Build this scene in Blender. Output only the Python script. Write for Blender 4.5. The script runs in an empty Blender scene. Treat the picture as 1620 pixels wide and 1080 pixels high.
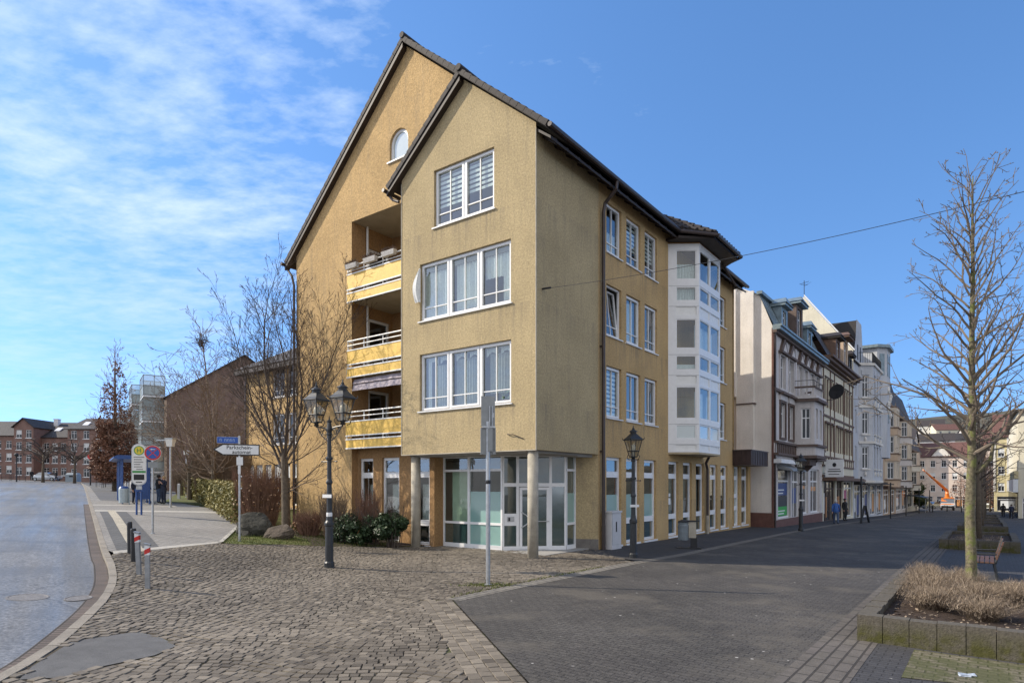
import bpy, bmesh, math, random
from mathutils import Vector, Matrix
from mathutils.geometry import tessellate_polygon
random.seed(7)
SC = bpy.context.scene
COL = SC.collection
R = math.radians
HC = 2.17                       # camera height
FPX = 1003.0                    # focal length in 1620-px units
# ------------------------------------------------------------------ helpers
def V(*a): return Vector(a)
class Face:
    """a wall plane: P origin, a along the wall, n outward; (s,t,d) -> point"""
    def __init__(s, P, a, n):
        s.P = Vector(P); s.a = Vector(a).normalized(); s.n = Vector(n).normalized()
    def __call__(s, u, t, d=0.0):
        return s.P + s.a*u + s.n*d + Vector((0, 0, t))
def face2(p0, p1):
    """wall plane from ground point p0 to p1, p0 on the left seen from outside"""
    a = Vector((p1[0]-p0[0], p1[1]-p0[1], 0)); L = a.length; a.normalize()
    return Face((p0[0], p0[1], 0), a, (a.y, -a.x, 0)), L
class MB:
    def __init__(s): s.v = []; s.f = []; s.m = []; s.col = None
    def poly(s, pts, m=0):
        k = len(s.v); s.v += [tuple(p) for p in pts]; s.f.append(tuple(range(k, k+len(pts)))); s.m.append(m)
    quad = poly
    def hexa(s, p, m=0):
        k = len(s.v); s.v += [tuple(q) for q in p]
        for a in ((0,3,2,1),(4,5,6,7),(0,1,5,4),(1,2,6,5),(2,3,7,6),(3,0,4,7)):
            s.f.append(tuple(k+i for i in a)); s.m.append(m)
    def box(s, x0, y0, z0, x1, y1, z1, m=0):
        s.hexa([(x0,y0,z0),(x1,y0,z0),(x1,y1,z0),(x0,y1,z0),(x0,y0,z1),(x1,y0,z1),(x1,y1,z1),(x0,y1,z1)], m)
    def fbox(s, F, s0, s1, t0, t1, d0, d1, m=0):
        s.hexa([F(s0,t0,d0),F(s1,t0,d0),F(s1,t0,d1),F(s0,t0,d1),F(s0,t1,d0),F(s1,t1,d0),F(s1,t1,d1),F(s0,t1,d1)], m)
    def fquad(s, F, s0, s1, t0, t1, d, m=0):
        s.poly([F(s0,t0,d),F(s1,t0,d),F(s1,t1,d),F(s0,t1,d)], m)
    def prism(s, pts, z0, z1, m=0):
        n = len(pts); k = len(s.v)
        s.v += [(p[0],p[1],z0) for p in pts] + [(p[0],p[1],z1) for p in pts]
        s.f.append(tuple(range(k+n-1, k-1, -1))); s.m.append(m)
        s.f.append(tuple(range(k+n, k+2*n))); s.m.append(m)
        for i in range(n):
            j = (i+1) % n; s.f.append((k+i, k+j, k+n+j, k+n+i)); s.m.append(m)
    def extrude(s, pts, vec, m=0):
        vec = Vector(vec); n = len(pts); k = len(s.v)
        s.v += [tuple(p) for p in pts] + [tuple(Vector(p)+vec) for p in pts]
        s.f.append(tuple(range(k+n-1, k-1, -1))); s.m.append(m)
        s.f.append(tuple(range(k+n, k+2*n))); s.m.append(m)
        for i in range(n):
            j = (i+1) % n; s.f.append((k+i, k+j, k+n+j, k+n+i)); s.m.append(m)
    def tube(s, pts, rad, n=6, m=0, cap=True):
        pts = [Vector(p) for p in pts]
        if not hasattr(rad, '__len__'): rad = [rad]*len(pts)
        k0 = len(s.v); up = None
        for i, p in enumerate(pts):
            d = (pts[min(i+1, len(pts)-1)] - pts[max(i-1, 0)])
            if d.length < 1e-9: d = Vector((0,0,1))
            d.normalize()
            if up is None: up = Vector((1,0,0)) if abs(d.x) < .8 else Vector((0,1,0))
            x = up - d*up.dot(d)
            if x.length < 1e-6: x = d.orthogonal()
            x.normalize(); y = d.cross(x); up = x
            for j in range(n):
                a = 2*math.pi*j/n
                s.v.append(tuple(p + (x*math.cos(a)+y*math.sin(a))*rad[i]))
        for i in range(len(pts)-1):
            for j in range(n):
                a = k0+i*n+j; b = k0+i*n+(j+1) % n
                s.f.append((a, b, b+n, a+n)); s.m.append(m)
        if cap and n > 2:
            s.f.append(tuple(range(k0+n-1, k0-1, -1))); s.m.append(m)
            e = k0+(len(pts)-1)*n; s.f.append(tuple(range(e, e+n))); s.m.append(m)
    def lathe(s, prof, c=(0,0,0), n=12, m=0, rot=0):
        k0 = len(s.v)
        for r, z in prof:
            for j in range(n):
                a = rot+2*math.pi*j/n; s.v.append((c[0]+r*math.cos(a), c[1]+r*math.sin(a), c[2]+z))
        for i in range(len(prof)-1):
            for j in range(n):
                a = k0+i*n+j; b = k0+i*n+(j+1) % n
                s.f.append((a, b, b+n, a+n)); s.m.append(m)
        s.f.append(tuple(range(k0+n-1, k0-1, -1))); s.m.append(m)
        e = k0+(len(prof)-1)*n; s.f.append(tuple(range(e, e+n))); s.m.append(m)
    def ell(s, c, r, nu=10, nv=7, m=0, jit=0, rng=random):
        pr = []
        k0 = len(s.v)
        for i in range(nv+1):
            t = math.pi*i/nv
            for j in range(nu):
                a = 2*math.pi*j/nu; q = 1+rng.uniform(-jit, jit)
                s.v.append((c[0]+r[0]*q*math.sin(t)*math.cos(a), c[1]+r[1]*q*math.sin(t)*math.sin(a), c[2]-r[2]*q*math.cos(t)))
        for i in range(nv):
            for j in range(nu):
                a = k0+i*nu+j; b = k0+i*nu+(j+1) % nu
                s.f.append((a, b, b+nu, a+nu)); s.m.append(m)
    def wall(s, F, outer, holes=(), depth=.1, m=0, mrev=None, d=0.0):
        rings = [list(outer)] + [list(h) for h in holes]
        flat = [p for r in rings for p in r]
        tris = tessellate_polygon([[Vector((p[0], p[1], 0)) for p in r] for r in rings])
        k = len(s.v); s.v += [tuple(F(p[0], p[1], d)) for p in flat]
        for t in tris:
            s.f.append(tuple(k+i for i in t)); s.m.append(m)
        for h in holes:
            for i in range(len(h)):
                p, q = h[i], h[(i+1) % len(h)]
                s.poly([F(p[0],p[1],d), F(q[0],q[1],d), F(q[0],q[1],d-depth), F(p[0],p[1],d-depth)], m if mrev is None else mrev)
    def build(s, name, mats, parent=None, smooth=False, loc=None, rz=0.0, colors=None):
        me = bpy.data.meshes.new(name)
        me.from_pydata(s.v, [], s.f)
        if not isinstance(mats, (list, tuple)): mats = [mats]
        for q in mats: me.materials.append(q)
        me.polygons.foreach_set('material_index', s.m)
        if smooth: me.polygons.foreach_set('use_smooth', [True]*len(s.f))
        if colors is not None:
            at = me.attributes.new('tint', 'FLOAT', 'FACE'); at.data.foreach_set('value', colors)
        me.update()
        o = bpy.data.objects.new(name, me); COL.objects.link(o)
        if parent is not None: o.parent = parent
        if loc is not None: o.location = loc
        if rz: o.rotation_euler = (0, 0, rz)
        return o
def rect(s0, s1, t0, t1): return [(s0,t0),(s1,t0),(s1,t1),(s0,t1)]
def thing(name, label, cat, loc=(0,0,0), rz=0.0, group=None):
    o = bpy.data.objects.new(name, None); COL.objects.link(o); o.empty_display_size = .2
    o.location = loc; o.rotation_euler = (0,0,rz); o['label'] = label; o['category'] = cat
    if group: o['group'] = group
    return o
def tag(o, label, cat, group=None):
    o['label'] = label; o['category'] = cat
    if group: o['group'] = group
    return o
def structure(o): o['kind'] = 'structure'; return o
def dup(root, loc, rz=None, label=None, sc=None):
    r = root.copy(); COL.objects.link(r); r.location = loc
    if rz is not None: r.rotation_euler = (0,0,rz)
    if label: r['label'] = label
    if sc: r.scale = (sc,sc,sc) if not hasattr(sc,'__len__') else sc
    for ch in list(root.children):
        c = ch.copy(); COL.objects.link(c); c.parent = r
        for g_ in list(ch.children):
            d = g_.copy(); COL.objects.link(d); d.parent = c
    return r
# ------------------------------------------------------------------ terrain
KN = [(-300,9.5),(-140,4.9),(-79,2.9),(-45,1.85),(-20.8,1.05),(-15.6,.85),(-11,.55),(-8.5,.35),(-6,.15),(-4.5,.06),(-3,.0),(0,0),(8,-.1),(13.4,-.17),(19,-.31),(24,-.5),(33,-.88),(42,-1.26),(127,-3.9),(200,-6),(420,-6)]
def g(X):
    if X <= KN[0][0]: return KN[0][1]
    for (a, za), (b, zb) in zip(KN, KN[1:]):
        if X <= b: return za+(zb-za)*(X-a)/(b-a)
    return KN[-1][1]
AX = V(.7995,-.6007); AY = V(.6007,.7995); C0 = V(.7085,18.7)
RZ = math.atan2(-.6007,.7995)
def st(x, y):
    """street frame (corner of the yellow building, x across the street, y along it) -> world XY"""
    p = C0+AX*x+AY*y; return (p.x, p.y)
def stg(x, y, dz=0): p = st(x, y); return (p[0], p[1], g(p[0])+dz)
def bear(px, Y, dz=0):
    X = (px-810)/FPX*Y; return (X, Y, g(X)+dz)
def sheet(name, pts, off, m, parent=None):
    """flat polygon draped on the terrain"""
    bm = bmesh.new()
    vs = [bm.verts.new((p[0], p[1], 0)) for p in pts]; bm.faces.new(vs)
    for k, _ in KN:
        bmesh.ops.bisect_plane(bm, geom=bm.verts[:]+bm.edges[:]+bm.faces[:], plane_co=(k,0,0), plane_no=(1,0,0))
    bmesh.ops.triangulate(bm, faces=bm.faces[:])
    for v in bm.verts: v.co.z = g(v.co.x)+off
    bmesh.ops.recalc_face_normals(bm, faces=bm.faces[:])
    me = bpy.data.meshes.new(name); bm.to_mesh(me); bm.free()
    if me.polygons and me.polygons[0].normal.z < 0: me.flip_normals()
    me.materials.append(m)
    o = bpy.data.objects.new(name, me); COL.objects.link(o)
    if parent: o.parent = parent
    return o
# ------------------------------------------------------------------ materials
def nd(nt, t, loc=None, **kw):
    n = nt.nodes.new(t)
    for k, v in kw.items():
        if k.startswith('i_'): n.inputs[k[2:].replace('_',' ')].default_value = v
        else: setattr(n, k, v)
    return n
def c4(c): return (c[0], c[1], c[2], 1)
def newmat(name):
    m = bpy.data.materials.new(name); m.use_nodes = True
    nt = m.node_tree; b = nt.nodes['Principled BSDF']; return m, nt, b
def mixc(nt, fac, a, b, mode='MIX'):
    n = nt.nodes.new('ShaderNodeMix'); n.data_type = 'RGBA'; n.blend_type = mode
    for s, v in ((0, fac), (6, a), (7, b)):
        if hasattr(v, 'node'): nt.links.new(v, n.inputs[s])
        else: n.inputs[s].default_value = v if s == 0 else c4(v)
    return n.outputs[2]
def noise(nt, vec, scale, detail=4, rough=.55):
    n = nd(nt, 'ShaderNodeTexNoise'); n.inputs['Scale'].default_value = scale; n.inputs['Detail'].default_value = detail; n.inputs['Roughness'].default_value = rough
    if vec is not None: nt.links.new(vec, n.inputs['Vector'])
    return n.outputs[0]
def ramp(nt, fac, lo, hi, a=0.0, b=1.0):
    n = nd(nt, 'ShaderNodeMapRange'); n.inputs[1].default_value = lo; n.inputs[2].default_value = hi; n.inputs[3].default_value = a; n.inputs[4].default_value = b
    nt.links.new(fac, n.inputs[0]); return n.outputs[0]
def mul(nt, a, b, op='MULTIPLY'):
    n = nd(nt, 'ShaderNodeMath', operation=op)
    for i, v in ((0,a),(1,b)):
        if hasattr(v, 'node'): nt.links.new(v, n.inputs[i])
        else: n.inputs[i].default_value = v
    return n.outputs[0]
def coords(nt, kind='Object', scale=None):
    t = nd(nt, 'ShaderNodeTexCoord'); o = t.outputs[kind]
    if kind == 'World':
        pass
    if scale:
        mp = nd(nt, 'ShaderNodeMapping'); mp.inputs['Scale'].default_value = scale; nt.links.new(o, mp.inputs[0]); o = mp.outputs[0]
    return o
def bump(nt, b, h, strength, dist=.02):
    n = nd(nt, 'ShaderNodeBump'); n.inputs['Strength'].default_value = strength; n.inputs['Distance'].default_value = dist
    nt.links.new(h, n.inputs['Height']); nt.links.new(n.outputs[0], b.inputs['Normal'])
def pm(name, c, rough=.6, var=.15, vs=6.0, fine=0.0, fs=60, bmp=0.0, bs=60, metal=0.0, spec=.5, coat=0.0):
    m, nt, b = newmat(name); co = coords(nt)
    k = ramp(nt, noise(nt, co, vs), .3, .7, 1-var, 1+var)
    if fine: k = mul(nt, k, ramp(nt, noise(nt, co, fs, 3), .3, .7, 1-fine, 1+fine))
    vm = nd(nt, 'ShaderNodeVectorMath', operation='SCALE'); vm.inputs[0].default_value = c[:3]; nt.links.new(k, vm.inputs['Scale'])
    nt.links.new(vm.outputs[0], b.inputs['Base Color'])
    b.inputs['Roughness'].default_value = rough; b.inputs['Metallic'].default_value = metal
    b.inputs['Specular IOR Level'].default_value = spec; b.inputs['Coat Weight'].default_value = coat
    if bmp: bump(nt, b, noise(nt, co, bs, 4), bmp)
    return m
def stucco(name, c, stain=(.2,.17,.13), fine=.32, amt=.35, big=.12, runs=None):
    m, nt, b = newmat(name); co = coords(nt)
    n1 = ramp(nt, noise(nt, co, 17, 7, .78), .34, .66, 1-fine, 1+fine)
    n2 = ramp(nt, noise(nt, co, .55, 4), .3, .7, 1-big, 1+big)
    k = mul(nt, n1, n2)
    vm = nd(nt, 'ShaderNodeVectorMath', operation='SCALE'); vm.inputs[0].default_value = c; nt.links.new(k, vm.inputs['Scale'])
    st_ = noise(nt, coords(nt, 'Object', (2.4,2.4,.2)), 1.7, 7, .7)
    f = mul(nt, ramp(nt, st_, .52, .74), amt)
    f2 = mul(nt, ramp(nt, noise(nt, co, .9, 6, .7), .56, .70), amt*.6)
    f = mul(nt, f, f2, 'ADD')
    if runs:      # rain runs hanging below the rows of sills
        sp = nd(nt, 'ShaderNodeSeparateXYZ'); nt.links.new(co, sp.inputs[0])
        fr = nd(nt, 'ShaderNodeMath', operation='FRACT'); nt.links.new(mul(nt, mul(nt, sp.outputs[2], runs[0], 'SUBTRACT'), runs[1], 'DIVIDE'), fr.inputs[0])
        rn = ramp(nt, noise(nt, coords(nt, 'Object', (5,5,.25)), 1.3, 5, .7), .48, .66)
        lim = ramp(nt, sp.outputs[0], -.3, -.2) if runs[3] == 'x' else ramp(nt, sp.outputs[2], 11.2, 10.9)
        f = mul(nt, f, mul(nt, lim, mul(nt, mul(nt, ramp(nt, fr.outputs[0], .66, .99), rn), runs[2])), 'ADD')
    nt.links.new(mixc(nt, f, vm.outputs[0], stain), b.inputs['Base Color'])
    b.inputs['Roughness'].default_value = .93; b.inputs['Specular IOR Level'].default_value = .25
    bump(nt, b, noise(nt, co, 24, 6, .75), .8, .03)
    return m
def brickmat(name, c1, c2, mortar, w=.25, h=.075, gap=.012, uvw=None, var=.2, rough=.85, bmp=.3, kind='Object', offset=.5):
    """bricks on any upright wall: horizontal coordinate = x+y, vertical = z; with kind 'UV' on the uv map"""
    m, nt, b = newmat(name)
    if kind == 'UV':
        vec = coords(nt, 'UV')
    else:
        co = coords(nt, 'Object'); sp = nd(nt, 'ShaderNodeSeparateXYZ'); nt.links.new(co, sp.inputs[0])
        cb = nd(nt, 'ShaderNodeCombineXYZ'); nt.links.new(mul(nt, sp.outputs[0], sp.outputs[1], 'ADD'), cb.inputs[0])
        nt.links.new(sp.outputs[2], cb.inputs[1]); vec = cb.outputs[0]
        if kind == 'XY': vec = co
    br = nd(nt, 'ShaderNodeTexBrick'); br.offset = offset
    br.inputs['Scale'].default_value = 1; br.inputs['Brick Width'].default_value = w; br.inputs['Row Height'].default_value = h
    br.inputs['Mortar Size'].default_value = gap; br.inputs['Color1'].default_value = c4(c1); br.inputs['Color2'].default_value = c4(c2); br.inputs['Mortar'].default_value = c4(mortar)
    br.inputs['Mortar Smooth'].default_value = .2
    nt.links.new(vec, br.inputs['Vector'])
    k = ramp(nt, noise(nt, coords(nt), .9, 5), .3, .7, 1-var, 1+var)
    k = mul(nt, k, ramp(nt, noise(nt, coords(nt), 40, 3), .3, .7, .85, 1.15))
    vm = nd(nt, 'ShaderNodeVectorMath', operation='SCALE'); nt.links.new(br.outputs[0], vm.inputs[0]); nt.links.new(k, vm.inputs['Scale'])
    nt.links.new(vm.outputs[0], b.inputs['Base Color']); b.inputs['Roughness'].default_value = rough; b.inputs['Specular IOR Level'].default_value = .3
    if bmp:
        h_ = mul(nt, br.outputs[1], -1.0); bump(nt, b, mul(nt, h_, mul(nt, noise(nt, coords(nt), 60), .4), 'ADD'), bmp, .01)
    return m
def tiles(name, c, w=.3, h=.33):
    m, nt, b = newmat(name); co = coords(nt, 'UV')
    br = nd(nt, 'ShaderNodeTexBrick'); br.offset = 0.0
    for k, v in (('Scale',1),('Brick Width',w),('Row Height',h),('Mortar Size',.02),('Mortar Smooth',.6)): br.inputs[k].default_value = v
    br.inputs['Color1'].default_value = c4(c); br.inputs['Color2'].default_value = c4([q*1.35 for q in c]); br.inputs['Mortar'].default_value = c4([q*.4 for q in c])
    nt.links.new(co, br.inputs[0]); nt.links.new(br.outputs[0], b.inputs['Base Color']); b.inputs['Roughness'].default_value = .7
    bump(nt, b, mul(nt, br.outputs[1], -1.0), .8, .03)
    return m
def glassmat(name, tint, refl=.08, rough=.02, solid=0.0, base=(.05,.06,.06), graze=.45):
    m, nt, b = newmat(name); nt.nodes.remove(b); out = nt.nodes['Material Output']
    tr = nd(nt, 'ShaderNodeBsdfTransparent'); tr.inputs[0].default_value = c4(tint)
    gl = nd(nt, 'ShaderNodeBsdfGlossy'); gl.inputs['Roughness'].default_value = rough; gl.inputs[0].default_value = (.95,.97,1,1)
    lw = nd(nt, 'ShaderNodeLayerWeight'); lw.inputs[0].default_value = .35
    f = ramp(nt, lw.outputs['Facing'], 0, 1, refl, min(1, refl+graze))
    nb = noise(nt, coords(nt), .9, 2); bp = nd(nt, 'ShaderNodeBump'); bp.inputs['Strength'].default_value = .12; bp.inputs['Distance'].default_value = .03
    nt.links.new(nb, bp.inputs['Height']); nt.links.new(bp.outputs[0], gl.inputs['Normal'])
    body = tr.outputs[0]
    if solid:
        df = nd(nt, 'ShaderNodeBsdfDiffuse'); df.inputs[0].default_value = c4(base)
        mx0 = nd(nt, 'ShaderNodeMixShader'); mx0.inputs[0].default_value = solid
        nt.links.new(tr.outputs[0], mx0.inputs[1]); nt.links.new(df.outputs[0], mx0.inputs[2]); body = mx0.outputs[0]
    mx = nd(nt, 'ShaderNodeMixShader'); nt.links.new(f, mx.inputs[0]); nt.links.new(body, mx.inputs[1]); nt.links.new(gl.outputs[0], mx.inputs[2])
    nt.links.new(mx.outputs[0], out.inputs['Surface'])
    return m
def tinted(name, dark, light, rough=.8, spec=.3, trans=0.0, extra=None):
    """colour chosen per face through the 'tint' attribute"""
    m, nt, b = newmat(name)
    at = nd(nt, 'ShaderNodeAttribute', attribute_name='tint')
    col = mixc(nt, at.outputs['Fac'], dark, light)
    k = ramp(nt, noise(nt, coords(nt), 50, 3), .3, .7, .85, 1.15)
    vm = nd(nt, 'ShaderNodeVectorMath', operation='SCALE'); nt.links.new(col, vm.inputs[0]); nt.links.new(k, vm.inputs['Scale'])
    nt.links.new(vm.outputs[0], b.inputs['Base Color']); b.inputs['Roughness'].default_value = rough; b.inputs['Specular IOR Level'].default_value = spec
    if extra: extra(nt, b)
    return m
M = {}
M['khaki'] = stucco('stucco_khaki', (.435,.345,.20), amt=.40, runs=(4.62,3.03,.5,'z'))
M['orange'] = stucco('stucco_orange', (.495,.338,.162), amt=.38, runs=(4.46,2.93,.55,'x'))
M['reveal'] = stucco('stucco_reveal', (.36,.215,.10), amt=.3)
M['cream'] = stucco('stucco_cream', (.78,.73,.67), amt=.15, fine=.1)
M['pvc'] = pm('white_window_frame', (.78,.78,.78), .35, .04)
M['white'] = pm('white_metal', (.78,.78,.76), .4, .06)
M['sillm'] = pm('white_sill', (.72,.72,.72), .45, .08)
M['interior'] = pm('interior_plaster', (.32,.31,.29), .9, .15, 1.5)
M['interior_dark'] = pm('interior_dark', (.06,.055,.05), .9, .3, 1.5)
M['glass'] = glassmat('window_glass', (.8,.88,.86))
M['glass_far'] = glassmat('window_glass_far', (.8,.85,.85), .03, .06, .94, (.026,.028,.032), .10)
M['film'] = glassmat('turquoise_film', (.6,.85,.8), .10, .12, .9, (.27,.46,.43))
M['film_pale'] = glassmat('pale_green_film', (.7,.85,.75), .10, .1, .92, (.50,.62,.48))
M['film_dark'] = glassmat('dark_teal_film', (.4,.55,.55), .2, .08, .85, (.03,.07,.07))
M['milk'] = glassmat('milky_pane', (.8,.85,.85), .15, .1, .8, (.5,.56,.53))
M['curtain'] = pm('net_curtain', (.66,.67,.66), .9, .12, 14)
M['greynet'] = pm('grey_net_curtain', (.30,.31,.30), .9, .15, 10)
M['blind'] = pm('pale_blind', (.74,.75,.74), .8, .05)
M['roofdark'] = tiles('dark_roof_tiles', (.045,.038,.036))
M['roofplain'] = pm('dark_roof_edge', (.03,.023,.021), .75, .3, 5, .2, 30, .3, 30)
M['timber'] = pm('dark_brown_timber', (.028,.017,.013), .6, .3, 4)
M['gutter'] = pm('dark_brown_gutter', (.045,.03,.026), .4, .25, 4)
M['panel'] = pm('golden_balcony_panel', (.74,.48,.10), .55, .12, 5, .16, 24, .3, 20)
M['concrete'] = pm('weathered_concrete', (.38,.345,.28), .9, .2, 3, .15, 50, .3, 40)
M['plinth'] = pm('grey_plinth', (.17,.155,.14), .9, .25, 3, .15, 40)
M['soffit'] = pm('soffit_render', (.40,.33,.22), .9, .12, 2, .12, 40)
M['brownclad'] = pm('brown_sheet_cladding', (.05,.03,.028), .45, .2, 3)
M['castiron'] = pm('black_cast_iron', (.022,.024,.027), .42, .25, 8, .15, 60, .15, 40)
M['galv'] = pm('galvanised_steel', (.45,.46,.47), .38, .15, 10, .08, 60, metal=.7)
M['signback'] = pm('grey_sign_back', (.27,.28,.28), .5, .1, 5, metal=.4)
M['signwhite'] = pm('sign_white', (.75,.76,.76), .4, .05)
M['signblue'] = pm('sign_blue', (.02,.09,.38), .35, .08)
M['red'] = pm('signal_red', (.55,.03,.025), .4, .1)
M['yellowp'] = pm('sign_yellow', (.75,.6,.05), .4, .05)
M['green'] = pm('sign_green', (.05,.28,.07), .45, .08)
M['black'] = pm('black_paint', (.015,.015,.017), .45, .2)
M['bluem'] = pm('blue_shelter_paint', (.02,.07,.25), .35, .12)
M['lampglass'] = glassmat('lantern_glass', (.85,.82,.72), .12, .05)
M['screenglass'] = glassmat('shelter_glass', (.75,.85,.88), .15, .03)
M['opal'] = pm('opal_lamp_glass', (.75,.75,.72), .3, .05)
M['terracotta'] = pm('terracotta_trim', (.14,.065,.05), .75, .2, 4)
M['greybox'] = pm('light_grey_cabinet', (.55,.54,.54), .5, .08, 3)
# ------------------------------------------------------------------ ground
from mathutils import noise as mnoise
def pnoise(x, y, s=1.0, z=0.0): return mnoise.noise(Vector((x*s, y*s, z)))
def ground_mat(name, c, var=.25, fine=.3, fs=70, rough=.9, bmp=.4, fleck=0.0, brick=None, rot=0.0, big=.35, patches=None):
    m, nt, b = newmat(name); co = coords(nt)
    k = mul(nt, ramp(nt, noise(nt, co, big, 6, .6), .3, .7, 1-var, 1+var), ramp(nt, noise(nt, co, fs, 4, .7), .3, .7, 1-fine, 1+fine))
    k = mul(nt, k, ramp(nt, noise(nt, co, 5, 4), .3, .7, .86, 1.14))
    col = None; h = noise(nt, co, fs, 4, .7)
    if brick:
        mp = nd(nt, 'ShaderNodeMapping'); mp.inputs['Rotation'].default_value = (0,0,rot); nt.links.new(co, mp.inputs[0])
        br = nd(nt, 'ShaderNodeTexBrick'); br.offset = brick.get('off', .5)
        for kk, v in (('Scale',1),('Brick Width',brick['w']),('Row Height',brick['h']),('Mortar Size',brick['gap']),('Mortar Smooth',.3)): br.inputs[kk].default_value = v
        br.inputs['Color1'].default_value = c4(c); br.inputs['Color2'].default_value = c4(brick['c2']); br.inputs['Mortar'].default_value = c4(brick['m'])
        nt.links.new(mp.outputs[0], br.inputs[0]); col = br.outputs[0]
        h = mul(nt, mul(nt, h, .5), mul(nt, br.outputs[1], -1.0), 'ADD')
    vm = nd(nt, 'ShaderNodeVectorMath', operation='SCALE')
    if col is None: vm.inputs[0].default_value = c
    else: nt.links.new(col, vm.inputs[0])
    nt.links.new(k, vm.inputs['Scale']); col = vm.outputs[0]
    if patches:
        f = mul(nt, ramp(nt, noise(nt, co, patches[1], 5, .6), patches[2], patches[2]+.1), patches[3])
        col = mixc(nt, f, col, patches[0])
    if fleck:
        vo = nd(nt, 'ShaderNodeTexVoronoi'); vo.inputs['Scale'].default_value = 3.4; nt.links.new(co, vo.inputs['Vector'])
        f = ramp(nt, vo.outputs['Distance'], .085, .06)
        f = mul(nt, f, ramp(nt, noise(nt, co, 1.3, 2), .5, .58)); f = mul(nt, f, fleck)
        col = mixc(nt, f, col, (.5,.48,.45))
    nt.links.new(col, b.inputs['Base Color']); b.inputs['Roughness'].default_value = rough; b.inputs['Specular IOR Level'].default_value = .35
    if bmp: bump(nt, b, h, bmp, .012)
    return m, nt, b
STA = -math.atan2(-.6007,.7995)
M['base'] = ground_mat('old_asphalt', (.13,.125,.12))[0]
M['street'] = ground_mat('dark_street_pavers', (.082,.075,.067), .32, .62, 40, .8, .55, .8, dict(w=.21,h=.105,gap=.008,c2=(.066,.06,.055),m=(.032,.029,.026)), STA, .3, ((.125,.11,.09), .45, .52, .6))[0]
M['side'] = ground_mat('dark_pavement', (.065,.063,.065), .2, .35, 60, .8, .4, .5, dict(w=.2,h=.1,gap=.008,c2=(.055,.053,.055),m=(.028,.027,.027)), STA)[0]
M['band'] = ground_mat('paver_band', (.19,.172,.145), .2, .25, 60, .9, .5, 0, dict(w=.30,h=.16,gap=.014,c2=(.19,.175,.155),m=(.06,.055,.05)), STA+math.pi/2)[0]
M['bandlong'] = ground_mat('paver_strip', (.115,.103,.09), .2, .3, 60, .9, .6, 0, dict(w=.42,h=.165,gap=.016,c2=(.11,.097,.088),m=(.045,.04,.036)), STA+math.pi/2)[0]
M['platz'] = ground_mat('grey_slab_paving', (.27,.255,.235), .14, .25, 45, .9, .4, 0, dict(w=.32,h=.16,gap=.012,c2=(.235,.225,.21),m=(.12,.11,.10)), .6)[0]
M['platzdark'] = ground_mat('dark_slab_paving', (.12,.12,.12), .14, .25, 45, .9, .4, 0, dict(w=.2,h=.2,gap=.012,c2=(.10,.10,.10),m=(.06,.06,.06), off=0), .6)[0]
M['tactile'] = ground_mat('pale_tactile_paving', (.55,.50,.40), .1, .15, 45, .9, .3, 0, dict(w=.3,h=.05,gap=.012,c2=(.5,.46,.37),m=(.25,.22,.17), off=0), .6)[0]
M['platzlight'] = ground_mat('light_slab_row', (.40,.38,.34), .1, .15, 45, .9, .3)[0]
M['patch'] = ground_mat('asphalt_patch', (.115,.113,.112), .15, .4, 90, .85, .5)[0]
M['joint'] = ground_mat('earthy_joints', (.075,.061,.044), .3, .3, 20, 1, .3, 0, None, 0, .4, ((.055,.065,.02), .8, .5, .8))[0]
M['soil'] = ground_mat('dark_soil', (.045,.03,.022), .35, .5, 25, 1, .8)[0]
M['mosspave'] = ground_mat('mossy_setts', (.17,.15,.105), .2, .5, 40, .95, .7, 0, dict(w=.20,h=.13,gap=.012,c2=(.15,.135,.09),m=(.07,.07,.03)), STA, .5, ((.075,.08,.03), 2.6, .44, .75))[0]
# wet, light road
m, nt, b = ground_mat('damp_road_asphalt', (.175,.175,.178), .16, .65, 20, .5, .5, 0, None, 0, .25, ((.10,.105,.115), .5, .52, .65))
co = coords(nt, 'Object'); mp_ = nd(nt, 'ShaderNodeMapping'); mp_.inputs['Rotation'].default_value = (0,0,-2.169); nt.links.new(co, mp_.inputs[0]); mq_ = nd(nt, 'ShaderNodeMapping'); mq_.inputs['Scale'].default_value = (.06,1.1,1); nt.links.new(mp_.outputs[0], mq_.inputs[0])
f = ramp(nt, noise(nt, mq_.outputs[0], 1.0, 6), .35, .65, .36, .7); nt.links.new(f, b.inputs['Roughness'])
vo = nd(nt, 'ShaderNodeTexVoronoi'); vo.feature = 'DISTANCE_TO_EDGE'; vo.inputs['Scale'].default_value = .16; wv = nd(nt, 'ShaderNodeVectorMath', operation='ADD'); nt.links.new(co, wv.inputs[0]); nn = nd(nt, 'ShaderNodeTexNoise'); nn.inputs['Scale'].default_value = .9; nn.inputs['Detail'].default_value = 6; nt.links.new(co, nn.inputs['Vector']); nt.links.new(nn.outputs[1], wv.inputs[1]); nt.links.new(wv.outputs[0], vo.inputs['Vector'])
crk = mul(nt, ramp(nt, vo.outputs['Distance'], .005, .0015), .4); old = b.inputs['Base Color'].links[0].from_socket
trk = ramp(nt, noise(nt, mq_.outputs[0], 1.6, 7, .65), .42, .62); c1_ = mixc(nt, mul(nt, trk, .5), old, (.09,.092,.095)); nt.links.new(mixc(nt, crk, c1_, (.03,.03,.032)), b.inputs['Base Color']); b.inputs['Specular IOR Level'].default_value = .42
M['road'] = m
m, nt, b = ground_mat('short_winter_grass', (.10,.115,.03), .3, .5, 30, 1, .8, 0, None, 0, .8, ((.11,.085,.04), 1.5, .5, .6)); M['lawn'] = m

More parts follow.
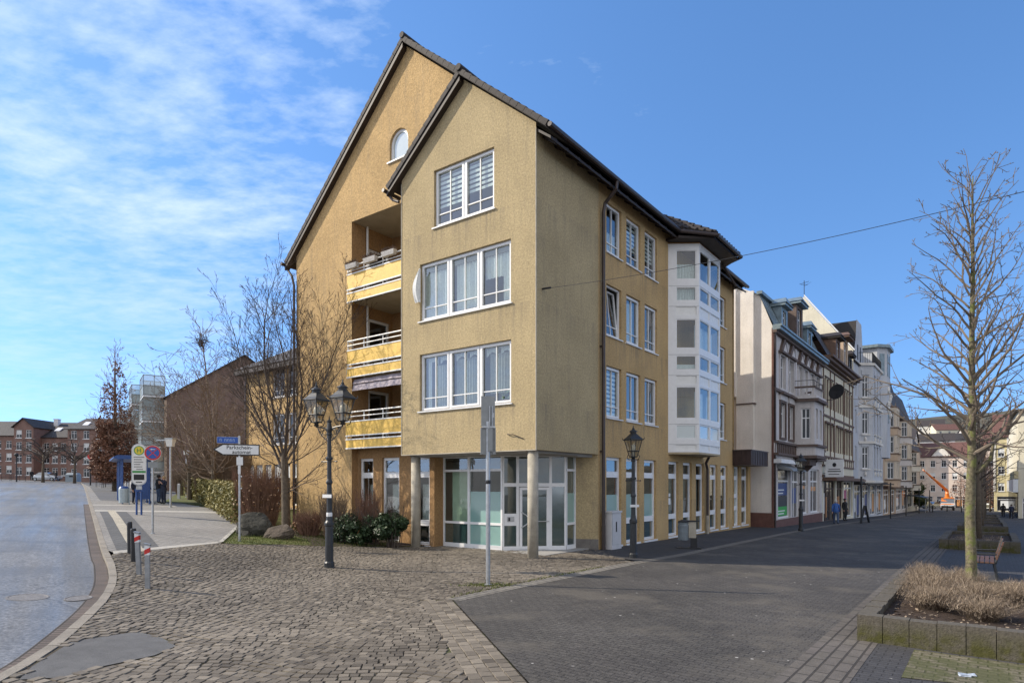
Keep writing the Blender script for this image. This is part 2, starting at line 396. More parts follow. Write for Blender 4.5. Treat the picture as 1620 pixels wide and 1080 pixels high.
def catmull(P, n=6):
    out = []
    for i in range(len(P)-1):
        p0 = P[max(i-1,0)]; p1 = P[i]; p2 = P[i+1]; p3 = P[min(i+2,len(P)-1)]
        for k in range(n):
            t = k/n
            out.append(tuple(.5*((2*p1[q])+(-p0[q]+p2[q])*t+(2*p0[q]-5*p1[q]+4*p2[q]-p3[q])*t*t+(-p0[q]+3*p1[q]-3*p2[q]+p3[q])*t**3) for q in range(2)))
    out.append(tuple(P[-1])); return out
def resample(P, step):
    out = [P[0]]; acc = 0
    for a, b in zip(P, P[1:]):
        L = math.hypot(b[0]-a[0], b[1]-a[1]); d = step-acc
        while d < L:
            t = d/L; out.append((a[0]+(b[0]-a[0])*t, a[1]+(b[1]-a[1])*t)); d += step
        acc = (acc+L) % step
    out.append(P[-1]); return out
def offs(P, w):
    out = []
    for i, p in enumerate(P):
        a = P[max(i-1,0)]; b = P[min(i+1,len(P)-1)]; d = V(b[0]-a[0], b[1]-a[1]); d.normalize()
        out.append((p[0]+d.y*w, p[1]-d.x*w))      # to the right of travel
    return out
def inside(p, P):
    c = False; j = len(P)-1
    for i in range(len(P)):
        if (P[i][1] > p[1]) != (P[j][1] > p[1]) and p[0] < (P[j][0]-P[i][0])*(p[1]-P[i][1])/(P[j][1]-P[i][1])+P[i][0]: c = not c
        j = i
    return c
KERB = catmull([(-3.2,-1.5),(-4.75,3.2),(-5.56,6.89),(-6.13,8.65),(-7.35,11.43),(-9.19,14.4),(-14.55,22.11),(-49.18,72.86),(-69,101.5)], 6)
KIN = offs(KERB, .14)
# base sheet to the horizon, at road level
mb = MB(); xs = [-1500]+[k for k, _ in KN]+[1500]
for a, b_ in zip(xs, xs[1:]):
    mb.poly([(a,-300,g(a)-.14),(b_,-300,g(b_)-.14),(b_,1800,g(b_)-.14),(a,1800,g(a)-.14)])
structure(mb.build('ground', M['base']))
left = offs(KERB, -14)
structure(sheet('road', KERB+left[::-1], -.115, M['road']))
# cross street at the far end of the road
structure(sheet('far_road', [(-69,101.5),(-84,92),(-150,136),(-138,146)], -.11, M['road']))
# kerb stones and gutter bricks
kr = thing('kerb', 'pale granite kerb curving along the damp road', 'kerb')
mb = MB(); P = resample(KERB, .9)
for a, b_ in zip(P, P[1:]):
    d = V(b_[0]-a[0], b_[1]-a[1]); L = d.length
    if L < .1: continue
    d.normalize(); n = V(d.y, -d.x); e = .008
    q = [V(*a)+d*e, V(*b_)-d*e, V(*b_)-d*e+n*.135, V(*a)+d*e+n*.135]
    z = random.uniform(-.004,.006)
    mb.hexa([(p.x,p.y,g(p.x)-.2) for p in q]+[(p.x,p.y,g(p.x)+.004+z) for p in q])
M['kerb'] = pm('granite_kerb', (.25,.22,.18), .85, .2, 2, .18, 50, .3, 50)
mb.build('kerb_stone', M['kerb'], kr)
M['gutterbrick'] = brickmat('gutter_bricks', (.145,.115,.10), (.11,.09,.08), (.04,.035,.03), .12, .24, .012, kind='UV', offset=0)
def ribbon(name, P, w0, w1, off, m, parent=None):
    me = bpy.data.meshes.new(name); A = offs(P, w0); B = offs(P, w1); v = []; f = []; uv = []; s = 0
    for i in range(len(P)):
        if i: s += math.hypot(P[i][0]-P[i-1][0], P[i][1]-P[i-1][1])
        v += [(A[i][0],A[i][1],g(A[i][0])+off),(B[i][0],B[i][1],g(B[i][0])+off)]; uv += [(s,w0),(s,w1)]
    for i in range(len(P)-1): f.append((2*i,2*i+1,2*i+3,2*i+2))
    me.from_pydata(v,[],f); ul = me.uv_layers.new()
    for l in me.loops: ul.data[l.index].uv = uv[l.vertex_index]
    me.materials.append(m); o = bpy.data.objects.new(name, me); COL.objects.link(o)
    if parent: o.parent = parent
    return o
GP = resample([p for p in KERB if p[1] < 40], .35)
ribbon('gutter_bricks', GP, -.26, -.005, -.108, M['gutterbrick'], kr)
# street surface, pavements, bands (street frame)
def sst(pts): return [st(*p) for p in pts]
structure(sheet('street', [(-1.12,12.03),(.19,6.97),(1.35,2.5),(2.6,-2.3)]+sst([(9.0,-19.5),(8.72,-8),(8.72,4),(8.72,190),(2.75,190),(2.75,-6.3)]), .002, M['street']))
structure(sheet('pavement_strip', sst([(8.72,-20),(9.42,-20),(9.42,190),(8.72,190)]), .004, M['bandlong']))
structure(sheet('paver_band', sst([(2.42,-6.5),(2.42,1.2),(2.62,4.0),(2.75,190),(3.05,190),(2.95,4.0),(2.78,1.2),(2.75,-6.45)]), .006, M['band']))
structure(sheet('pavement', sst([(-1,2.7),(1.6,2.0),(2.5,1.6),(2.62,4.0),(2.75,190),(-3,190),(-3,22),(-1,20)]), .003, M['side']))
structure(sheet('promenade', sst([(9.42,-20),(30,-20),(30,190),(9.42,190)]), .0, M['side']))
structure(sheet('mossy_paving', sst([(9.86,-5.2),(9.86,-6.8),(10.85,-6.55),(10.9,-6.9),(16,-6.9),(16,-5.2)]), .007, M['mosspave']))
structure(sheet('light_paving', sst([(9.42,-1.0),(9.42,1.6),(16,1.6),(16,.9),(12.2,.9),(12.2,-1)]), .004, M['platz']))
# setts in arcs
EDGE = [(-1.12,12.03),(.19,6.97),(1.35,2.5),(2.0,-1.0)]
k0 = [p for p in KIN if p[1] < 15.9]
COBB = k0+[(-10.0,15.95),(-9.05,19.4),(-8.38,19.54),(-7.49,20.3),(-6.42,20.76),(-5.31,21.32),(-3.9,21.95)]+sst([(-5.0,1.3),(-2.3,1.35),(-.7,3.0),(0.0,3.7),(1.2,2.5),(2.42,1.4),(2.42,-6.5)])+EDGE
structure(sheet('sett_bed', COBB, -.012, M['joint']))
PATCH = [(-5.25,6.75),(-5.45,7.2),(-5.75,8.3),(-5.3,8.95),(-4.85,8.75),(-4.42,8.35),(-4.45,7.9),(-4.75,7.35),(-4.9,6.9)]
M['sett'] = tinted('granite_setts', (.075,.062,.048), (.265,.225,.175), .78, .4)
mb = MB(); tint = []
def sett(q, t, moss=0):
    """q: four XY corners"""
    cx_ = sum(p[0] for p in q)/4; cy_ = sum(p[1] for p in q)/4; z = g(cx_)+random.uniform(-.003,.003)
    lo = []; hi = []
    for p in q:
        lo.append((cx_+(p[0]-cx_)*.97+random.uniform(-.004,.004), cy_+(p[1]-cy_)*.97+random.uniform(-.004,.004), z-.010))
    for p in lo:
        hi.append((cx_+(p[0]-cx_)*.92, cy_+(p[1]-cy_)*.92, z+random.uniform(.0,.006)))
    k = len(mb.v); mb.v += lo+hi
    for a in ((4,5,6,7),(0,1,5,4),(1,2,6,5),(2,3,7,6),(3,0,4,7)):
        mb.f.append(tuple(k+i for i in a)); mb.m.append(0); tint.append(t)
bandP = [(EDGE[0][0],EDGE[0][1]),(EDGE[1][0],EDGE[1][1]),(EDGE[2][0],EDGE[2][1]),(EDGE[3][0],EDGE[3][1])]
def near_edge(p):
    best = 9
    for a, b_ in zip(EDGE, EDGE[1:]):
        d = V(b_[0]-a[0], b_[1]-a[1]); L = d.length; d.normalize(); r = V(p[0]-a[0], p[1]-a[1]); t = r.dot(d)
        if -.1 < t < L+.1: best = min(best, abs(r.x*d.y-r.y*d.x))
    return best
rot = R(-7); WV = 2.0
def rowpt(s, k):
    """sett rows run across in shallow waves; k counts rows"""
    x = s; y = 1.5+k*.126-.18*(.5-.5*math.cos(2*math.pi*(s+.22*math.sin(k*.05))/WV))
    x += .05*math.sin(y*1.7); y += .05*math.sin(x*.8)+.03*math.sin(k*.7)
    return (x*math.cos(rot)-y*math.sin(rot), x*math.sin(rot)+y*math.cos(rot))
for k in range(0, 185):
    s = -13.0+random.random()*.1
    while s < 6:
        w_ = random.uniform(.10,.168); c_ = rowpt(s+w_/2, k+.5)
        if -13 < c_[0] < 4.5 and 3.4 < c_[1] < 24 and inside(c_, COBB) and not inside(c_, PATCH) and near_edge(c_) > .62:
            t = .40+.30*random.gauss(0,.6)+.35*pnoise(c_[0],c_[1],.35)
            a_ = rowpt(s,k+.5); b_ = rowpt(s+w_,k+.5); d_ = V(b_[0]-a_[0], b_[1]-a_[1]); an = math.atan2(d_.y,d_.x); hh_ = .0635*max(.8,math.cos(an-rot))*random.uniform(.9,1.06); an += random.gauss(0,.03); u_ = V(math.cos(an),math.sin(an))*w_*.5; v_ = V(-math.sin(an),math.cos(an))*hh_; q_ = V(*c_)+V(random.gauss(0,.006),random.gauss(0,.006))
            sett([tuple(q_-u_-v_), tuple(q_+u_-v_), tuple(q_+u_+v_), tuple(q_-u_+v_)], t)
        s += w_
# straight sett border along the street edge
for a, b_ in zip(EDGE, EDGE[1:]):
    d = V(b_[0]-a[0], b_[1]-a[1]); L = d.length; d.normalize(); n = V(d.y, -d.x)
    if n.x > 0: n = -n
    for row in range(4):
        s = random.uniform(-.1,.1)
        while s < L:
            w_ = random.uniform(.13,.22); r0 = .02+row*.15; r1 = r0+.15
            sett([tuple(V(*a)+d*s+n*r0), tuple(V(*a)+d*(s+w_)+n*r0), tuple(V(*a)+d*(s+w_)+n*r1), tuple(V(*a)+d*s+n*r1)], .55+.3*random.gauss(0,.6)); s += w_
so = structure(mb.build('granite_setts', M['sett'], colors=tint))
structure(sheet('asphalt_patch', PATCH, -.002, M['patch']))
# bus stop square, left
HL = [(-8.95,19.5),(-11.04,25.76),(-37.9,72.2),(-60,110)]
k1 = [p for p in KIN if p[1] > 15.9]
structure(sheet('bus_stop_paving', [(-9.95,15.9)]+k1+[HL[3],HL[2],HL[1],HL[0]], .0, M['platz']))
kd = [p for p in KIN if 16.2 < p[1]]; kd = resample(kd, .7); kd = [p for p in kd if p[1] < 30]
structure(ribbon('dark_paving_strip', kd, .18, .50, .004, M['platzdark']))
structure(ribbon('tactile_paving', kd, .50, .80, .008, M['tactile']))
structure(ribbon('dark_paving_strip', kd, .80, 1.22, .004, M['platzdark']))
structure(sheet('light_slab_row', [(-9.9,15.75),(-9.0,19.5),(-9.2,19.75),(-10.2,16.2)], .006, M['platzlight']))
for (p, q) in ((28.6,29.6),(33.5,34.4)):
    a = [w for w in resample(KIN,.3) if w[1] > p][0]; b_ = [w for w in resample(KIN,.3) if w[1] > q][0]
    structure(sheet('light_slab_row', [a, b_, (b_[0]+9.6,b_[1]+5.2), (a[0]+9.4,a[1]+5.2)], .006, M['platzlight']))
structure(sheet('dark_asphalt_square', [(-26,40),(-17,38.5),(-37,72),(-60,108),(-68,100),(-48.6,73)], .007, M['patch']))
# planting bed in front of the gable
BED = [(-8.95,19.5),(-8.38,19.54),(-7.49,20.3),(-6.42,20.76),(-5.31,21.32),(-4.0,21.95),st(-5.3,1.0),st(-9.2,1.1),st(-12.7,1.0),st(-12.9,12),(-22,40),(-37.5,72.2),(-11.04,25.76)]
structure(sheet('planting_bed', BED, .012, M['lawn']))
structure(sheet('bare_earth', [(-6.6,20.8),(-5.31,21.4),(-4.1,21.95),st(-5.4,.8),st(-9.2,.95),st(-12.5,.8),(-8.9,24.2),(-7.2,22.3)], .02, M['soil']))
eb = ribbon('bed_edging', resample([(-8.95,19.5),(-11.04,25.76),(-37.9,72.2)], .7), -.06, .06, .05, M['platzlight']); tag(eb, 'thin pale edging strip along the hedge foot', 'edging')
# ------------------------------------------------------------------ yellow corner building (street frame, x = across, y = along the shopping street)
B = thing('corner_building', 'ochre and khaki corner house with steep twin gables and entrance behind round columns', 'building', (C0.x, C0.y, 0), RZ)
FF = Face((-5.7,0,0),(1,0,0),(0,-1,0))          # projecting block front: s = x+5.7
FM = Face((-12.7,.57,0),(1,0,0),(0,-1,0))       # big gable front: s = x+12.7
FR = Face((0,0,0),(0,1,0),(1,0,0))              # shopping street front: s = y
def bars(mb, F, s0, s1, t0, t1, d0, d1, w, m=0):
    mb.fbox(F, s0, s1, t0, t0+w, d0, d1, m); mb.fbox(F, s0, s1, t1-w, t1, d0, d1, m)
    mb.fbox(F, s0, s0+w, t0+w, t1-w, d0, d1, m); mb.fbox(F, s1-w, s1, t0+w, t1-w, d0, d1, m)
def wavy(mb, F, s0, s1, t0, t1, d, m=0, amp=.03, per=.13, scallop=0):
    n = max(6, int((s1-s0)/per*4))
    for i in range(n):
        a = s0+(s1-s0)*i/n; b_ = s0+(s1-s0)*(i+1)/n
        da = d+amp*math.sin(2*math.pi*a/per); db = d+amp*math.sin(2*math.pi*b_/per)
        ta = t0+scallop*abs(math.sin(math.pi*(a-s0)/(s1-s0))); tb = t0+scallop*abs(math.sin(math.pi*(b_-s0)/(s1-s0)))
        mb.poly([F(a,ta,da),F(b_,tb,db),F(b_,t1,db),F(a,t1,da)], m)
def window(par, F, s0, s1, t0, t1, depth=.1, sashes=1, cross=True, low=.2, cover=None, sill=True, lab=None, rail=0, tilt=0.0, gm='glass', films=None):
    """a white casement window: frame (part) with its panes, sill and what hangs behind as sub-parts"""
    d1 = -depth; d0 = -depth-.07; mb = MB(); fw = .055
    bars(mb, F, s0+.004, s1-.004, t0+.004, t1-.004, d0, d1, fw)
    W_ = (s1-s0)/sashes
    for i in range(sashes):
        a = s0+i*W_+(.0 if i else fw-.01); b_ = s0+(i+1)*W_-(.0 if i < sashes-1 else fw-.01)
        if i: mb.fbox(F, s0+i*W_-.045, s0+i*W_+.045, t0+fw, t1-fw, d0, d1+.004)
        a += .04 if i else 0; b_ -= .04 if i < sashes-1 else 0
        if not (tilt and i == 0): bars(mb, F, a, b_, t0+fw-.01, t1-fw+.01, d0+.01, d1+.022, .062)
        if cross and not (tilt and i == 0):
            mb.fbox(F, (a+b_)/2-.014, (a+b_)/2+.014, t0+fw+.05, t1-fw-.05, d0+.012, d1-.006)
            tt = t0+fw+(t1-t0)*low; mb.fbox(F, a+.06, b_-.06, tt-.016, tt+.016, d0+.012, d1-.008)
    o = mb.build('window', M['pvc'], par)
    if lab: o['label'] = lab
    if tilt:
        ms = MB(); a, b_ = s0+fw-.01, s1-fw+.01; h = t1-t0-2*fw
        class TF:
            def __call__(s, u, t, d=0): return F(u, t, d-(t-t0)*tilt)
        T = TF(); bars(ms, T, a, b_, t0+fw-.01, t1-fw-.03, d0, d1-.02, .062)
        ms.fbox(T, (a+b_)/2-.014, (a+b_)/2+.014, t0+fw+.05, t1-fw-.08, d0+.012, d1-.03); tt = t0+fw+(t1-t0)*low
        ms.fbox(T, a+.06, b_-.06, tt-.016, tt+.016, d0+.012, d1-.03)
        ms.build('tilted_sash', M['pvc'], o)
    mg = MB()
    if tilt: mg.poly([F(s0+fw,t0+fw,d0+.02),F(s1-fw,t0+fw,d0+.02),F(s1-fw,t1-fw,d0+.02-(t1-t0)*tilt),F(s0+fw,t1-fw,d0+.02-(t1-t0)*tilt)])
    else: mg.fquad(F, s0+fw, s1-fw, t0+fw, t1-fw, d0+.025)
    mg.build('pane', M[gm], o)
    if sill:
        ml = MB(); ml.fbox(F, s0-.06, s1+.06, t0-.045, t0-.005, -depth, .055); ml.build('sill', M['sillm'], o)
    if cover:
        for (kind, fa, fb, ta, tb) in cover:
            a = s0+(s1-s0)*fa; b_ = s0+(s1-s0)*fb; y0 = t0+(t1-t0)*ta; y1 = t0+(t1-t0)*tb; mc = MB()
            if kind == 'zebra':
                z = y1
                while z-.075 > y0:
                    mc.fbox(F, a+.05, b_-.05, z-.088, z, d0-.06, d0-.055); z -= .155
                for k_ in (0, .97): mc.fbox(F, a+.05, a+.07, y0, y1, d0-.058, d0-.056)
                mc.build('blind', M['blind'], o)
            elif kind == 'curtain':
                wavy(mc, F, a+.05, b_-.05, y0, y1, d0-.10); mc.build('curtain', M['curtain'], o)
            elif kind == 'swag':
                wavy(mc, F, a+.05, b_-.05, y0, y1, d0-.10, 0, .02, .1, (y1-y0)*.45); mc.build('curtain', M['curtain'], o)
            elif kind == 'grey_net':
                wavy(mc, F, a+.03, b_-.03, y0, y1, d0-.12, 0, .02, .11); mc.build('curtain', M['greynet'], o)
            elif kind == 'roller':
                mc.fbox(F, a+.05, b_-.05, y0, y1, d0-.05, d0-.04); mc.build('blind', M['blind'], o)
            else:
                mc.fbox(F, a+.05, b_-.05, y0, y1, d0-.04, d0-.03); mc.build('blind', M[kind], o)
    return o
# --- walls
mb = MB()
blk = [(0,3.22),(5.7,3.22),(5.7,12.86),(2.85,15.22),(0,12.82)]
H4 = (1.55,4.12,10.75,12.66); H3 = (.89,4.77,7.72,9.66); H2 = (.88,4.78,4.67,6.6)
mb.wall(FF, blk, [rect(*H4), rect(*H3), rect(*H2)], .1, 0)
mb.wall(FR, rect(0,3.75,3.22,12.72), [], .1, 0)
mb.poly([(-5.7,0,3.22),(-5.7,2.6,3.22),(-5.7,2.6,12.66),(-5.7,0,12.66)], 0)
mb.poly([(-5.7,0,3.22),(0,0,3.22),(0,3.75,3.22),(-.75,3.45,3.22),(-5.7,3.45,3.22)], 1)
# slim edge beads along the block corners
mb.box(-.012,-.016,3.2,.016,.012,12.7,2); mb.box(-5.716,-.016,3.2,-5.688,.012,12.64,2); mb.box(-5.7,-.016,3.195,0,.004,3.225,2)
mb.build('block_wall', [M['khaki'], M['soffit'], M['concrete']], B)
mb = MB()
za = lambda x: 17.93-(x+6.05)*.85 if x > -6.05 else 17.93-(-6.05-x)*.90
arch = [(6.24+.485*math.cos(a), 14.62+.50*math.sin(a)) for a in [math.pi*i/12 for i in range(13)]]+[(5.755+.0,14.02),(6.725,14.02)]
mb.wall(FM, [(0,-.6),(3.6,-.6),(3.6,12.38),(7.0,12.38),(9.9,15.1),(9.9,za(-2.8)),(6.65,17.93),(0,za(-12.7))], [arch], .12, 0)
mb.poly([(-12.7,.57,-.6),(-12.7,18.2,-.6),(-12.7,18.2,11.9),(-12.7,.57,11.9)], 0)
mb.poly([(-12.7,18.2,-.6),(0,18.2,-.6),(0,18.2,12.5),(-12.7,18.2,11.7)], 0)
# right-hand front with its windows
CO = [(4.31,5.44),(5.84,7.02),(7.40,8.55)]
RO = [(10.33,12.08),(7.42,9.22),(4.54,6.36)]
GW = [(4.31,5.44),(5.82,6.93),(7.34,8.47),(9.68,10.74),(11.26,12.29),(12.79,13.8),(14.6,15.66),(16.12,17.18),(17.98,19.1),(19.46,20.59)]
holes = [rect(a,b_,c,d) for a,b_ in CO for c,d in RO]+[rect(a,b_,.02,3.16) for a,b_ in GW]
RE = [(15.7,16.9,z0,z1) for z0,z1 in ((10.1,11.6),(7.3,9.1),(4.45,6.3))]
holes += [rect(*q) for q in RE]
mb.wall(FR, [(3.75,-1),(21.1,-1),(21.1,3.7),(17.95,3.7),(17.95,12.72),(3.75,12.72)], holes, .12, 0)
mb.poly([(0,21.1,-1),(-8,21.1,-1),(-8,21.1,3.7),(0,21.1,3.7)], 0); mb.poly([(0,17.95,3.7),(0,21.1,3.7),(-8,21.1,3.7),(-8,17.95,3.7)], 0)
mb.poly([(0,17.95,3.7),(-3,17.95,3.7),(-3,17.95,12.7),(0,17.95,12.7)], 0)
mb.build('main_wall', [M['orange'], M['reveal']], B)
# ground floor behind the loggia and the recessed entrance
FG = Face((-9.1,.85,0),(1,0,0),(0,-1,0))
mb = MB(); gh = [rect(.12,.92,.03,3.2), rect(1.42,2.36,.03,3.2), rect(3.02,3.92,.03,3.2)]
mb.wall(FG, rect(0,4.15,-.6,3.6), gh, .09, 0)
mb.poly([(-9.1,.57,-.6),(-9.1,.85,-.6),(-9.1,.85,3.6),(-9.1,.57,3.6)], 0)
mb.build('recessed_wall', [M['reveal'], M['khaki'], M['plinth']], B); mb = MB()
mb.poly([(-4.95,.85,-.4),(-4.95,1.33,-.4),(-4.95,1.33,3.22),(-4.95,.85,3.22)], 0)
mb.build('pier', [M['reveal'], M['khaki'], M['plinth']], B); mb = MB()
mb.poly([(-.75,3.45,-.4),(0,3.76,-.4),(0,3.76,3.22),(-.75,3.45,3.22)], 1)
mb.poly([(-.74,3.44,-.4),(.005,3.748,-.4),(.005,3.748,.32),(-.74,3.44,.32)], 2)
mb.build('return_wall', [M['reveal'], M['khaki'], M['plinth']], B)
# --- interior shells: dark rooms behind the glass
mb = MB()
for z in (3.4,6.72,9.65):
    mb.box(-12.5,2.7,z-.28,-.2,17.7,z); mb.box(-5.5,.2,z-.25,-.2,2.7,z-.001)
mb.box(-5.5,3.3,3.4,-.3,3.42,12.6); mb.box(-3.4,4.0,-.3,-3.3,17.7,12.6); mb.box(-3.3,9.1,-.3,-.2,9.2,12.6); mb.box(-3.3,13.9,3.4,-.2,14.0,12.6)
mb.box(-3.3,14.5,-.3,-.2,14.56,3.1); mb.box(-12.5,3.6,-.3,-3.4,3.7,3.1)
mb.box(-3.3,20.8,-.3,-.2,20.9,3.4); mb.box(-3.4,17.7,-.3,-3.3,20.8,3.4); mb.box(-5.5,.25,12.55,-.2,3.4,12.6); mb.box(-8,18,3.42,-.05,21,3.5)
mb.box(-12.4,.95,-.05,-.3,20.8,.0)
mb.build('interior', M['interior'], B)
# --- windows
window(B, FF, *H4, .1, 2, cover=[('zebra',0,.5,.32,.98),('zebra',.5,1,.40,.98)])
window(B, FF, *H3, .1, 3, cover=[('curtain',.0,.34,0,.98),('curtain',.36,.64,.1,.98),('curtain',.68,.98,.5,.98),('curtain',.86,.98,.1,.5)])
window(B, FF, *H2, .1, 3, cover=[('swag',.03,.17,.80,.97),('swag',.17,.31,.80,.97),('swag',.36,.50,.82,.97),('swag',.50,.64,.82,.97),('swag',.69,.83,.80,.97),('swag',.83,.97,.80,.97),('curtain',.03,.10,.05,.9),('grey_net',.10,.31,.05,.8),('grey_net',.36,.64,.05,.85),('grey_net',.72,.97,.2,.85)])
cv = {(0,0):[('curtain',0,1,0,.5)],(0,1):None,(0,2):[('zebra',0,1,0,.98)],(1,0):[('zebra',0,1,.35,.98)],(1,1):[('curtain',.1,.9,0,.9)],(1,2):None,(2,0):[('zebra',0,1,.35,.98)],(2,1):[('curtain',0,.4,0,.95)],(2,2):None}
for i, (a, b_) in enumerate(CO):
    for j, (c, d) in enumerate(RO):
        window(B, FR, a, b_, c, d, .09, 1, cover=cv[(i,j)], tilt=.10 if (i,j) == (0,1) else 0)
for q in RE: window(B, FR, *q, .09, 1, cover=[('curtain',0,1,0,.6)])
def tall_window(par, F, s0, s1, t0, t1, depth, panes, door=False, gms=None, name='tall_window'):
    """white shop window in three tiers; panes = heights of the cross bars"""
    d1 = -depth; d0 = -depth-.07; mb = MB(); bars(mb, F, s0+.004, s1-.004, t0+.004, t1-.004, d0, d1, .07)
    ts = [t0]+list(panes)+[t1]
    for p in panes: mb.fbox(F, s0+.07, s1-.07, p-.075, p+.075, d0, d1+.006); mb.fbox(F, s0+.05, s1-.05, p-.02, p+.02, d1+.006, d1+.016)
    for a, b_ in zip(ts, ts[1:]): bars(mb, F, s0+.07, s1-.07, a+.07, b_-.07, d0+.02, d1+.012, .035)
    o = mb.build(name, M['pvc'], par)
    for i, (a, b_) in enumerate(zip(ts, ts[1:])):
        mg = MB(); mg.fquad(F, s0+.07, s1-.07, a+.06, b_-.06, d0+.03); mg.build('pane', M[(gms or ['glass']*9)[i]], o)
    ml = MB(); ml.fbox(F, s0-.04, s1+.04, t0-.07, t0-.005, -depth, .05); ml.build('sill', M['sillm'], o)
    return o
for i, (a, b_) in enumerate(GW):
    if i == 8:
        tall_window(B, FR, a, b_, .02, 3.16, .1, (2.55,1.6,.95)[::-1], gms=['milk','milk','milk','milk'], name='side_door'); continue
    o = tall_window(B, FR, a, b_, .02, 3.16, .1, (.85,2.55), gms=['film_dark','glass','glass'])
    if i < 3:
        mc = MB(); mc.fquad(FR, a+.08, b_-.08, .93, 1.83, -.135); mc.build('frosted_film', M['film'], o)
        mc = MB(); mc.fbox(FR, a+.06, b_-.06, .95, 2.5, -.62, -.6, 0); mc.fbox(FR, a+.1, b_-.35, 1.8, 2.4, -.55, -.53, 1); mc.build('red_display', [M['interior_dark'], pm('dull_red_display', (.20,.05,.045), .7, .2)], o)
    elif i in (3,4,5):
        mc = MB(); wavy(mc, FR, a+.08, b_-.08, .1, 2.5, -.32, 0, .03, .2); mc.build('curtain', pm('grey_green_curtain', (.22,.25,.23), .9, .12, 6), o)
    if i == 3:
        mc = MB(); mc.fbox(FR, a+.3, a+.52, 1.35, 1.62, -.136, -.13); mc.fbox(FR, a+.34, a+.5, 1.68, 1.82, -.136, -.13); mc.build('notice_sheet', M['signwhite'], o)
# windows below the loggia
for i, h in enumerate([(.12,.92),(1.42,2.36),(3.02,3.92)]):
    o = tall_window(B, FG, h[0], h[1], .03, 3.2, .09, (.82,2.55), gms=['milk' if i == 0 else 'glass','glass','glass'])
    mc = MB(); wavy(mc, FG, h[0]+.12, h[0]+.62, .9, 2.2, -.45, 0, .012, .08); mc.build('blind', M['curtain'], o)
# arched window
mb = MB()
def archring(r0, t0, r1, t1, d0, d1):
    for i in range(12):
        a, b_ = math.pi*i/12, math.pi*(i+1)/12
        p = lambda r, an, d: FM(6.24+r*math.cos(an), 14.62+r*1.03*math.sin(an), d)
        mb.hexa([p(r1,a,d0),p(r0,a,d0),p(r0,b_,d0),p(r1,b_,d0),p(r1,a,d1),p(r0,a,d1),p(r0,b_,d1),p(r1,b_,d1)])
archring(.48,0,.39,0,-.16,-.09)
mb.fbox(FM,5.76,5.85,14.03,14.62,-.16,-.09); mb.fbox(FM,6.63,6.72,14.03,14.62,-.16,-.09); mb.fbox(FM,5.85,6.63,14.03,14.12,-.16,-.09)
o = mb.build('arched_window', M['pvc'], B)
mb = MB(); mb.poly([FM(6.24+.42*math.cos(a), 14.62+.43*math.sin(a), -.13) for a in [math.pi*i/12 for i in range(13)]]+[FM(5.82,14.1,-.13),FM(6.66,14.1,-.13)]); mb.build('pane', M['milk'], o)
mb = MB(); mb.fbox(FM,5.66,6.82,13.97,14.02,-.1,.06); mb.build('sill', M['sillm'], o)
# --- loggia recess
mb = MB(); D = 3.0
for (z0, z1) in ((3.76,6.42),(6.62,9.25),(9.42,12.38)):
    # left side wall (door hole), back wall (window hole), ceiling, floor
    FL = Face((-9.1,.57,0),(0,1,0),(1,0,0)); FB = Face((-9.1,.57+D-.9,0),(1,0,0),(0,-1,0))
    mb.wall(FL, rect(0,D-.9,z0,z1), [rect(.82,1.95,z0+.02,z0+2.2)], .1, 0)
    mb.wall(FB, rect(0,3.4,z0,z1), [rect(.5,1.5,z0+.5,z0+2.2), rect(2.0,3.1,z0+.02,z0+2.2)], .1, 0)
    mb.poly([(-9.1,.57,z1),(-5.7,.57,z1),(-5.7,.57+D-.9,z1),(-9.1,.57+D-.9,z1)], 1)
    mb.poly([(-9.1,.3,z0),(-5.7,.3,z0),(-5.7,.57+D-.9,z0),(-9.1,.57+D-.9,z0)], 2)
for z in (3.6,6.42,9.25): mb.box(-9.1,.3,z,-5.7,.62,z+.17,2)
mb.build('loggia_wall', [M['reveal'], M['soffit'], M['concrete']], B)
for k, (z0, z1) in enumerate(((3.76,6.42),(6.62,9.25),(9.42,12.38))):
    FL = Face((-9.1,.57,0),(0,1,0),(1,0,0)); FB = Face((-9.1,.57+D-.9,0),(1,0,0),(0,-1,0))
    o = window(B, FL, .82, 1.95, z0+.02, z0+2.2, .06, 1, cross=False, sill=False); o.name = 'balcony_door'
    window(B, FB, .5, 1.5, z0+.5, z0+2.2, .06, 1, cross=False, sill=False)
    window(B, FB, 2.0, 3.1, z0+.02, z0+2.2, .06, 1, cross=False, sill=False)
    if k: 
        mb = MB(); mb.tube([(-9.0,1.27,z0),(-9.0,1.27,z1)], .045, 8); mb.build('rain_pipe', M['white'], B)
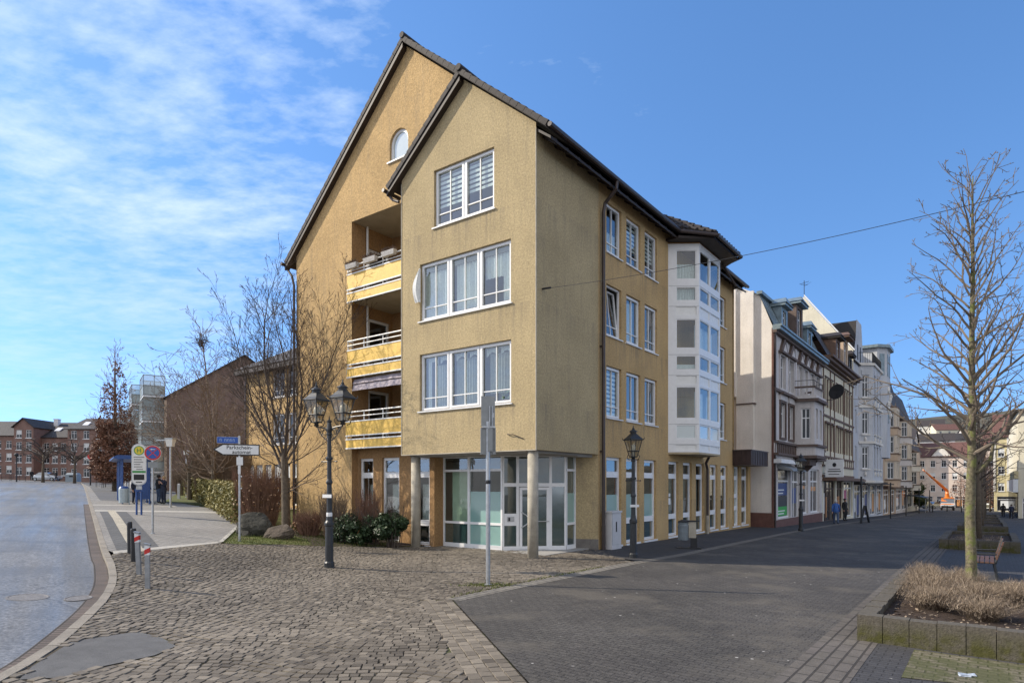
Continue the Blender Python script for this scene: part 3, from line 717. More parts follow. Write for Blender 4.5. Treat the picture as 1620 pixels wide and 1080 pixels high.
# parapets: rails, posts, golden panels
YB = .27
for k, zr in enumerate((4.95, 7.66, 10.50)):
    par = MB(); top = zr-.36; z2 = zr-1.0; z3 = zr-1.37
    x0 = -8.98 if k else -9.05; x1 = -5.72
    if k == 2: top = zr-.30; z2 = zr-.98; z3 = zr-1.34
    fr = MB()
    fr.tube([(x0,YB,zr),(x1,YB,zr)], .026, 8); fr.tube([(x0,YB,zr-.17),(x1,YB,zr-.17)], .02, 8)
    fr.tube([(x0,.55,zr),(x0,YB,zr)], .026, 8); fr.tube([(x0,.55,zr-.17),(x0,YB,zr-.17)], .02, 8)
    for x in (x0,-8.05,-7.0,-5.95): fr.tube([(x,YB+.03,z3-.05),(x,YB+.03,zr)], .02, 6)
    for z in (top, z2+.10, z2-.04, z3-.01): fr.box(x0-.01,YB-.035,z-.022,x1,YB+.02,z+.022)
    o = fr.build('balcony_railing', M['white'], B)
    pn = MB(); pn.box(x0,YB-.02,z2+.122,x1,YB+.005,top-.022); pn.box(x0,YB-.02,z3+.012,x1,YB+.005,z2-.062)
    pn.box(x0-.005,YB+.006,z2+.122,x0+.02,.57,top-.022); pn.box(x0-.005,YB+.006,z3+.012,x0+.02,.57,z2-.062)
    pn.build('balcony_panel', M['panel'], o)
# awning cloth on the lowest balcony
M['awning'] = pm('mauve_grey_awning_cloth', (.36,.32,.36), .9, .25, 9, .15, 30)
mb = MB()
for i in range(14):
    a, b_ = -8.75+3.0*i/14, -8.75+3.0*(i+1)/14; w1, w2 = .02*math.sin(i*1.7), .02*math.sin((i+1)*1.7)
    for (z0, z1, e) in ((6.02,6.2,0),(5.76,6.0,.03)):
        mb.poly([(a,.33-e+w1,z0),(b_,.33-e+w2,z0),(b_,.40-e+w2,z1),(a,.40-e+w1,z1)])
mb.build('awning', M['awning'], B)
# --- columns
for (x, y, z) in ((-.25,.2,-.2),(-5.33,.32,-.2)):
    mb = MB(); mb.lathe([(.165,z),(.165,3.22)], (x,y,0), 24); mb.build('column', M['concrete'], B, smooth=True)
# --- entrance glazing
FE = Face((-4.95,1.33,0),(1,0,0),(0,-1,0)); FD, LD = face2((-2.27,1.33),(-.75,2.85)); FS, LS = face2((-.75,2.85),(-.75,3.45))
ent = MB(); d0, d1 = -.05, .03
def gl_frame(F, L, ss, ts, w=.05, bottom=.14):
    for s in ss: ent.fbox(F, max(0,s-w), min(L,s+w), 0.0, 3.2, d0, d1)
    for t in ts: ent.fbox(F, 0, L, t-w*.8, t+w*.8, d0+.004, d1-.004)
    ent.fbox(F, 0, L, -.12, bottom, d0+.004, d1-.004); ent.fbox(F, 0, L, 3.12, 3.2, d0+.004, d1-.004)
gl_frame(FE, 2.68, (0,1.2,2.66), (.86,2.68)); gl_frame(FS, LS, (0,.6), (.86,2.68), .05)
for s in (0,.50,1.62,2.14): ent.fbox(FD, max(0,s-.045), min(LD,s+.045), -.1, 3.2, d0, d1)
ent.fbox(FD,0,LD,2.12,2.24,d0+.004,d1-.004); ent.fbox(FD,0,LD,3.12,3.2,d0+.004,d1-.004); ent.fbox(FD,0,LD,-.12,.13,d0+.004,d1-.004)
ent.fbox(FD,.05,.48,.82,1.22,d0+.008,d1+.004)
eo = ent.build('entrance_glazing', M['pvc'], B)
def pane(F, s0, s1, t0, t1, gm, d=0.0):
    q = MB(); q.fquad(F, s0, s1, t0, t1, d-.01); q.build('pane', M[gm], eo)
for (s0,s1,t0,t1,gm) in ((.05,1.15,.14,.82,'film_dark'),(1.25,2.61,.14,.82,'film'),(.05,1.15,.90,2.64,'glass'),(1.25,2.61,1.0,1.95,'film'),(1.25,2.61,1.95,2.64,'glass'),(1.25,2.61,.90,1.0,'film'),(.05,1.15,2.72,3.12,'glass'),(1.25,2.61,2.72,3.12,'glass')): pane(FE,s0,s1,t0,t1,gm)
q = MB(); q.fbox(FE,.1,.84,.86,2.7,-.40,-.36); q.build('display_board', pm('pale_green_board', (.55,.68,.50), .8, .06), eo)
for (s0,s1,t0,t1,gm) in ((.05,.46,.13,.82,'film_dark'),(.05,.46,1.22,2.12,'glass'),(.05,1.58,2.24,3.12,'glass'),(1.66,2.1,2.24,3.12,'glass'),(1.66,2.1,.13,2.12,'film_dark')): pane(FD,s0,s1,t0,t1,gm)
for (t0,t1,gm) in ((.14,.82,'film_dark'),(.9,1.9,'film'),(1.9,2.64,'glass'),(2.72,3.12,'glass')): pane(FS,.05,.55,t0,t1,gm)
mb = MB(); bars(mb, FD, .56, 1.57, .04, 2.1, d0+.006, d1+.02, .09); do = mb.build('entrance_door', M['pvc'], B)
mb = MB(); mb.fquad(FD,.65,1.48,.13,1.78,-.006); mb.build('frosted_film', M['film_dark'], do)
mb = MB(); mb.fquad(FD,.65,1.48,1.78,2.01,-.006); mb.build('pane', M['glass'], do)
mb = MB(); mb.tube([FD(.62,.75,d1+.02)+(FD.n*(.10*math.sin(math.pi*i/10)))+FD.a*(.26*math.sin(math.pi*i/10))+Vector((0,0,.52*i/10)) for i in range(11)], .02, 8)
mb.tube([FD(1.1,.96,d1+.05),FD(1.56,.96,d1+.05)], .015, 6); mb.build('door_handle', M['galv'], do)
mb = MB(); mb.fbox(FD,.14,.38,.95,1.12,d1+.006,d1+.02,0); mb.fbox(FD,.18,.24,.98,1.09,d1+.02,d1+.028,1); mb.build('doorbell_panel', [M['galv'], M['black']], B)
mb = MB(); mb.box(-4.9,3.3,-.1,-.8,3.36,3.2); mb.box(-4.9,1.5,3.14,-.8,3.3,3.19); mb.build('entrance_hall', M['interior'], B)
# --- roof
def roof_slab(mb, p, thick=.12, mt=0, me=1):
    """p: eave-left, eave-right, ridge-right, ridge-left (top surface)"""
    p = [Vector(q) for q in p]; n = (p[1]-p[0]).cross(p[3]-p[0]).normalized()
    if n.z < 0: n = -n
    k = len(mb.v); mb.v += [tuple(q) for q in p]+[tuple(q-n*thick) for q in p]
    mb.f.append((k,k+1,k+2,k+3)); mb.m.append(mt)
    for a in ((7,6,5,4),(0,4,5,1),(1,5,6,2),(2,6,7,3),(3,7,4,0)): mb.f.append(tuple(k+i for i in a)); mb.m.append(me)
def slope_uv(o):
    me = o.data; ul = me.uv_layers.new()
    for p in me.polygons:
        n = p.normal; h = Vector((-n.y, n.x, 0)); 
        if h.length < 1e-4: h = Vector((1,0,0))
        h.normalize(); s = n.cross(h)
        for li in p.loop_indices:
            c = me.vertices[me.loops[li].vertex_index].co; ul.data[li].uv = (c.dot(h), c.dot(s))
def verge(mb, a, b_, w, m=0, step=.33):
    """stepped verge tiles along a sloping edge from a to b (w = outward vector)"""
    a = Vector(a); b_ = Vector(b_); L = (b_-a).length; d = (b_-a)/L; n = int(L/step); w = Vector(w)
    up = w.cross(d).normalized()
    if up.z < 0: up = -up
    for i in range(n):
        p = a+d*(i*L/n); q = a+d*((i+1)*L/n+.03); e = up*.035
        mb.hexa([p-up*.13+w*.02, q-up*.13+w*.02, q-up*.13-w*.2, p-up*.13-w*.2, p+e+w*.02, q+up*.005+w*.02, q+up*.005-w*.2, p+e-w*.2], m)
zr = 18.15; ridx = -6.05
EL = (-13.25, 11.62); ER = (.57, 12.58)
yf = .36; yb = 18.6; yv = -.22
mb = MB()
roof_slab(mb, [(ER[0],yf,ER[1]),(ER[0],yb,ER[1]),(ridx,yb-6.4,zr),(ridx,yf,zr)])
roof_slab(mb, [(EL[0],yb,EL[1]),(EL[0],yf,EL[1]),(ridx,yf,zr),(ridx,yb-6.4,zr)])
mb.poly([(ER[0],yb,ER[1]),(EL[0],yb,EL[1]),(ridx,yb-6.4,zr)])
bzr = 15.42; bx = -2.83
roof_slab(mb, [(ER[0],yv,ER[1]),(ER[0],yf,ER[1]),(bx,yf,bzr),(bx,yv,bzr)])
roof_slab(mb, [(-6.25,2.4,12.62),(-6.25,yv,12.62),(bx,yv,bzr),(bx,2.4,bzr)])
# hipped roof of the bay
h0, h1, h2, h3 = (.57,9.3,12.60), (1.75,10.35,12.45), (1.75,13.45,12.45), (.57,14.5,12.60)
t1, t2 = (-1.1,10.6,14.05), (-1.1,13.2,14.05)
for p in ([h1,h2,t2,t1],[h0,h1,t1,t1],[h2,h3,t2,t2]):
    k = len(mb.v)
    q = p if p[2] != p[3] else p[:3]
    mb.v += q; mb.f.append(tuple(range(k,k+len(q)))); mb.m.append(0)
ro = mb.build('roof', [M['roofdark'], M['roofplain']], B); slope_uv(ro)
mb = MB()
verge(mb, (EL[0],yf,EL[1]+.03), (ridx,yf,zr+.03), (0,-1,0)); verge(mb, (ER[0]-2,yf,ER[1]+1.78), (ridx,yf,zr+.03), (0,-1,0))
mb.tube([(ridx,yf-.05,zr+.06),(ridx,yb-6.4,zr+.06)], .11, 8); mb.build('verge_tiles', M['roofplain'], B); mb = MB()
verge(mb, (-6.25,yv,12.65), (bx,yv,bzr+.03), (0,-1,0)); verge(mb, (ER[0],yv,ER[1]+.03), (bx,yv,bzr+.03), (0,-1,0))
mb.tube([(bx,yv-.06,bzr+.06),(bx,2.2,bzr+.06)], .11, 8); mb.build('verge_tiles', M['roofplain'], B); mb = MB()
for a, b_ in ((h1,t1),(h2,t2)):
    n = 9
    for i in range(n):
        p = Vector(a).lerp(Vector(b_), i/n); q = Vector(a).lerp(Vector(b_), (i+1.15)/n); mb.tube([p+Vector((0,0,.05)), q+Vector((0,0,.03))], [.10,.075], 8)
# pantile rows of the bay roof
for (p, q, r, s_) in ((h1,h2,t2,t1),(h0,h1,t1,t1),(h2,h3,t2,t2)):
    p, q, r, s_ = map(Vector, (p,q,r,s_)); nr = 6
    for i in range(nr):
        a = p.lerp(s_, i/nr); b_ = q.lerp(r, i/nr); a2 = p.lerp(s_, (i+1)/nr); b2 = q.lerp(r, (i+1)/nr); L = (b_-a).length; nc = max(1, int(L/.3))
        for j in range(nc):
            c = a.lerp(b_, (j+.5)/nc); c2 = a2.lerp(b2, (j+.5)/nc)
            if (b2-a2).length < .15 and j != nc//2: continue
            mb.tube([c+Vector((0,0,.05)), c2+Vector((0,0,.02))], [.1,.075], 6)
mb.build('bay_roof_tiles', M['roofplain'], ro)
# timber: soffits, rafter tails, barge boards
mb = MB()
def rafters(x, y0, y1, z, n):
    for i in range(n):
        y = y0+(y1-y0)*(i+.5)/n; mb.hexa([(0.0,y-.05,z-.12),(x,y-.05,z-.44),(x,y+.05,z-.44),(0,y+.05,z-.12),(0,y-.05,z+.1),(x,y-.05,z-.26),(x,y+.05,z-.26),(0,y+.05,z+.1)])
rafters(.46, .05, 9.4, 12.66, 14); rafters(.46, 14.4, 18.4, 12.66, 6)
mb.hexa([(0,.02,12.62),(.5,.02,12.24),(.5,9.4,12.24),(0,9.4,12.62),(0,.02,12.7),(.5,.02,12.32),(.5,9.4,12.32),(0,9.4,12.7)])
mb.hexa([(0,14.3,12.62),(.5,14.3,12.24),(.5,18.6,12.24),(0,18.6,12.62),(0,14.3,12.7),(.5,14.3,12.32),(.5,18.6,12.32),(0,18.6,12.7)])
mb.prism([(.0,9.4),(.55,9.4),(1.68,10.4),(1.68,13.4),(.55,14.4),(0,14.4)], 12.26, 12.36)
for (a, b_) in (((EL[0],EL[1]),(ridx,zr)),):
    mb.hexa([(a[0],yf-.0,a[1]-.32),(b_[0],yf-.0,b_[1]-.36),(b_[0],.58,b_[1]-.36),(a[0],.58,a[1]-.32),(a[0],yf,a[1]-.17),(b_[0],yf,b_[1]-.2),(b_[0],.58,b_[1]-.2),(a[0],.58,a[1]-.17)])
for (a, b_) in (((-6.25,12.62),(bx,bzr)),):
    mb.hexa([(a[0],yv+.01,a[1]-.30),(b_[0],yv+.01,b_[1]-.34),(b_[0],.01,b_[1]-.34),(a[0],.01,a[1]-.30),(a[0],yv+.01,a[1]-.17),(b_[0],yv+.01,b_[1]-.2),(b_[0],.01,b_[1]-.2),(a[0],.01,a[1]-.17)])
mb.tube([(.9,13.6,12.3),(1.5,13.8,11.2)], .05, 6)
mb.build('eaves_timber', M['timber'], B)
# gutters and pipes
def gutter(path, r=.075):
    mg = MB()
    for a, b_ in zip(path, path[1:]): mg.tube([a, b_], r, 8)
    return mg
mg = gutter([(.64,-.24,12.50),(.64,9.35,12.50),(1.82,10.35,12.37),(1.82,13.5,12.37),(.64,14.5,12.50),(.64,18.5,12.50)])
mg.tube([(-6.33,-.3,12.52),(-6.33,.5,12.50)], .07, 8); mg.tube([(-6.33,-.1,12.48),(-6.1,-.05,12.2),(-5.8,-.04,12.05)], .05, 8)
mg.tube([(-13.33,.25,11.55),(-13.33,18,11.55)], .075, 8); mg.tube([(-13.33,.45,11.5),(-12.9,.48,11.0),(-12.78,.5,10.6),(-12.78,.5,.2)], .05, 8)
mg.build('gutter', M['gutter'], B, smooth=False)
mg = MB(); mg.tube([(.62,3.9,12.45),(.6,3.9,12.2),(.18,3.88,11.8),(.12,3.88,11.5),(.12,3.88,.75)], .062, 10); mg.tube([(.12,3.88,.8),(.12,3.88,-.2)], .07, 10)
mg.box(.0,3.82,3.3,.06,3.94,3.36); mg.box(.0,3.82,6.9,.06,3.94,6.96)
mg.build('downpipe', M['gutter'], B)
mg = MB(); mg.tube([(.35,13.55,3.5),(.12,13.75,3.2),(.12,13.95,2.9),(.12,13.95,.7)], .062, 10); mg.tube([(.12,13.95,.75),(.12,13.95,-.5)], .075, 10, 1); mg.build('downpipe', [M['gutter'], M['concrete']], B)
# --- bay (oriel): white panels, three storeys
bay = [(0,9.65),(1.05,10.40),(1.05,12.95),(0,13.70)]
lv = [(3.54,3.62,'rail'),(3.62,3.85,'panel'),(3.85,4.09,'rail'),(4.09,4.70,'low'),(4.70,4.93,'rail'),(4.93,6.28,'big'),(6.28,6.38,'rail'),(6.38,6.72,'panel'),(6.72,6.96,'rail'),(6.96,7.57,'low'),(7.57,7.85,'rail'),(7.85,9.09,'big'),(9.09,9.25,'rail'),(9.25,9.59,'panel'),(9.59,9.83,'rail'),(9.83,10.43,'low'),(10.43,10.72,'rail'),(10.72,11.96,'big'),(11.96,12.13,'rail')]
mb = MB(); gl = []; pan = []; lines = MB()
for (p, q) in zip(bay, bay[1:]):
    F, L = face2(p, q); n = 2 if L > 2 else 1; mg = .10
    e0 = .32 if (p == bay[0]) else .09; e1 = .12 if p == bay[0] else (.09 if n == 2 else .3)
    mb.fbox(F,0,e0,3.54,12.13,-.08,0); mb.fbox(F,L-e1,L,3.54,12.13,-.08,0)
    segs = [(e0,L-e1)] if n == 1 else [(e0,L/2-.06),(L/2+.06,L-e1)]
    if n == 2: mb.fbox(F,L/2-.06,L/2+.06,3.54,12.13,-.08,0)
    for (a, b_) in segs:
        for (t0, t1, k) in lv:
            if k == 'rail':
                mb.fbox(F,a,b_,t0,t1,-.08,0)
            elif k == 'panel': pan.append((F,a,b_,t0,t1))
            else:
                bars(mb,F,a,b_,t0,t1,-.07,-.012,.045); gl.append((F,a+.04,b_-.04,t0+.04,t1-.04,k))
    for t in (3.87,4.71,6.74,7.6,9.61,10.46): lines.fbox(F,.02,L-.02,t-.006,t+.006,0,.004)
    mb.fbox(F,-.02,L+.02,12.13,12.2,-.08,.02)
bo = mb.build('bay_window', M['pvc'], B)

for (F,a,b_,t0,t1) in pan: q = MB(); q.fbox(F,a,b_,t0,t1,-.08,-.03); q.build('bay_panel', M['white'], bo)
lines.build('panel_joint', M['signback'], bo)
for i, (F,a,b_,t0,t1,k) in enumerate(gl):
    q = MB(); q.fquad(F,a,b_,t0,t1,-.045); q.build('pane', M['milk' if (k == 'low' and t0 < 5) else 'glass'], bo)
q = MB(); F, L = face2(*bay[:2]); wavy(q, F, .36, L-.15, 10.76, 11.4, -.16, 0, .02, .12); wavy(q, F, .36, L-.15, 9.9, 10.4, -.16, 0, .02, .12); q.fbox(F,.36,L-.15,7.03,7.2,-.12,-.1)
F, L = face2(*bay[1:3]); wavy(q, F, .2, L-.2, 7.9, 8.9, -.3, 0, .03, .2); wavy(q, F, .2, 1.2, 4.95, 6.1, -.3, 0, .03, .2)
q.build('curtain', M['curtain'], bo)
for z0_, z1_ in ((6.62,6.72),(9.5,9.6)): q = MB(); q.prism([(0,9.7),(1.0,10.4),(1.0,12.95),(0,13.65)], z0_, z1_, 0); q.build('bay_floor', M['interior'], bo)
q = MB(); q.prism(bay, 3.46, 3.54, 0); q.build('bay_soffit', M['soffit'], bo); q = MB()
for (p, r) in zip(bay, bay[1:]):
    F, L = face2(p, r); q.fbox(F,0,L,12.2,12.42,-.1,-.01,0)
q.build('bay_frieze', M['reveal'], bo)
# brown sheet fascia over the low end of the building
mb = MB(); mb.box(.0,17.95,3.2,.95,20.95,3.95)
for i in range(10): mb.box(.952,18.1+i*.31,3.2,.975,18.15+i*.31,3.93)
for i in range(3): mb.box(.1+i*.3,17.925,3.2,.15+i*.3,17.948,3.93)
mb.box(-.02,17.9,3.95,1.0,21.0,4.0)
mb.build('sheet_metal_fascia', M['brownclad'], B)
# things on and around the house
for i, (x, z) in enumerate(((-8.55,10.44),(-7.5,10.46),(-6.5,10.48))):
    lab = ['snow-white flower box hanging at the outer end of the top balcony rail','pale flower box in the middle of the top balcony rail','pale flower box at the top balcony end beside the khaki block'][i]
    t = thing('flower_box', lab, 'flower box', (0,0,0), 0, 'flower boxes on the top balcony')
    p = st(x, YB-.14); t.location = (p[0],p[1],z); t.rotation_euler = (0,0,RZ)
    mb = MB(); mb.hexa([(-.3,-.06,-.1),(.3,-.06,-.1),(.3,.07,-.1),(-.3,.07,-.1),(-.33,-.09,.07),(.33,-.09,.07),(.33,.09,.07),(-.33,.09,.07)]); mb.build('box', pm('weathered_pale_box', (.40,.38,.36), .7, .25, 10), t)
    mb = MB()
    for k in range(110):
        a = (random.uniform(-.32,.32), random.uniform(-.07,.07), .08); mb.tube([a,(a[0]+random.uniform(-.08,.08),a[1]+random.uniform(-.1,.06),a[2]+random.uniform(.04,.14))], [.012,.006], 3)
    mb.build('dry_plants', pm('dry_flower_stems', (.13,.085,.06), .9, .3), t)
p = st(-4.78,-.06); t = thing('loose_curtain', 'pale curtain blown out of the left sash of the middle window', 'curtain', (p[0],p[1],8.0), RZ)
mb = MB(); n = 10
for i in range(n):
    z0, z1 = 1.5-1.15*i/n, 1.5-1.15*(i+1)/n; w = lambda z: .04+.30*math.sin(math.pi*min(1,max(0,(1.52-z)/1.5)))
    for j in range(4):
        a0, a1 = j/4, (j+1)/4; y = lambda a, z: -.02-.16*math.sin(math.pi*a)*math.sin(math.pi*(1.5-z)/1.3)-.03*math.sin(a*9)
        mb.poly([(.08-a0*w(z0),y(a0,z0),z0),(.08-a1*w(z0),y(a1,z0),z0),(.08-a1*w(z1),y(a1,z1),z1),(.08-a0*w(z1),y(a0,z1),z1)])
mb.build('cloth', M['curtain'], t, smooth=True)
p = st(.2,4.38); t = thing('utility_cabinet', 'light grey utility cabinet against the wall beside the dark downpipe', 'cabinet', (p[0],p[1],g(p[0])), RZ)
mb = MB(); mb.box(-.16,-.34,.12,.16,.34,1.26); mb.box(-.19,-.37,1.26,.19,.37,1.32); mb.box(-.17,-.35,.0,.17,.35,.12); mb.build('body', M['greybox'], t)
mb = MB(); mb.box(.16,-.05,.6,.18,.0,.95); mb.build('lock', M['black'], t)
mb = MB(); mb.box(.161,-.32,.16,.168,.32,.165); mb.box(.161,-.32,.16,.168,-.315,1.24); mb.build('door_gap', M['signback'], t)
p = st(-1.3,.24); t = thing('potted_plant', 'small green potted plant inside the right pane of the lowest block window', 'plant', (p[0],p[1],4.70), RZ)
mb = MB(); mb.lathe([(.06,0),(.085,.12),(.08,.13)], (0,0,0), 10); mb.build('pot', M['terracotta'], t); mb = MB()
for k in range(60):
    a = random.uniform(0,6.28); q = random.uniform(.03,.19); z = random.uniform(.12,.36); c = Vector((q*math.cos(a),q*.6*math.sin(a),z)); mb.poly([c+Vector((-.03,0,-.02)),c+Vector((.02,-.02,-.01)),c+Vector((.04,.01,.03)),c+Vector((-.01,.02,.03))])
mb.build('leaves', pm('house_plant_leaves', (.04,.11,.025), .5, .3), t)
# overhead cable across the street
def cable(name, pts, sag, label, r=.0075):
    a, b_ = Vector(pts[0]), Vector(pts[1]); mb = MB(); P = []
    for i in range(33):
        t_ = i/32; q = a.lerp(b_, t_); q.z -= sag*4*t_*(1-t_); P.append(q)
    mb.tube(P, r, 5); o = mb.build(name, M['black'], None); tag(o, label, 'cable'); return o
p0 = st(.02,.3); p1 = st(17,.3)
cable('overhead_cable', ((p0[0],p0[1],8.02),(p1[0],p1[1],8.25)), .40, 'thin cable strung from the khaki wall across the street to the upper right')
mb = MB(); mb.tube([(p0[0],p0[1],8.02),(p0[0]+.25,p0[1]-.1,8.03)], .03, 6); tag(mb.build('cable_hook', M['black']), 'small dark hook holding the cable on the khaki wall', 'hook')
# bent conduit on the block front
mb = MB(); mb.tube([(-1.05,-.02,3.72),(-.95,-.05,3.70),(-.82,-.05,3.70),(-.45,-.02,3.56)], .014, 5); mb.build('conduit', M['timber'], B)
# ------------------------------------------------------------------ neighbouring houses
def house(name, label, x, y, rz=RZ, cat='building', group=None):
    p = st(x, y); return thing(name, label, cat, (p[0], p[1], 0), rz, group)
def far_window(par, F, s0, s1, t0, t1, depth=.12, fw=.07, trans=True, frame='pvc', name='window', sill=None, blind=0):
    """frame, bars and pane in one small mesh"""
    mb = MB(); d = -depth
    bars(mb, F, s0, s1, t0, t1, d-.05, d+.0, fw, 0)
    mb.fbox(F, (s0+s1)/2-.03, (s0+s1)/2+.03, t0+fw, t1-fw, d-.045, d+.006, 0)
    if trans: tt = t0+(t1-t0)*.68; mb.fbox(F, s0+fw, s1-fw, tt-.03, tt+.03, d-.04, d+.003, 0)
    mb.fquad(F, s0+fw, s1-fw, t0+fw, t1-fw, d-.03, 1)
    if blind: mb.fquad(F, s0+fw, s1-fw, t1-fw-(t1-t0)*blind, t1-fw, d-.026, 3)
    if sill: mb.fbox(F, s0-.08, s1+.08, t0-.1, t0, d, .09, 2)
    return mb.build(name, [M[frame], M['glass_far'], M[sill or 'sillm'], M['curtain']], par)
def box_walls(mb, w, dp, z0, z1, m=0, sides=True):
    """side and back walls of a house whose street front is x=0, y 0..w, running back to x=-dp"""
    mb.poly([(0,0,z0),(-dp,0,z0),(-dp,0,z1),(0,0,z1)], m); mb.poly([(0,w,z0),(-dp,w,z0),(-dp,w,z1),(0,w,z1)], m)
    mb.poly([(-dp,0,z0),(-dp,w,z0),(-dp,w,z1),(-dp,0,z1)], m)
FH = Face((0,0,0),(0,1,0),(1,0,0))
M['lilac'] = stucco('stucco_greyish_lilac', (.60,.565,.55), amt=.25, fine=.12)
M['umber'] = pm('umber_ornament_paint', (.12,.085,.07), .8, .2, 5)
M['slatezinc'] = pm('blue_grey_zinc', (.20,.255,.28), .45, .25, 3, metal=.3)
M['creamy'] = stucco('stucco_pale_yellow', (.68,.63,.50), amt=.2, fine=.1)
M['brownwood'] = pm('brown_timber_trim', (.13,.075,.05), .7, .25, 5)
M['greyd'] = stucco('stucco_blue_grey', (.50,.515,.545), amt=.25, fine=.14)
M['tan'] = stucco('stucco_tan', (.52,.39,.28), amt=.15, fine=.1)
M['tanlight'] = stucco('stucco_light_tan', (.60,.52,.42), amt=.15, fine=.1)
M['pinkish'] = stucco('stucco_pinkish', (.62,.52,.45), amt=.12, fine=.08)
M['whiteish'] = stucco('stucco_off_white', (.68,.65,.60), amt=.12, fine=.08)
M['lemon'] = stucco('stucco_lemon', (.58,.50,.29), amt=.1, fine=.08)
M['shopdark'] = glassmat('dark_shop_window', (.6,.65,.65), .10, .05, .9, (.03,.03,.035))
M['redroof'] = tiles('red_roof_tiles', (.135,.065,.05))
M['slate'] = tiles('grey_slates', (.045,.036,.033))
M['poster_blue'] = pm('poster_blue', (.02,.05,.2), .5, .2); M['poster_green'] = pm('poster_green', (.03,.35,.05), .5, .2)
M['poster_pink'] = pm('poster_pink', (.40,.05,.16), .5, .2); M['poster_orange'] = pm('poster_orange', (.55,.25,.08), .5, .2)
M['brick'] = brickmat('red_brown_brick', (.25,.125,.095), (.20,.10,.078), (.22,.19,.17), .25, .083, .013)
M['brickdark'] = brickmat('dark_brown_brick', (.23,.135,.10), (.18,.105,.08), (.2,.17,.15), .25, .083, .013)
def shop(par, F, s0, s1, t0, t1, posters=(), n=2, tr=.72, frame='pvc'):
    mb = MB(); bars(mb, F, s0, s1, t0, t1, -.22, -.12, .09, 0); tt = t0+(t1-t0)*tr; mb.fbox(F, s0+.09, s1-.09, tt-.05, tt+.05, -.22, -.12, 0)
    for i in range(1, n): s = s0+(s1-s0)*i/n; mb.fbox(F, s-.04, s+.04, t0+.09, t1-.09, -.215, -.125, 0)
    mb.fquad(F, s0+.09, s1-.09, t0+.09, t1-.09, -.17, 1); o = mb.build('shop_window', [M[frame], M['shopdark']], par)
    for (a, b_, c, d, m_) in posters:
        q = MB(); q.fbox(F, s0+.12+(s1-s0-.24)*a, s0+.12+(s1-s0-.24)*b_, t0+(t1-t0)*c, t0+(t1-t0)*d, -.168, -.163); q.build('poster', M[m_], o)
    return o
# --- house A : grey-lilac with umber ornaments and zinc mansard
A = house('ornate_house', 'grey lilac old house with umber pediments, bay and zinc mansard, beside the ochre corner house', 1.1, 21.5)
w = 12.9; SW = [(1.45,2.55),(3.40,4.50),(5.75,6.75),(7.35,8.35),(9.2,10.2),(10.9,11.9)]
mb = MB(); holes = [rect(a,b_,7.75,9.65) for a,b_ in SW]+[rect(a,b_,4.95,7.0) for a,b_ in SW[:2]]+[rect(a,b_,4.95,7.0) for a,b_ in ((9.2,10.2),(10.9,11.9))]
holes += [rect(1.05,3.9,.25,3.25), rect(4.3,6.2,.1,3.25), rect(7.0,8.6,.3,3.25), rect(9.3,12.0,.3,3.25)]
mb.wall(FH, rect(0,w,-1.2,10.95), holes, .16, 0)
mb.build('front_wall', M['lilac'], A)
mb = MB()
# blank flank towards the camera with chimney breast, mansard profile on top
prof = [(0,-1.2),(0,10.95),(-.75,12.9),(-1.6,13.35),(-5.5,14.9),(-9.5,13.3),(-11,10.5),(-11,-1.2)]
mb.poly([(p[0],0,p[1]) for p in prof][::-1], 0); mb.poly([(p[0],w,p[1]) for p in prof], 0)
mb.box(-1.95,-.22,3.9,-1.0,-.002,13.1,0); mb.box(-3.4,-.35,7.2,-1.95,-.002,13.4,0)
mb.box(-.0,-.03,-1.2,-11,-.004,.62,1); mb.box(-.06,-.05,-1.2,.04,.1,10.9,1); mb.box(-1.95,-.26,6.72,-.9,-.01,6.80,2)
mb.poly([(-11,0,-1.2),(-11,w,-1.2),(-11,w,10.5),(-11,0,10.5)], 0)
mb.build('flank_wall', [M['cream'], M['terracotta'], M['umber']], A)
mb = MB()
def mansard(mb, w, z0, x0=0.25, y0=-.1, steep=(-.75,1.95), top=(-5.5,4.0), m=0, back=-11):
    mb.poly([(x0-.15,y0,z0),(x0-.15,w+.1,z0),(steep[0],w+.1,z0+steep[1]),(steep[0],y0,z0+steep[1])], m)
    mb.poly([(steep[0],y0,z0+steep[1]),(steep[0],w+.1,z0+steep[1]),(top[0],w+.1,z0+top[1]),(top[0],y0,z0+top[1])], m)
    mb.poly([(top[0],y0,z0+top[1]),(top[0],w+.1,z0+top[1]),(back,w+.1,z0),(back,y0,z0)], m)
mansard(mb, w, 10.95); 
for s in range(0, 26): mb.hexa([(.12,s*.5,10.95),(.15,s*.5,10.95),(.15,s*.5+.03,10.95),(.12,s*.5+.03,10.95),(-.76,s*.5,12.9),(-.73,s*.5,12.93),(-.73,s*.5+.03,12.93),(-.76,s*.5+.03,12.9)], 0)
ro = mb.build('mansard_roof', [M['slatezinc']], A)
mb = MB()
for (z0, z1, x) in ((10.62,10.78,.22),(10.78,10.95,.42),(10.95,11.06,.5)): mb.box(-.0,-.12,z0,x,w+.1,z1,0 if z1 < 10.9 else 1)
mb.box(-.85,-.15,12.88,-.55,w+.1,13.05,1)
for (z0, z1, x, m_) in ((7.45,7.6,.14,0),(4.52,4.64,.28,0),(3.86,3.98,.3,0),(3.98,4.52,.12,2)): mb.box(.0,0,z0,x,w,z1,m_)
for k in range(32): 
    y = .35+k*.4; mb.box(.12,y,4.0,.2,y+.16,4.5,0)
mb.box(.0,-.02,3.4,.45,4.1,3.62,3); mb.hexa([(.0,.8,3.1),(.9,.8,2.95),(.9,4.1,2.95),(0,4.1,3.1),(0,.8,3.35),(.75,.8,3.1),(.75,4.1,3.1),(0,4.1,3.35)],4)
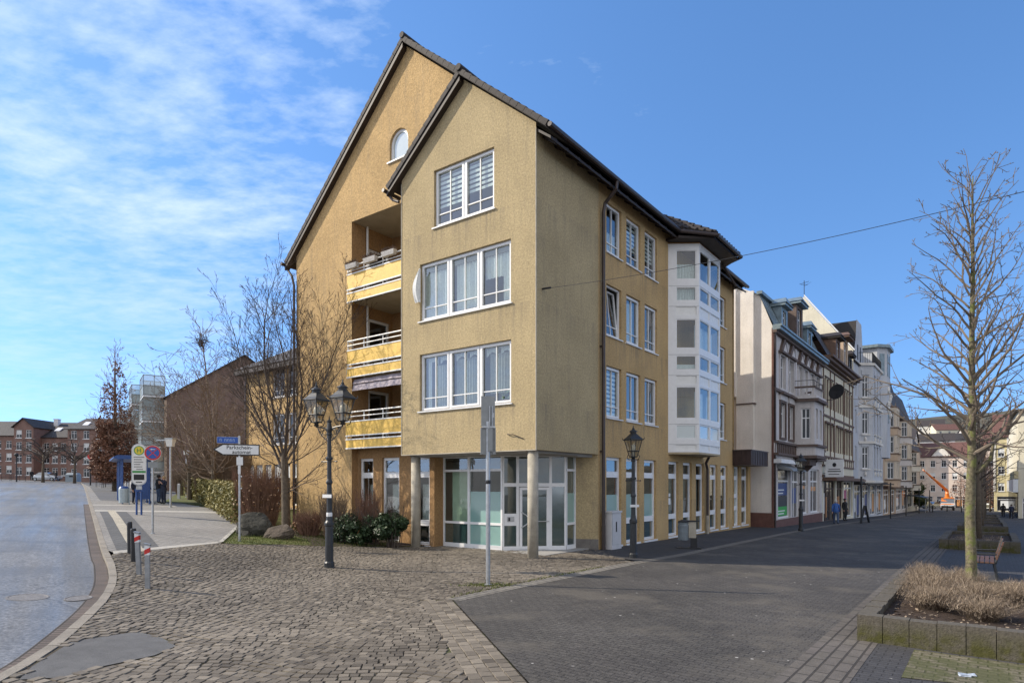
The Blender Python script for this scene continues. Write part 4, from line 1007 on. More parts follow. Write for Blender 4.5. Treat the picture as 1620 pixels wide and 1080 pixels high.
mb.build('cornice', [M['umber'], M['slatezinc'], M['lilac'], M['sillm'], M['signback']], A)
mb = MB()
for (a, b_) in SW:
    c = (a+b_)/2; 
    bars(mb, FH, a-.14, b_+.14, 7.62, 9.78, 0, .07, .13, 1)
    mb.extrude([FH(a-.24,9.78,.0),FH(b_+.24,9.78,.0),FH(c+.12,10.6,.0),FH(c-.12,10.6,.0)], (.16,0,0), 0)
    mb.extrude([FH(a+.1,9.83,.16),FH(b_-.1,9.83,.16),FH(c,10.3,.16)], (.03,0,0), 1)
    mb.fbox(FH, a-.32, b_+.32, 9.72, 9.84, 0, .24, 0)
for (a, b_) in SW[:2]+[(9.2,10.2),(10.9,11.9)]:
    bars(mb, FH, a-.14, b_+.14, 4.8, 7.05, 0, .08, .13, 0); mb.fbox(FH, a-.22, b_+.22, 7.05, 7.38, 0, .12, 1); mb.fbox(FH, a-.3, b_+.3, 7.36, 7.47, 0, .3, 0)
for s in (.55,2.95,5.1): mb.fbox(FH, s-.16, s+.16, 7.6, 10.6, 0, .05, 1)
for k in range(9): mb.fbox(FH, .05, .75, -.2+k*.38, .12+k*.38, 0, .05, 1); mb.fbox(FH, 12.1, 12.75, -.2+k*.38, .12+k*.38, 0, .05, 1)
mb.fbox(FH, 0, w, -1.2, .2, 0, .06, 2)
mb.build('facade_ornament', [M['umber'], M['lilac'], M['terracotta']], A)
for (a, b_) in SW: far_window(A, FH, a, b_, 7.75, 9.65)
for (a, b_) in SW[:2]+[(9.2,10.2),(10.9,11.9)]: far_window(A, FH, a, b_, 4.95, 7.0)
o = shop(A, FH, 1.05,3.9,.25,3.25, [(.03,.97,.04,.22,'poster_green'),(.03,.97,.22,.42,'black'),(.03,.97,.44,.68,'poster_blue')], 1)
q = MB()
for (a, b_, z) in ((1.5,3.0,1.85),(1.5,2.8,1.66),(1.6,3.2,.62),(1.6,3.0,.46)): q.fbox(FH,a,b_,z,z+.07,-.16,-.155)
q.build('poster_lettering', M['signwhite'], o)
shop(A, FH, 4.3,6.2,.1,3.25, [(.1,.9,.3,.6,'poster_blue')], 2); shop(A, FH, 7.0,8.6,.3,3.25, [(.1,.9,.55,.62,'poster_orange')], 1); shop(A, FH, 9.3,12.0,.3,3.25, [(.1,.9,.5,.6,'poster_orange')], 2)
# corner bay with balcony
bay2 = [(0,4.6),(1.15,4.85),(1.15,7.3),(0,7.6)]
mb = MB(); bw = []
for (p, q) in zip(bay2, bay2[1:]):
    F, L = face2(p, q); hs = [rect(.45,.95,5.0,6.85)] if L < 1.5 else [rect(.35,.95,5.0,6.85), rect(1.45,2.1,5.0,6.85)]
    mb.wall(F, rect(0,L,4.62,7.3), hs, .12, 0); bw += [(F,h) for h in hs]
mb.prism([(0,4.35),(1.4,4.7),(1.4,7.45),(0,7.8)], 7.25, 7.42, 1); mb.prism([(0,4.3),(1.3,4.62),(1.3,7.55),(0,7.85)], 7.42, 7.6, 0)
mb.prism([(0,4.4),(1.35,4.7),(1.35,7.45),(0,7.8)], 4.5, 4.64, 1); mb.prism([(0,4.5),(1.2,4.8),(1.2,7.35),(0,7.7)], 3.98, 4.5, 0); mb.prism([(0,4.5),(1.3,4.75),(1.3,7.4),(0,7.75)], 3.8, 3.98, 1)
mb.prism([(0,5.0),(.8,5.2),(.8,7.0),(0,7.2)], 3.4, 3.8, 1)
for y in (4.95,7.15): mb.extrude([(0,y,3.0),(.25,y,3.05),(.9,y,3.75),(0,y,3.75)], (0,.18,0), 1)
bb = mb.build('corner_bay', [M['lilac'], M['umber']], A)
for F, h in bw: far_window(bb, F, h[0][0], h[1][0], h[0][1], h[2][1], .1, .06)
mb = MB()
for (p, q) in zip(bay2, bay2[1:]):
    F, L = face2(p, q)
    mb.fbox(F,0,L,8.1,8.2,-.14,.03,0); 
    for k in range(max(2,int(L/.28))): s = .08+(L-.2)*k/max(1,int(L/.28)-1); mb.fbox(F,s-.05,s+.05,7.6,8.1,-.1,-.02,1)
    mb.tube([F(0,8.55,-.06),F(L,8.55,-.06)], .02, 5, 2)
    for k in range(max(2,int(L/.5))): s = L*k/max(1,int(L/.5)-1); mb.tube([F(s,8.2,-.06),F(s,8.55,-.06)], .015, 4, 2)
mb.build('balcony_parapet', [M['umber'], M['lilac'], M['black']], bb)
# dormers
def dormer(par, y0, y1, z0, z1, x1, mats, hood=.25, roof=1):
    mb = MB(); F = Face((x1,y0,0),(0,1,0),(1,0,0)); L = y1-y0
    mb.wall(F, rect(0,L,z0,z1), [rect(L*.22,L*.78,z0+.25,z1-.2)], .12, 0)
    for y in (y0,y1): mb.poly([(x1,y,z0),(x1-1.8,y,z0),(x1-1.8,y,z1),(x1,y,z1)], 0)
    mb.box(x1-2.0,y0-.15,z1,x1+hood,y1+.15,z1+.14,1); mb.hexa([(x1-2,y0-.2,z1+.14),(x1+hood+.08,y0-.2,z1+.14),(x1+hood+.08,y1+.2,z1+.14),(x1-2,y1+.2,z1+.14),(x1-2,(y0+y1)/2-.1,z1+.14+.45*roof),(x1+hood*.4,(y0+y1)/2-.1,z1+.14+.45*roof),(x1+hood*.4,(y0+y1)/2+.1,z1+.14+.45*roof),(x1-2,(y0+y1)/2+.1,z1+.14+.45*roof)],1)
    o = mb.build('dormer', mats, par); far_window(o, F, L*.22, L*.78, z0+.25, z1-.2, .1, .06); return o
dormer(A, 2.0, 3.4, 11.1, 12.6, -.05, [M['slatezinc'], M['slatezinc']]); dormer(A, 4.9, 6.6, 11.0, 13.35, .1, [M['umber'], M['slatezinc']], .3)
dormer(A, 8.6, 10.0, 11.1, 12.6, -.05, [M['slatezinc'], M['slatezinc']])
mb = MB(); mb.tube([(.12,-.05,10.8),(.12,.02,10.3),(.1,.06,9),(.1,.06,-1)], .06, 8); mb.build('downpipe', M['gutter'], A)
p = st(2.1, 34.2); t = thing('satellite_dish', 'dark round satellite dish on the balcony of the grey lilac house', 'satellite dish', (p[0],p[1],8.75), RZ)
mb = MB(); mb.lathe([(.02,-.18),(.3,-.12),(.5,-.02),(.56,.05),(.54,.06),(.3,-.06),(.02,-.1)], (0,0,0), 20); o = mb.build('dish', M['black'], t, smooth=True); o.rotation_euler = (R(78),0,R(-20))
mb = MB(); mb.tube([(0,.1,-.1),(-.3,.3,-.5),(-1.0,.3,-.5)], .03, 6); mb.tube([(0,0,-.3),(.1,-.5,-.1)], .015, 5); mb.build('bracket', M['black'], t)
# --- house B : pale with brown timber bands
Bh = house('timber_trim_house', 'pale yellow house with brown timber bands and deep brown cornice, second in the shaded row', 1.1, 34.45)
w = 13.2; cols2 = [(1.0,1.75),(2.0,2.75),(3.3,4.05),(5.2,6.0),(6.2,7.0),(7.2,8.0),(9.0,9.8),(10.1,10.9),(11.3,12.1)]
mb = MB(); holes = [rect(a,b_,7.9,10.1) for a,b_ in cols2]+[rect(a,b_,4.7,6.7) for a,b_ in cols2]+[rect(.6,5.0,-.55,2.5), rect(5.6,8.2,-.6,2.5), rect(8.7,12.8,-.5,2.5)]
mb.wall(FH, rect(0,w,-1.6,11.2), holes, .15, 0); box_walls(mb, w, 11, -1.6, 11.0, 0); mb.build('wall', M['creamy'], Bh)
mb = MB()
for (z0, z1, x) in ((11.0,11.15,.3),(11.15,11.35,.55),(11.35,11.5,.75),(10.75,10.85,.1)): mb.box(0,-.05,z0,x,w+.05,z1)
for (z0, z1) in ((7.2,7.34),(4.2,4.32),(3.55,3.67),(2.75,2.95)): mb.box(0,0,z0,.09,w,z1)
for s in (.4,2.9,4.5,8.5,11.1,12.7): mb.fbox(FH, s-.06, s+.06, 4.3, 10.8, 0, .06)
for k in range(14): mb.fbox(FH, .3+k*.97, .42+k*.97, 3.67, 4.2, 0, .06)
for (a, b_) in cols2: 
    mb.fbox(FH,a-.08,b_+.08,6.72,6.86,0,.14); mb.fbox(FH,a-.08,b_+.08,10.12,10.2,0,.06)
    for z in (4.7,7.9): mb.fbox(FH,a-.1,a-.02,z,z+2.1,0,.05); mb.fbox(FH,b_+.02,b_+.1,z,z+2.1,0,.05)
mb.box(0,-.05,2.5,1.0,w,2.62); mb.box(0,.2,2.62,.9,w-.1,2.72)
mb.build('timber_trim', M['brownwood'], Bh)
for z0, z1 in ((7.9,10.1),(4.7,6.7)):
    for a, b_ in cols2: far_window(Bh, FH, a, b_, z0, z1, .1, .06)
shop(Bh, FH, .6,5.0,-.55,2.5, [(.0,.25,.2,.7,'signwhite'),(.3,.45,.1,.6,'poster_orange')], 3, .8, 'umber'); shop(Bh, FH, 5.6,8.2,-.6,2.5, [(.3,.8,.15,.6,'poster_orange')], 2, .8, 'umber'); shop(Bh, FH, 8.7,12.8,-.5,2.5, [(.05,.5,.02,.75,'poster_pink')], 2, .8, 'sillm')
mb = MB(); mansard(mb, w, 11.5, .5, 0, (-.9,2.4), (-5.5,3.6)); ro = mb.build('roof', M['slate'], Bh); slope_uv(ro)
dormer(Bh, 3.2, 5.0, 11.5, 13.3, .35, [M['brownwood'], M['roofplain']], .35); dormer(Bh, 6.3, 8.4, 11.5, 13.9, .35, [M['tan'], M['brownwood']], .45); dormer(Bh, 9.8, 11.2, 11.5, 13.0, .2, [M['slate'], M['roofplain']], .3)
p = st(1.1, 34.7); t = thing('hanging_sign', 'white projecting box sign with dark emblem between the first two old houses', 'sign', (p[0],p[1],0), RZ)
mb = MB(); mb.box(.2,-.09,2.75,1.35,.09,4.0,0); mb.box(0,-.02,3.6,.2,.02,3.64,1); mb.box(0,-.02,3.0,.2,.02,3.04,1); so_ = mb.build('box', [M['signwhite'], M['black']], t)
mb = MB(); mb.ell((.78,-.095,3.62),(.13,.01,.15),10,6); mb.box(.4,-.097,3.28,1.15,-.093,3.33); mb.box(.35,-.097,3.12,1.2,-.093,3.19); mb.box(.4,-.097,2.92,1.1,-.093,2.97); mb.build('emblem', M['black'], so_)
# --- house D : tall grey house with pale fire wall, gable and turret
Dh = house('grey_turret_house', 'tall blue grey house with bright blank fire wall, front gable and flat topped turret', 1.1, 47.7)
w = 19.8; mb = MB(); wc = [(1.0,1.7),(4.3,5.2),(6.3,7.3),(8.3,9.2),(13.2,14.0),(15.5,16.4),(17.8,18.6)]
holes = [rect(a,b_,z0,z0+2.1) for a,b_ in wc if not 3.5 < a < 10.8 for z0 in (3.6,6.9,10.2)]+[rect(.6,4.5,-.9,2.2), rect(5.2,9.5,-.9,2.2), rect(10.2,14.2,-.9,2.2), rect(15,19.2,-1.0,2.2)]
mb.wall(FH, rect(0,w,-2.2,13.2), holes, .15, 0); box_walls(mb, w, 12, -2.2, 13.0, 0)
mb.poly([(-.3,w,13),(-12,w,13),(-4.6,w,18.4)], 0)
mb.build('wall', M['greyd'], Dh)
mb = MB(); mb.extrude([(0.02,-.02,9.0),(.02,-.02,14.1),(-4.0,-.02,19.5),(-4.9,-.02,18.9),(-9,-.02,13.6),(-9,-.02,9)], (0,-.25,0), 0); mb.extrude([(.1,-.3,14.05),(-4.0,-.3,19.55),(-4.0,-.3,19.72),(.2,-.3,14.08)], (0,.35,0), 1); mb.build('fire_wall', [M['creamy'], M['sillm']], Dh)
mb = MB(); roof_slab(mb, [(.2,0,13.2),(.2,w,13.2),(-4.6,w,18.6),(-4.6,0,18.6)]); roof_slab(mb, [(-12.2,w,13.2),(-12.2,0,13.2),(-4.6,0,18.6),(-4.6,w,18.6)]); ro = mb.build('roof', [M['slate'], M['roofplain']], Dh); slope_uv(ro)
mb = MB(); bay3 = [(0,2.9),(1.05,3.8),(1.05,9.6),(0,10.6)]; bw = []
for (p, q) in zip(bay3, bay3[1:]):
    F, L = face2(p, q); cs = [(.35,.95)] if L < 2 else [(.7,1.5),(2.5,3.4),(4.4,5.2)]
    hs = [rect(a,b_,z0,z0+2.0) for a,b_ in cs for z0 in (3.7,6.9,10.3)]
    mb.wall(F, rect(0,L,2.4,13.4), hs, .12, 0); bw += [(F,h) for h in hs]
    for z in (2.4,6.0,9.3,13.2): mb.fbox(F,-.05,L+.05,z,z+.22,-.05,.16,1)
    for h in hs: mb.fbox(F,h[0][0]-.1,h[1][0]+.1,h[0][1]-.14,h[0][1]-.02,0,.14,1); mb.fbox(F,h[0][0]-.1,h[1][0]+.1,h[2][1]+.05,h[2][1]+.5,0,.06,0); mb.ell(F((h[0][0]+h[1][0])/2,h[0][1]-.5,.02),(.12,.2,.25),8,5,1)
mb.prism(bay3, 2.3, 2.45, 1)
bo3 = mb.build('front_bay', [M['greyd'], M['whiteish']], Dh)
for F, h in bw: far_window(bo3, F, h[0][0], h[1][0], h[0][1], h[2][1], .1, .07)
mb = MB()
for (p, q) in zip(bay3, bay3[1:]):
    F, L = face2(p, q); mb.tube([F(0,14.4,-.05),F(L,14.4,-.05)], .03, 5)
    for k in range(int(L/.22)+1): mb.tube([F(k*.22,13.4,-.05),F(k*.22,14.4,-.05)], .014, 4)
mb.build('balcony_railing', M['black'], bo3)
FG2 = Face((.02,.2,0),(0,1,0),(1,0,0)); mb = MB(); hs = [rect(1.7,2.4,13.6,15.0), rect(3.2,3.9,13.6,15.0)]
mb.wall(FG2, [(.1,13.2),(5.7,13.2),(5.5,14.2),(4.8,15.0),(4.1,17.2),(1.4,17.2),(.9,15.4),(.3,14.4)], hs, .15, 0)
mb.extrude([FG2(.3,13.2,-.01),FG2(5.6,13.2,-.01),FG2(4.05,17.1,-.01),FG2(1.45,17.1,-.01)], (-4.5,0,0), 1)
go = mb.build('front_gable', [M['greyd'], M['slate']], Dh)
for h in hs: far_window(go, FG2, h[0][0], h[1][0], h[0][1], h[2][1], .1, .07)
mb = MB(); tw = [(-2.0,11.0),(.5,11.0),(1.25,12.0),(1.25,14.8),(.5,15.8),(-2.0,15.8)]; mb.prism(tw, 5.0, 16.2, 0); mb.prism([(-2.3,10.7),(.6,10.7),(1.55,11.8),(1.55,15),(.6,16.1),(-2.3,16.1)], 16.2, 16.5, 1)
F, L = face2(tw[2], tw[3])
for (a, z, m_) in ((.5,13.4,1),(1.9,13.4,1),(1.2,8.6,1)): mb.fbox(F,a-.25,a+.35,z,z+2.2,0,.05,1)
for k in range(6): mb.ell(F(random.uniform(.4,2.4),9.5+k*.5,.05),(.2,.3,.35),8,5,2,.2)
for (a, b_) in (tw[1:3],): F2, L2 = face2(a, b_); mb.fbox(F2,.3,.9,13.4,15.6,0,.05,1)
mb.build('turret', [M['greyd'], M['slatezinc'], M['whiteish']], Dh)
for a, b_ in wc:
    if not 3.5 < a < 10.8:
        for z0 in (3.6,6.9,10.2): far_window(Dh, FH, a, b_, z0, z0+2.1, .1, .07)
for (a, b_) in ((.6,4.5),(5.2,9.5),(10.2,14.2),(15,19.2)): shop(Dh, FH, a, b_, -.9, 2.2, [(.1,.4,.2,.6,'signwhite'),(.5,.9,.1,.7,'poster_orange' if a > 9 else 'poster_blue')], 2, .8)
mb = MB(); mb.box(0,.2,2.2,1.1,w-.2,2.32); mb.box(.0,.2,2.32,.5,w-.2,2.5); mb.build('canopy', M['roofplain'], Dh)
# aerial on the fire wall
p = st(-2.9,47.5); t = MB(); t.tube([(0,0,0),(0,0,1.5)], .03, 5); t.tube([(-.5,-.4,1.0),(.5,.4,1.25)], .018, 4); t.tube([(-.3,.3,1.25),(.25,-.4,1.3)], .018, 4); t.tube([(.2,.5,1.1),(.7,.1,1.4)], .015, 4)
o = t.build('roof_aerial', M['black']); o.location = (p[0],p[1],19.5); tag(o, 'thin roof aerial on the peak of the bright fire wall', 'aerial')
# --- house E and F : tan bays under a dark mansard
def bay_house(name, label, y, w, z1, mats, zf, bays, roofh):
    h = house(name, label, 1.1, y); mb = MB(); ws = [(i+.35, i+1.25) for i in range(1, int(w)-1, 2) if not any(a-.4 < i+.8 < b_+.4 for a, b_ in bays)]
    holes = [rect(a,b_,z,z+1.9) for a,b_ in ws for z in zf]+[rect(.6,w*.45,-1.2,1.6), rect(w*.5,w-.6,-1.3,1.6)]
    mb.wall(FH, rect(0,w,-3,z1), holes, .15, 0); box_walls(mb, w, 11, -3, z1, 0); mb.box(0,0,1.75,.5,w,2.1,1); mb.box(0,-.1,z1-.25,.5,w+.1,z1,1)
    mb.build('wall', [M[mats[0]], M[mats[1]]], h)
    for a, b_ in ws:
        for z in zf: far_window(h, FH, a, b_, z, z+1.9, .1, .08)
    for a, b_ in bays:
        mb = MB(); P_ = [(0,a),(1.1,a+.8),(1.1,b_-.8),(0,b_)]; bw = []
        for (p, q) in zip(P_, P_[1:]):
            F, L = face2(p, q); cs = [(.3,L-.3)] if L < 2 else [(.25,L/2-.2),(L/2+.2,L-.25)]
            hs = [rect(c,d,z,z+1.9) for c,d in cs for z in zf]; mb.wall(F, rect(0,L,2.1,z1-.5), hs, .12, 0); bw += [(F,x) for x in hs]
            for z in zf: mb.fbox(F,-.02,L+.02,z-.95,z-.15,0,.1,2); mb.fbox(F,-.05,L+.05,z-.15,z-.03,0,.2,1)
        mb.prism(P_, 2.0, 2.12, 1); mb.prism(P_, z1-.5, z1-.3, 1); o = mb.build('front_bay', [M[mats[2]], M[mats[1]], M[mats[0]]], h)
        for F, x in bw: far_window(o, F, x[0][0], x[1][0], x[0][1], x[2][1], .08, .07)
    mb = MB(); mansard(mb, w, z1, .6, -.2, (-.7,roofh), (-5.5,roofh+1.0)); mb.poly([(.45,-.2,z1),(-11,-.2,z1),(-5.5,-.2,z1+roofh+1),(-.7,-.2,z1+roofh)],0); ro = mb.build('roof', M['slate'], h); slope_uv(ro)
    shop(h, FH, .6, w*.45, -1.2, 1.6, [(.2,.6,.2,.6,'signwhite')], 2, .8); shop(h, FH, w*.5, w-.6, -1.3, 1.6, [(.1,.5,.2,.7,'poster_orange')], 2, .8)
    return h
bay_house('tan_bay_house', 'tan house with banded bays below a dark shingled mansard, past the grey turret', 67.6, 12.4, 11.6, ('tan','brownwood','tanlight'), (2.9,5.9,8.9), [(1.5,6.0)], 4.3)
bay_house('balcony_house', 'narrow grey brown house with bays at the far end of the shaded row', 80.1, 15.0, 11.2, ('lilac','umber','tanlight'), (2.8,5.7,8.7), [(4.0,8.5)], 3.6)
bay_house('low_pale_house', 'last pale house of the shaded row, beyond the narrow grey brown house', 95.2, 18.0, 7.6, ('whiteish','umber','pinkish'), (2.3,5.2), [(3,7)], 2.6)
# ------------------------------------------------------------------ far houses
def block(name, label, P, rz, w, dp, z0, z1, wall, roof, ridge, cols, rows, wh=(1.0,1.6), ground=None, ridge_along=True, win='pvc', gable=False, shops=None, cat='building', side_cols=0, over=.35):
    """plain house: front is local y=0 facing -y, x 0..w, back to y=dp"""
    h = thing(name, label, cat, (P[0],P[1],0), rz); F = Face((0,0,0),(1,0,0),(0,-1,0)); FL = Face((0,dp,0),(0,-1,0),(-1,0,0)); FRt = Face((w,0,0),(0,1,0),(1,0,0))
    hs = []; 
    for c in range(cols):
        s = w*(c+.5)/cols
        for r in rows: hs.append(rect(s-wh[0]/2, s+wh[0]/2, r, r+wh[1]))
    sh = []
    if shops: 
        for c in range(shops): s0 = w*c/shops+.4; sh.append(rect(s0, w*(c+1)/shops-.4, z0+.2, z0+3.0))
    mb = MB(); out = rect(0,w,z0-2,z1)
    if gable: out = [(0,z0-2),(w,z0-2),(w,z1),(w/2,z1+ridge),(0,z1)]
    mb.wall(F, out, hs+sh, .14, 0); sl = []
    for FF_ in (FL, FRt):
        q = [rect(dp*(c+.5)/side_cols-wh[0]/2, dp*(c+.5)/side_cols+wh[0]/2, r, r+wh[1]) for c in range(side_cols) for r in rows]
        o2 = rect(0,dp,z0-2,z1) if (gable or ridge_along is None) else [(0,z0-2),(dp,z0-2),(dp,z1),(dp/2,z1+ridge),(0,z1)]
        mb.wall(FF_, o2, q, .14, 0); sl += [(FF_, x) for x in q]
    mb.poly([(0,dp,z0-2),(w,dp,z0-2),(w,dp,z1)]+([(w/2,dp,z1+ridge)] if gable else [])+[(0,dp,z1)], 0)
    mb.build('wall', M[wall], h)
    for x in hs: far_window(h, F, x[0][0], x[1][0], x[0][1], x[2][1], .1, .08, frame=win, sill='sillm', blind=random.choice((0,0,0,.35,.5)))
    for FF_, x in sl: far_window(h, FF_, x[0][0], x[1][0], x[0][1], x[2][1], .1, .08, frame=win, sill='sillm')
    for x in sh: shop(h, F, x[0][0], x[1][0], x[0][1], x[2][1], [(.1,.5,.2,.7,random.choice(('signwhite','poster_orange','poster_blue')))], 2, .8)
    mb = MB()
    if gable:
        k = ridge/(w/2)
        roof_slab(mb, [(-over,-over,z1-over*k),(-over,dp+over,z1-over*k),(w/2,dp+over,z1+ridge),(w/2,-over,z1+ridge)][::-1]); roof_slab(mb, [(w+over,-over,z1-over*k),(w+over,dp+over,z1-over*k),(w/2,dp+over,z1+ridge),(w/2,-over,z1+ridge)])
    else:
        k = ridge/(dp/2)
        roof_slab(mb, [(-over,-over,z1-over*k),(w+over,-over,z1-over*k),(w+over,dp/2,z1+ridge),(-over,dp/2,z1+ridge)]); roof_slab(mb, [(w+over,dp+over,z1-over*k),(-over,dp+over,z1-over*k),(-over,dp/2,z1+ridge),(w+over,dp/2,z1+ridge)])
    ro = mb.build('roof', [M[roof], M['roofplain']], h); slope_uv(ro)
    return h
def chimney(par, x, y, z, h=1.6, m='brick'):
    mb = MB(); mb.box(x-.4,y-.4,z,x+.4,y+.4,z+h); mb.box(x-.46,y-.46,z+h,x+.46,y+.46,z+h+.12); mb.build('chimney', M[m], par)
# orange rear wing of the corner building
W_ = thing('rear_wing', 'lower orange rendered wing with dark roof, left of the big gable behind the bare trees', 'building', (*st(-29.3,8.0),0), RZ)
F = Face((0,0,0),(1,0,0),(0,-1,0)); hs = [rect(s,s+1.35,z,z+1.95) for s in (3.1,4.75) for z in (4.75,7.75)]; gw = [rect(.15+k*1.02,.95+k*1.02,.9,3.5) for k in range(6)]
mb = MB(); mb.wall(F, rect(0,16.4,-.5,10.15), hs+gw, .1, 0); mb.poly([(0,0,-.5),(0,12,-.5),(0,12,10),(0,0,10)], 0); mb.poly([(0,12,-.5),(16.5,12,-.5),(16.5,12,10),(0,12,10)], 0); mb.build('wall', M['orange'], W_)
for x in hs: window(W_, F, x[0][0], x[1][0], x[0][1], x[2][1], .09, 1, gm='glass_far')
for x in gw: far_window(W_, F, x[0][0], x[1][0], x[0][1], x[2][1], .1, .1, trans=True, blind=.3)
mb = MB(); roof_slab(mb, [(-.5,-.6,9.85),(17,-.6,9.85),(17,6,13.6),(5.2,6,13.6)]); mb.poly([(-.5,-.6,9.85),(5.2,6,13.6),(-.5,12.6,9.85)],0); mb.box(-.5,-.6,9.5,17,0,9.75,1); ro = mb.build('roof', [M['roofdark'], M['timber']], W_); slope_uv(ro)
mb = MB(); mb.tube([(.1,-.08,9.6),(.1,-.08,.3)], .06, 6); mb.build('downpipe', M['gutter'], W_)
# brick gable house with glazed balconies, left
BX, BY, BZ = bear(262, 66); brz = math.atan2(.5635,.826)
Bk = block('brick_gable_house', 'dark brown brick house with broad gable and glazed balcony tower on its street side', (BX,BY), brz, 15.4, 26, 1.5, 11.4, 'brickdark', 'roofdark', 5.2, 1, (), gable=True)
FL = Face((0,0,0),(0,-1,0),(-1,0,0))
M['balcglass'] = glassmat('balcony_glass', (.8,.88,.88), .12, .06, .45, (.45,.5,.5)); M['balcpanel'] = pm('frosted_balcony_panel', (.36,.41,.41), .3, .2, 2)
fr = MB(); gl = MB(); sl = MB()
for k in range(4):
    for r in range(4):
        y0 = .6+k*5.6; y1 = y0+4.4; z = 3.6+r*2.62; d = (2.2,2.9,3.5,4.0)[k]-.08*r
        if k > 1 and r == 3: continue
        z += (0,-.35,.2,-.2)[k]
        sl.box(-d,y0,z-.16,0,y1,z)
        for (a, b_) in (((-d,y0),(0,y0)),((-d,y0),(-d,y1)),((-d,y1),(0,y1))):
            F_, L = face2(a, b_); top = z+(2.3 if r < 3 else 2.1)
            gl.fquad(F_,0.03,L-.03,z+.12,z+1.0,0,1); gl.fquad(F_,0.03,L-.03,z+1.08,top,0)
            for q in range(int(L/1.5)+2): s = min(L,q*L/(int(L/1.5)+1)); fr.fbox(F_,s-.03,s+.03,z,top,-.03,.03)
            for t_ in (z+.06,z+1.04,top): fr.fbox(F_,0,L,t_-.035,t_+.035,-.035,.035)
bo = fr.build('balcony_frame', M['signback'], Bk); gl.build('balcony_pane', [M['balcglass'], M['balcpanel']], bo); sl.build('balcony_slab', M['signwhite'], bo)
mb = MB()
for k in range(4): mb.tube([(-2.3,.8+k*5.6,1),(-2.3,.8+k*5.6,3.5)], .22, 8); mb.tube([(-2.3,5.0+k*5.6,1),(-2.3,5.0+k*5.6,3.5)], .22, 8)
mb.box(-.2,.3,1.0,-.02,22,3.4); mb.build('arcade_column', [M['greybox']], Bk)
mb = MB(); mb.box(-.12,-.03,1.2,.1,.1,11.0); mb.build('corner_trim', M['tan'], Bk)
mb = MB()
for k in range(7): mb.box(4.5+k*1.25,-.02,1.4,5.4+k*1.25,.0,3.2)
mb.build('ground_window', M['glass_far'], Bk)
# brick row closing the far end of the road
RB = R(4)
def row(label, px0, px1, Y, z1, ridge, cols, gable=False, dp=11):
    a = bear(px0, Y); b_ = bear(px1, Y); w = math.hypot(b_[0]-a[0], b_[1]-a[1]); z0 = g(a[0])
    return block('brick_row_house', label, (a[0],a[1]), math.atan2(b_[1]-a[1], b_[0]-a[0]), w, dp, z0-.2, z0+z1, 'brick', 'roofdark', ridge, cols, [z0+r for r in (.7,3.0,5.3,7.5) if r+1.5 < z1], (1.05,1.45), gable=gable)
h1 = row('red brick row house at the left picture edge with skylights in its roof', -60, 22, 118, 7.9, 3.0, 5)
h2 = row('red brick house with a small pointed gable, between lower roofs at the road end', 22, 53, 116, 9.7, 1.5, 2, True)
h3 = row('red brick row house with long dark roof and white skylight at the road end', 53, 107, 118, 8.0, 3.1, 4)
h4 = row('red brick row house nearest the brown leaved hornbeam', 107, 205, 113, 9.4, 2.3, 5)
for h, x, y, z in ((h1,3.3,2.6,.0),(h3,2.5,2.4,0),(h4,1.6,2.0,0)):
    mb = MB(); zz = {h1:7.9,h3:8.0,h4:9.4}[h]+g(h.location.x)+y*({h1:3.0,h3:3.1,h4:2.3}[h]/5.5); mb.hexa([(x,y-.5,zz-.25),(x+1.0,y-.5,zz-.25),(x+1.0,y+.5,zz+.4),(x,y+.5,zz+.4),(x,y-.5,zz-.1),(x+1,y-.5,zz-.1),(x+1,y+.5,zz+.55),(x,y+.5,zz+.55)]); mb.build('skylight', M['pvc'], h)
chimney(h3, 1.2, 4.5, 12.6, 2.2, 'sillm')
row('red brick wing half hidden behind the glazed balconies', 205, 262, 122, 8.0, 2.8, 3)
# right-hand end of the shopping street
def sblock(name, label, x0, x1, y, dp, z0, z1, wall, roof, ridge, cols, rows, **k):
    p = st(x0, y); return block(name, label, p, RZ, x1-x0, dp, z0, z1, wall, roof, ridge, cols, rows, **k)
e1 = sblock('pink_end_house', 'pinkish three storey house closing the street behind the orange lift truck', -3.6, 7.5, 172, 12, -3.6, 9.3, 'pinkish', 'redroof', 3.6, 5, (.6,3.6,6.6), shops=3)
mb = MB(); F = Face((3.0,-.1,0),(1,0,0),(0,-1,0)); mb.extrude([F(0,9.3,0),F(4.0,9.3,0),F(2.0,11.9,0)], (0,4,0), 0); mb.extrude([F(-.2,9.3,.2),F(2,12.1,.2),F(4.2,9.3,.2),F(4.2,9.1,.2),F(2,11.8,.2),F(-.2,9.1,.2)], (0,4,0), 1); mb.build('small_gable', [M['whiteish'], M['redroof']], e1)
sblock('white_end_house', 'bright off-white house at the street end, left of the pinkish house', -13, -4.0, 168, 12, -3.6, 13.5, 'whiteish', 'slate', 3.0, 4, (.6,3.6,6.6,9.8), shops=2)
sblock('beige_end_house', 'beige house at the street end behind the young street tree', 8.0, 16.5, 176, 12, -3.6, 12.0, 'pinkish', 'redroof', 4.0, 4, (.6,3.6,6.6), shops=2)
r2 = sblock('lemon_house', 'lemon yellow house with white pilasters on the right side of the street', 11.6, 22, 138, 12, -3.0, 11.6, 'lemon', 'redroof', 4.6, 5, (1.0,4.2,7.6), shops=2, side_cols=2)
mb = MB()
for s in (0,2.05,4.2,6.3): mb.box(s-.18,-.12,1,s+.18,.0,11.4)
mb.build('pilaster', M['whiteish'], r2)
r1 = sblock('olive_house', 'dull yellow green house with a blank white fascia at the right picture edge', 13.6, 26, 84, 46, -2.4, 11.4, 'creamy', 'slate', .9, 3, (3.4,6.6), shops=1, side_cols=9, over=.5)
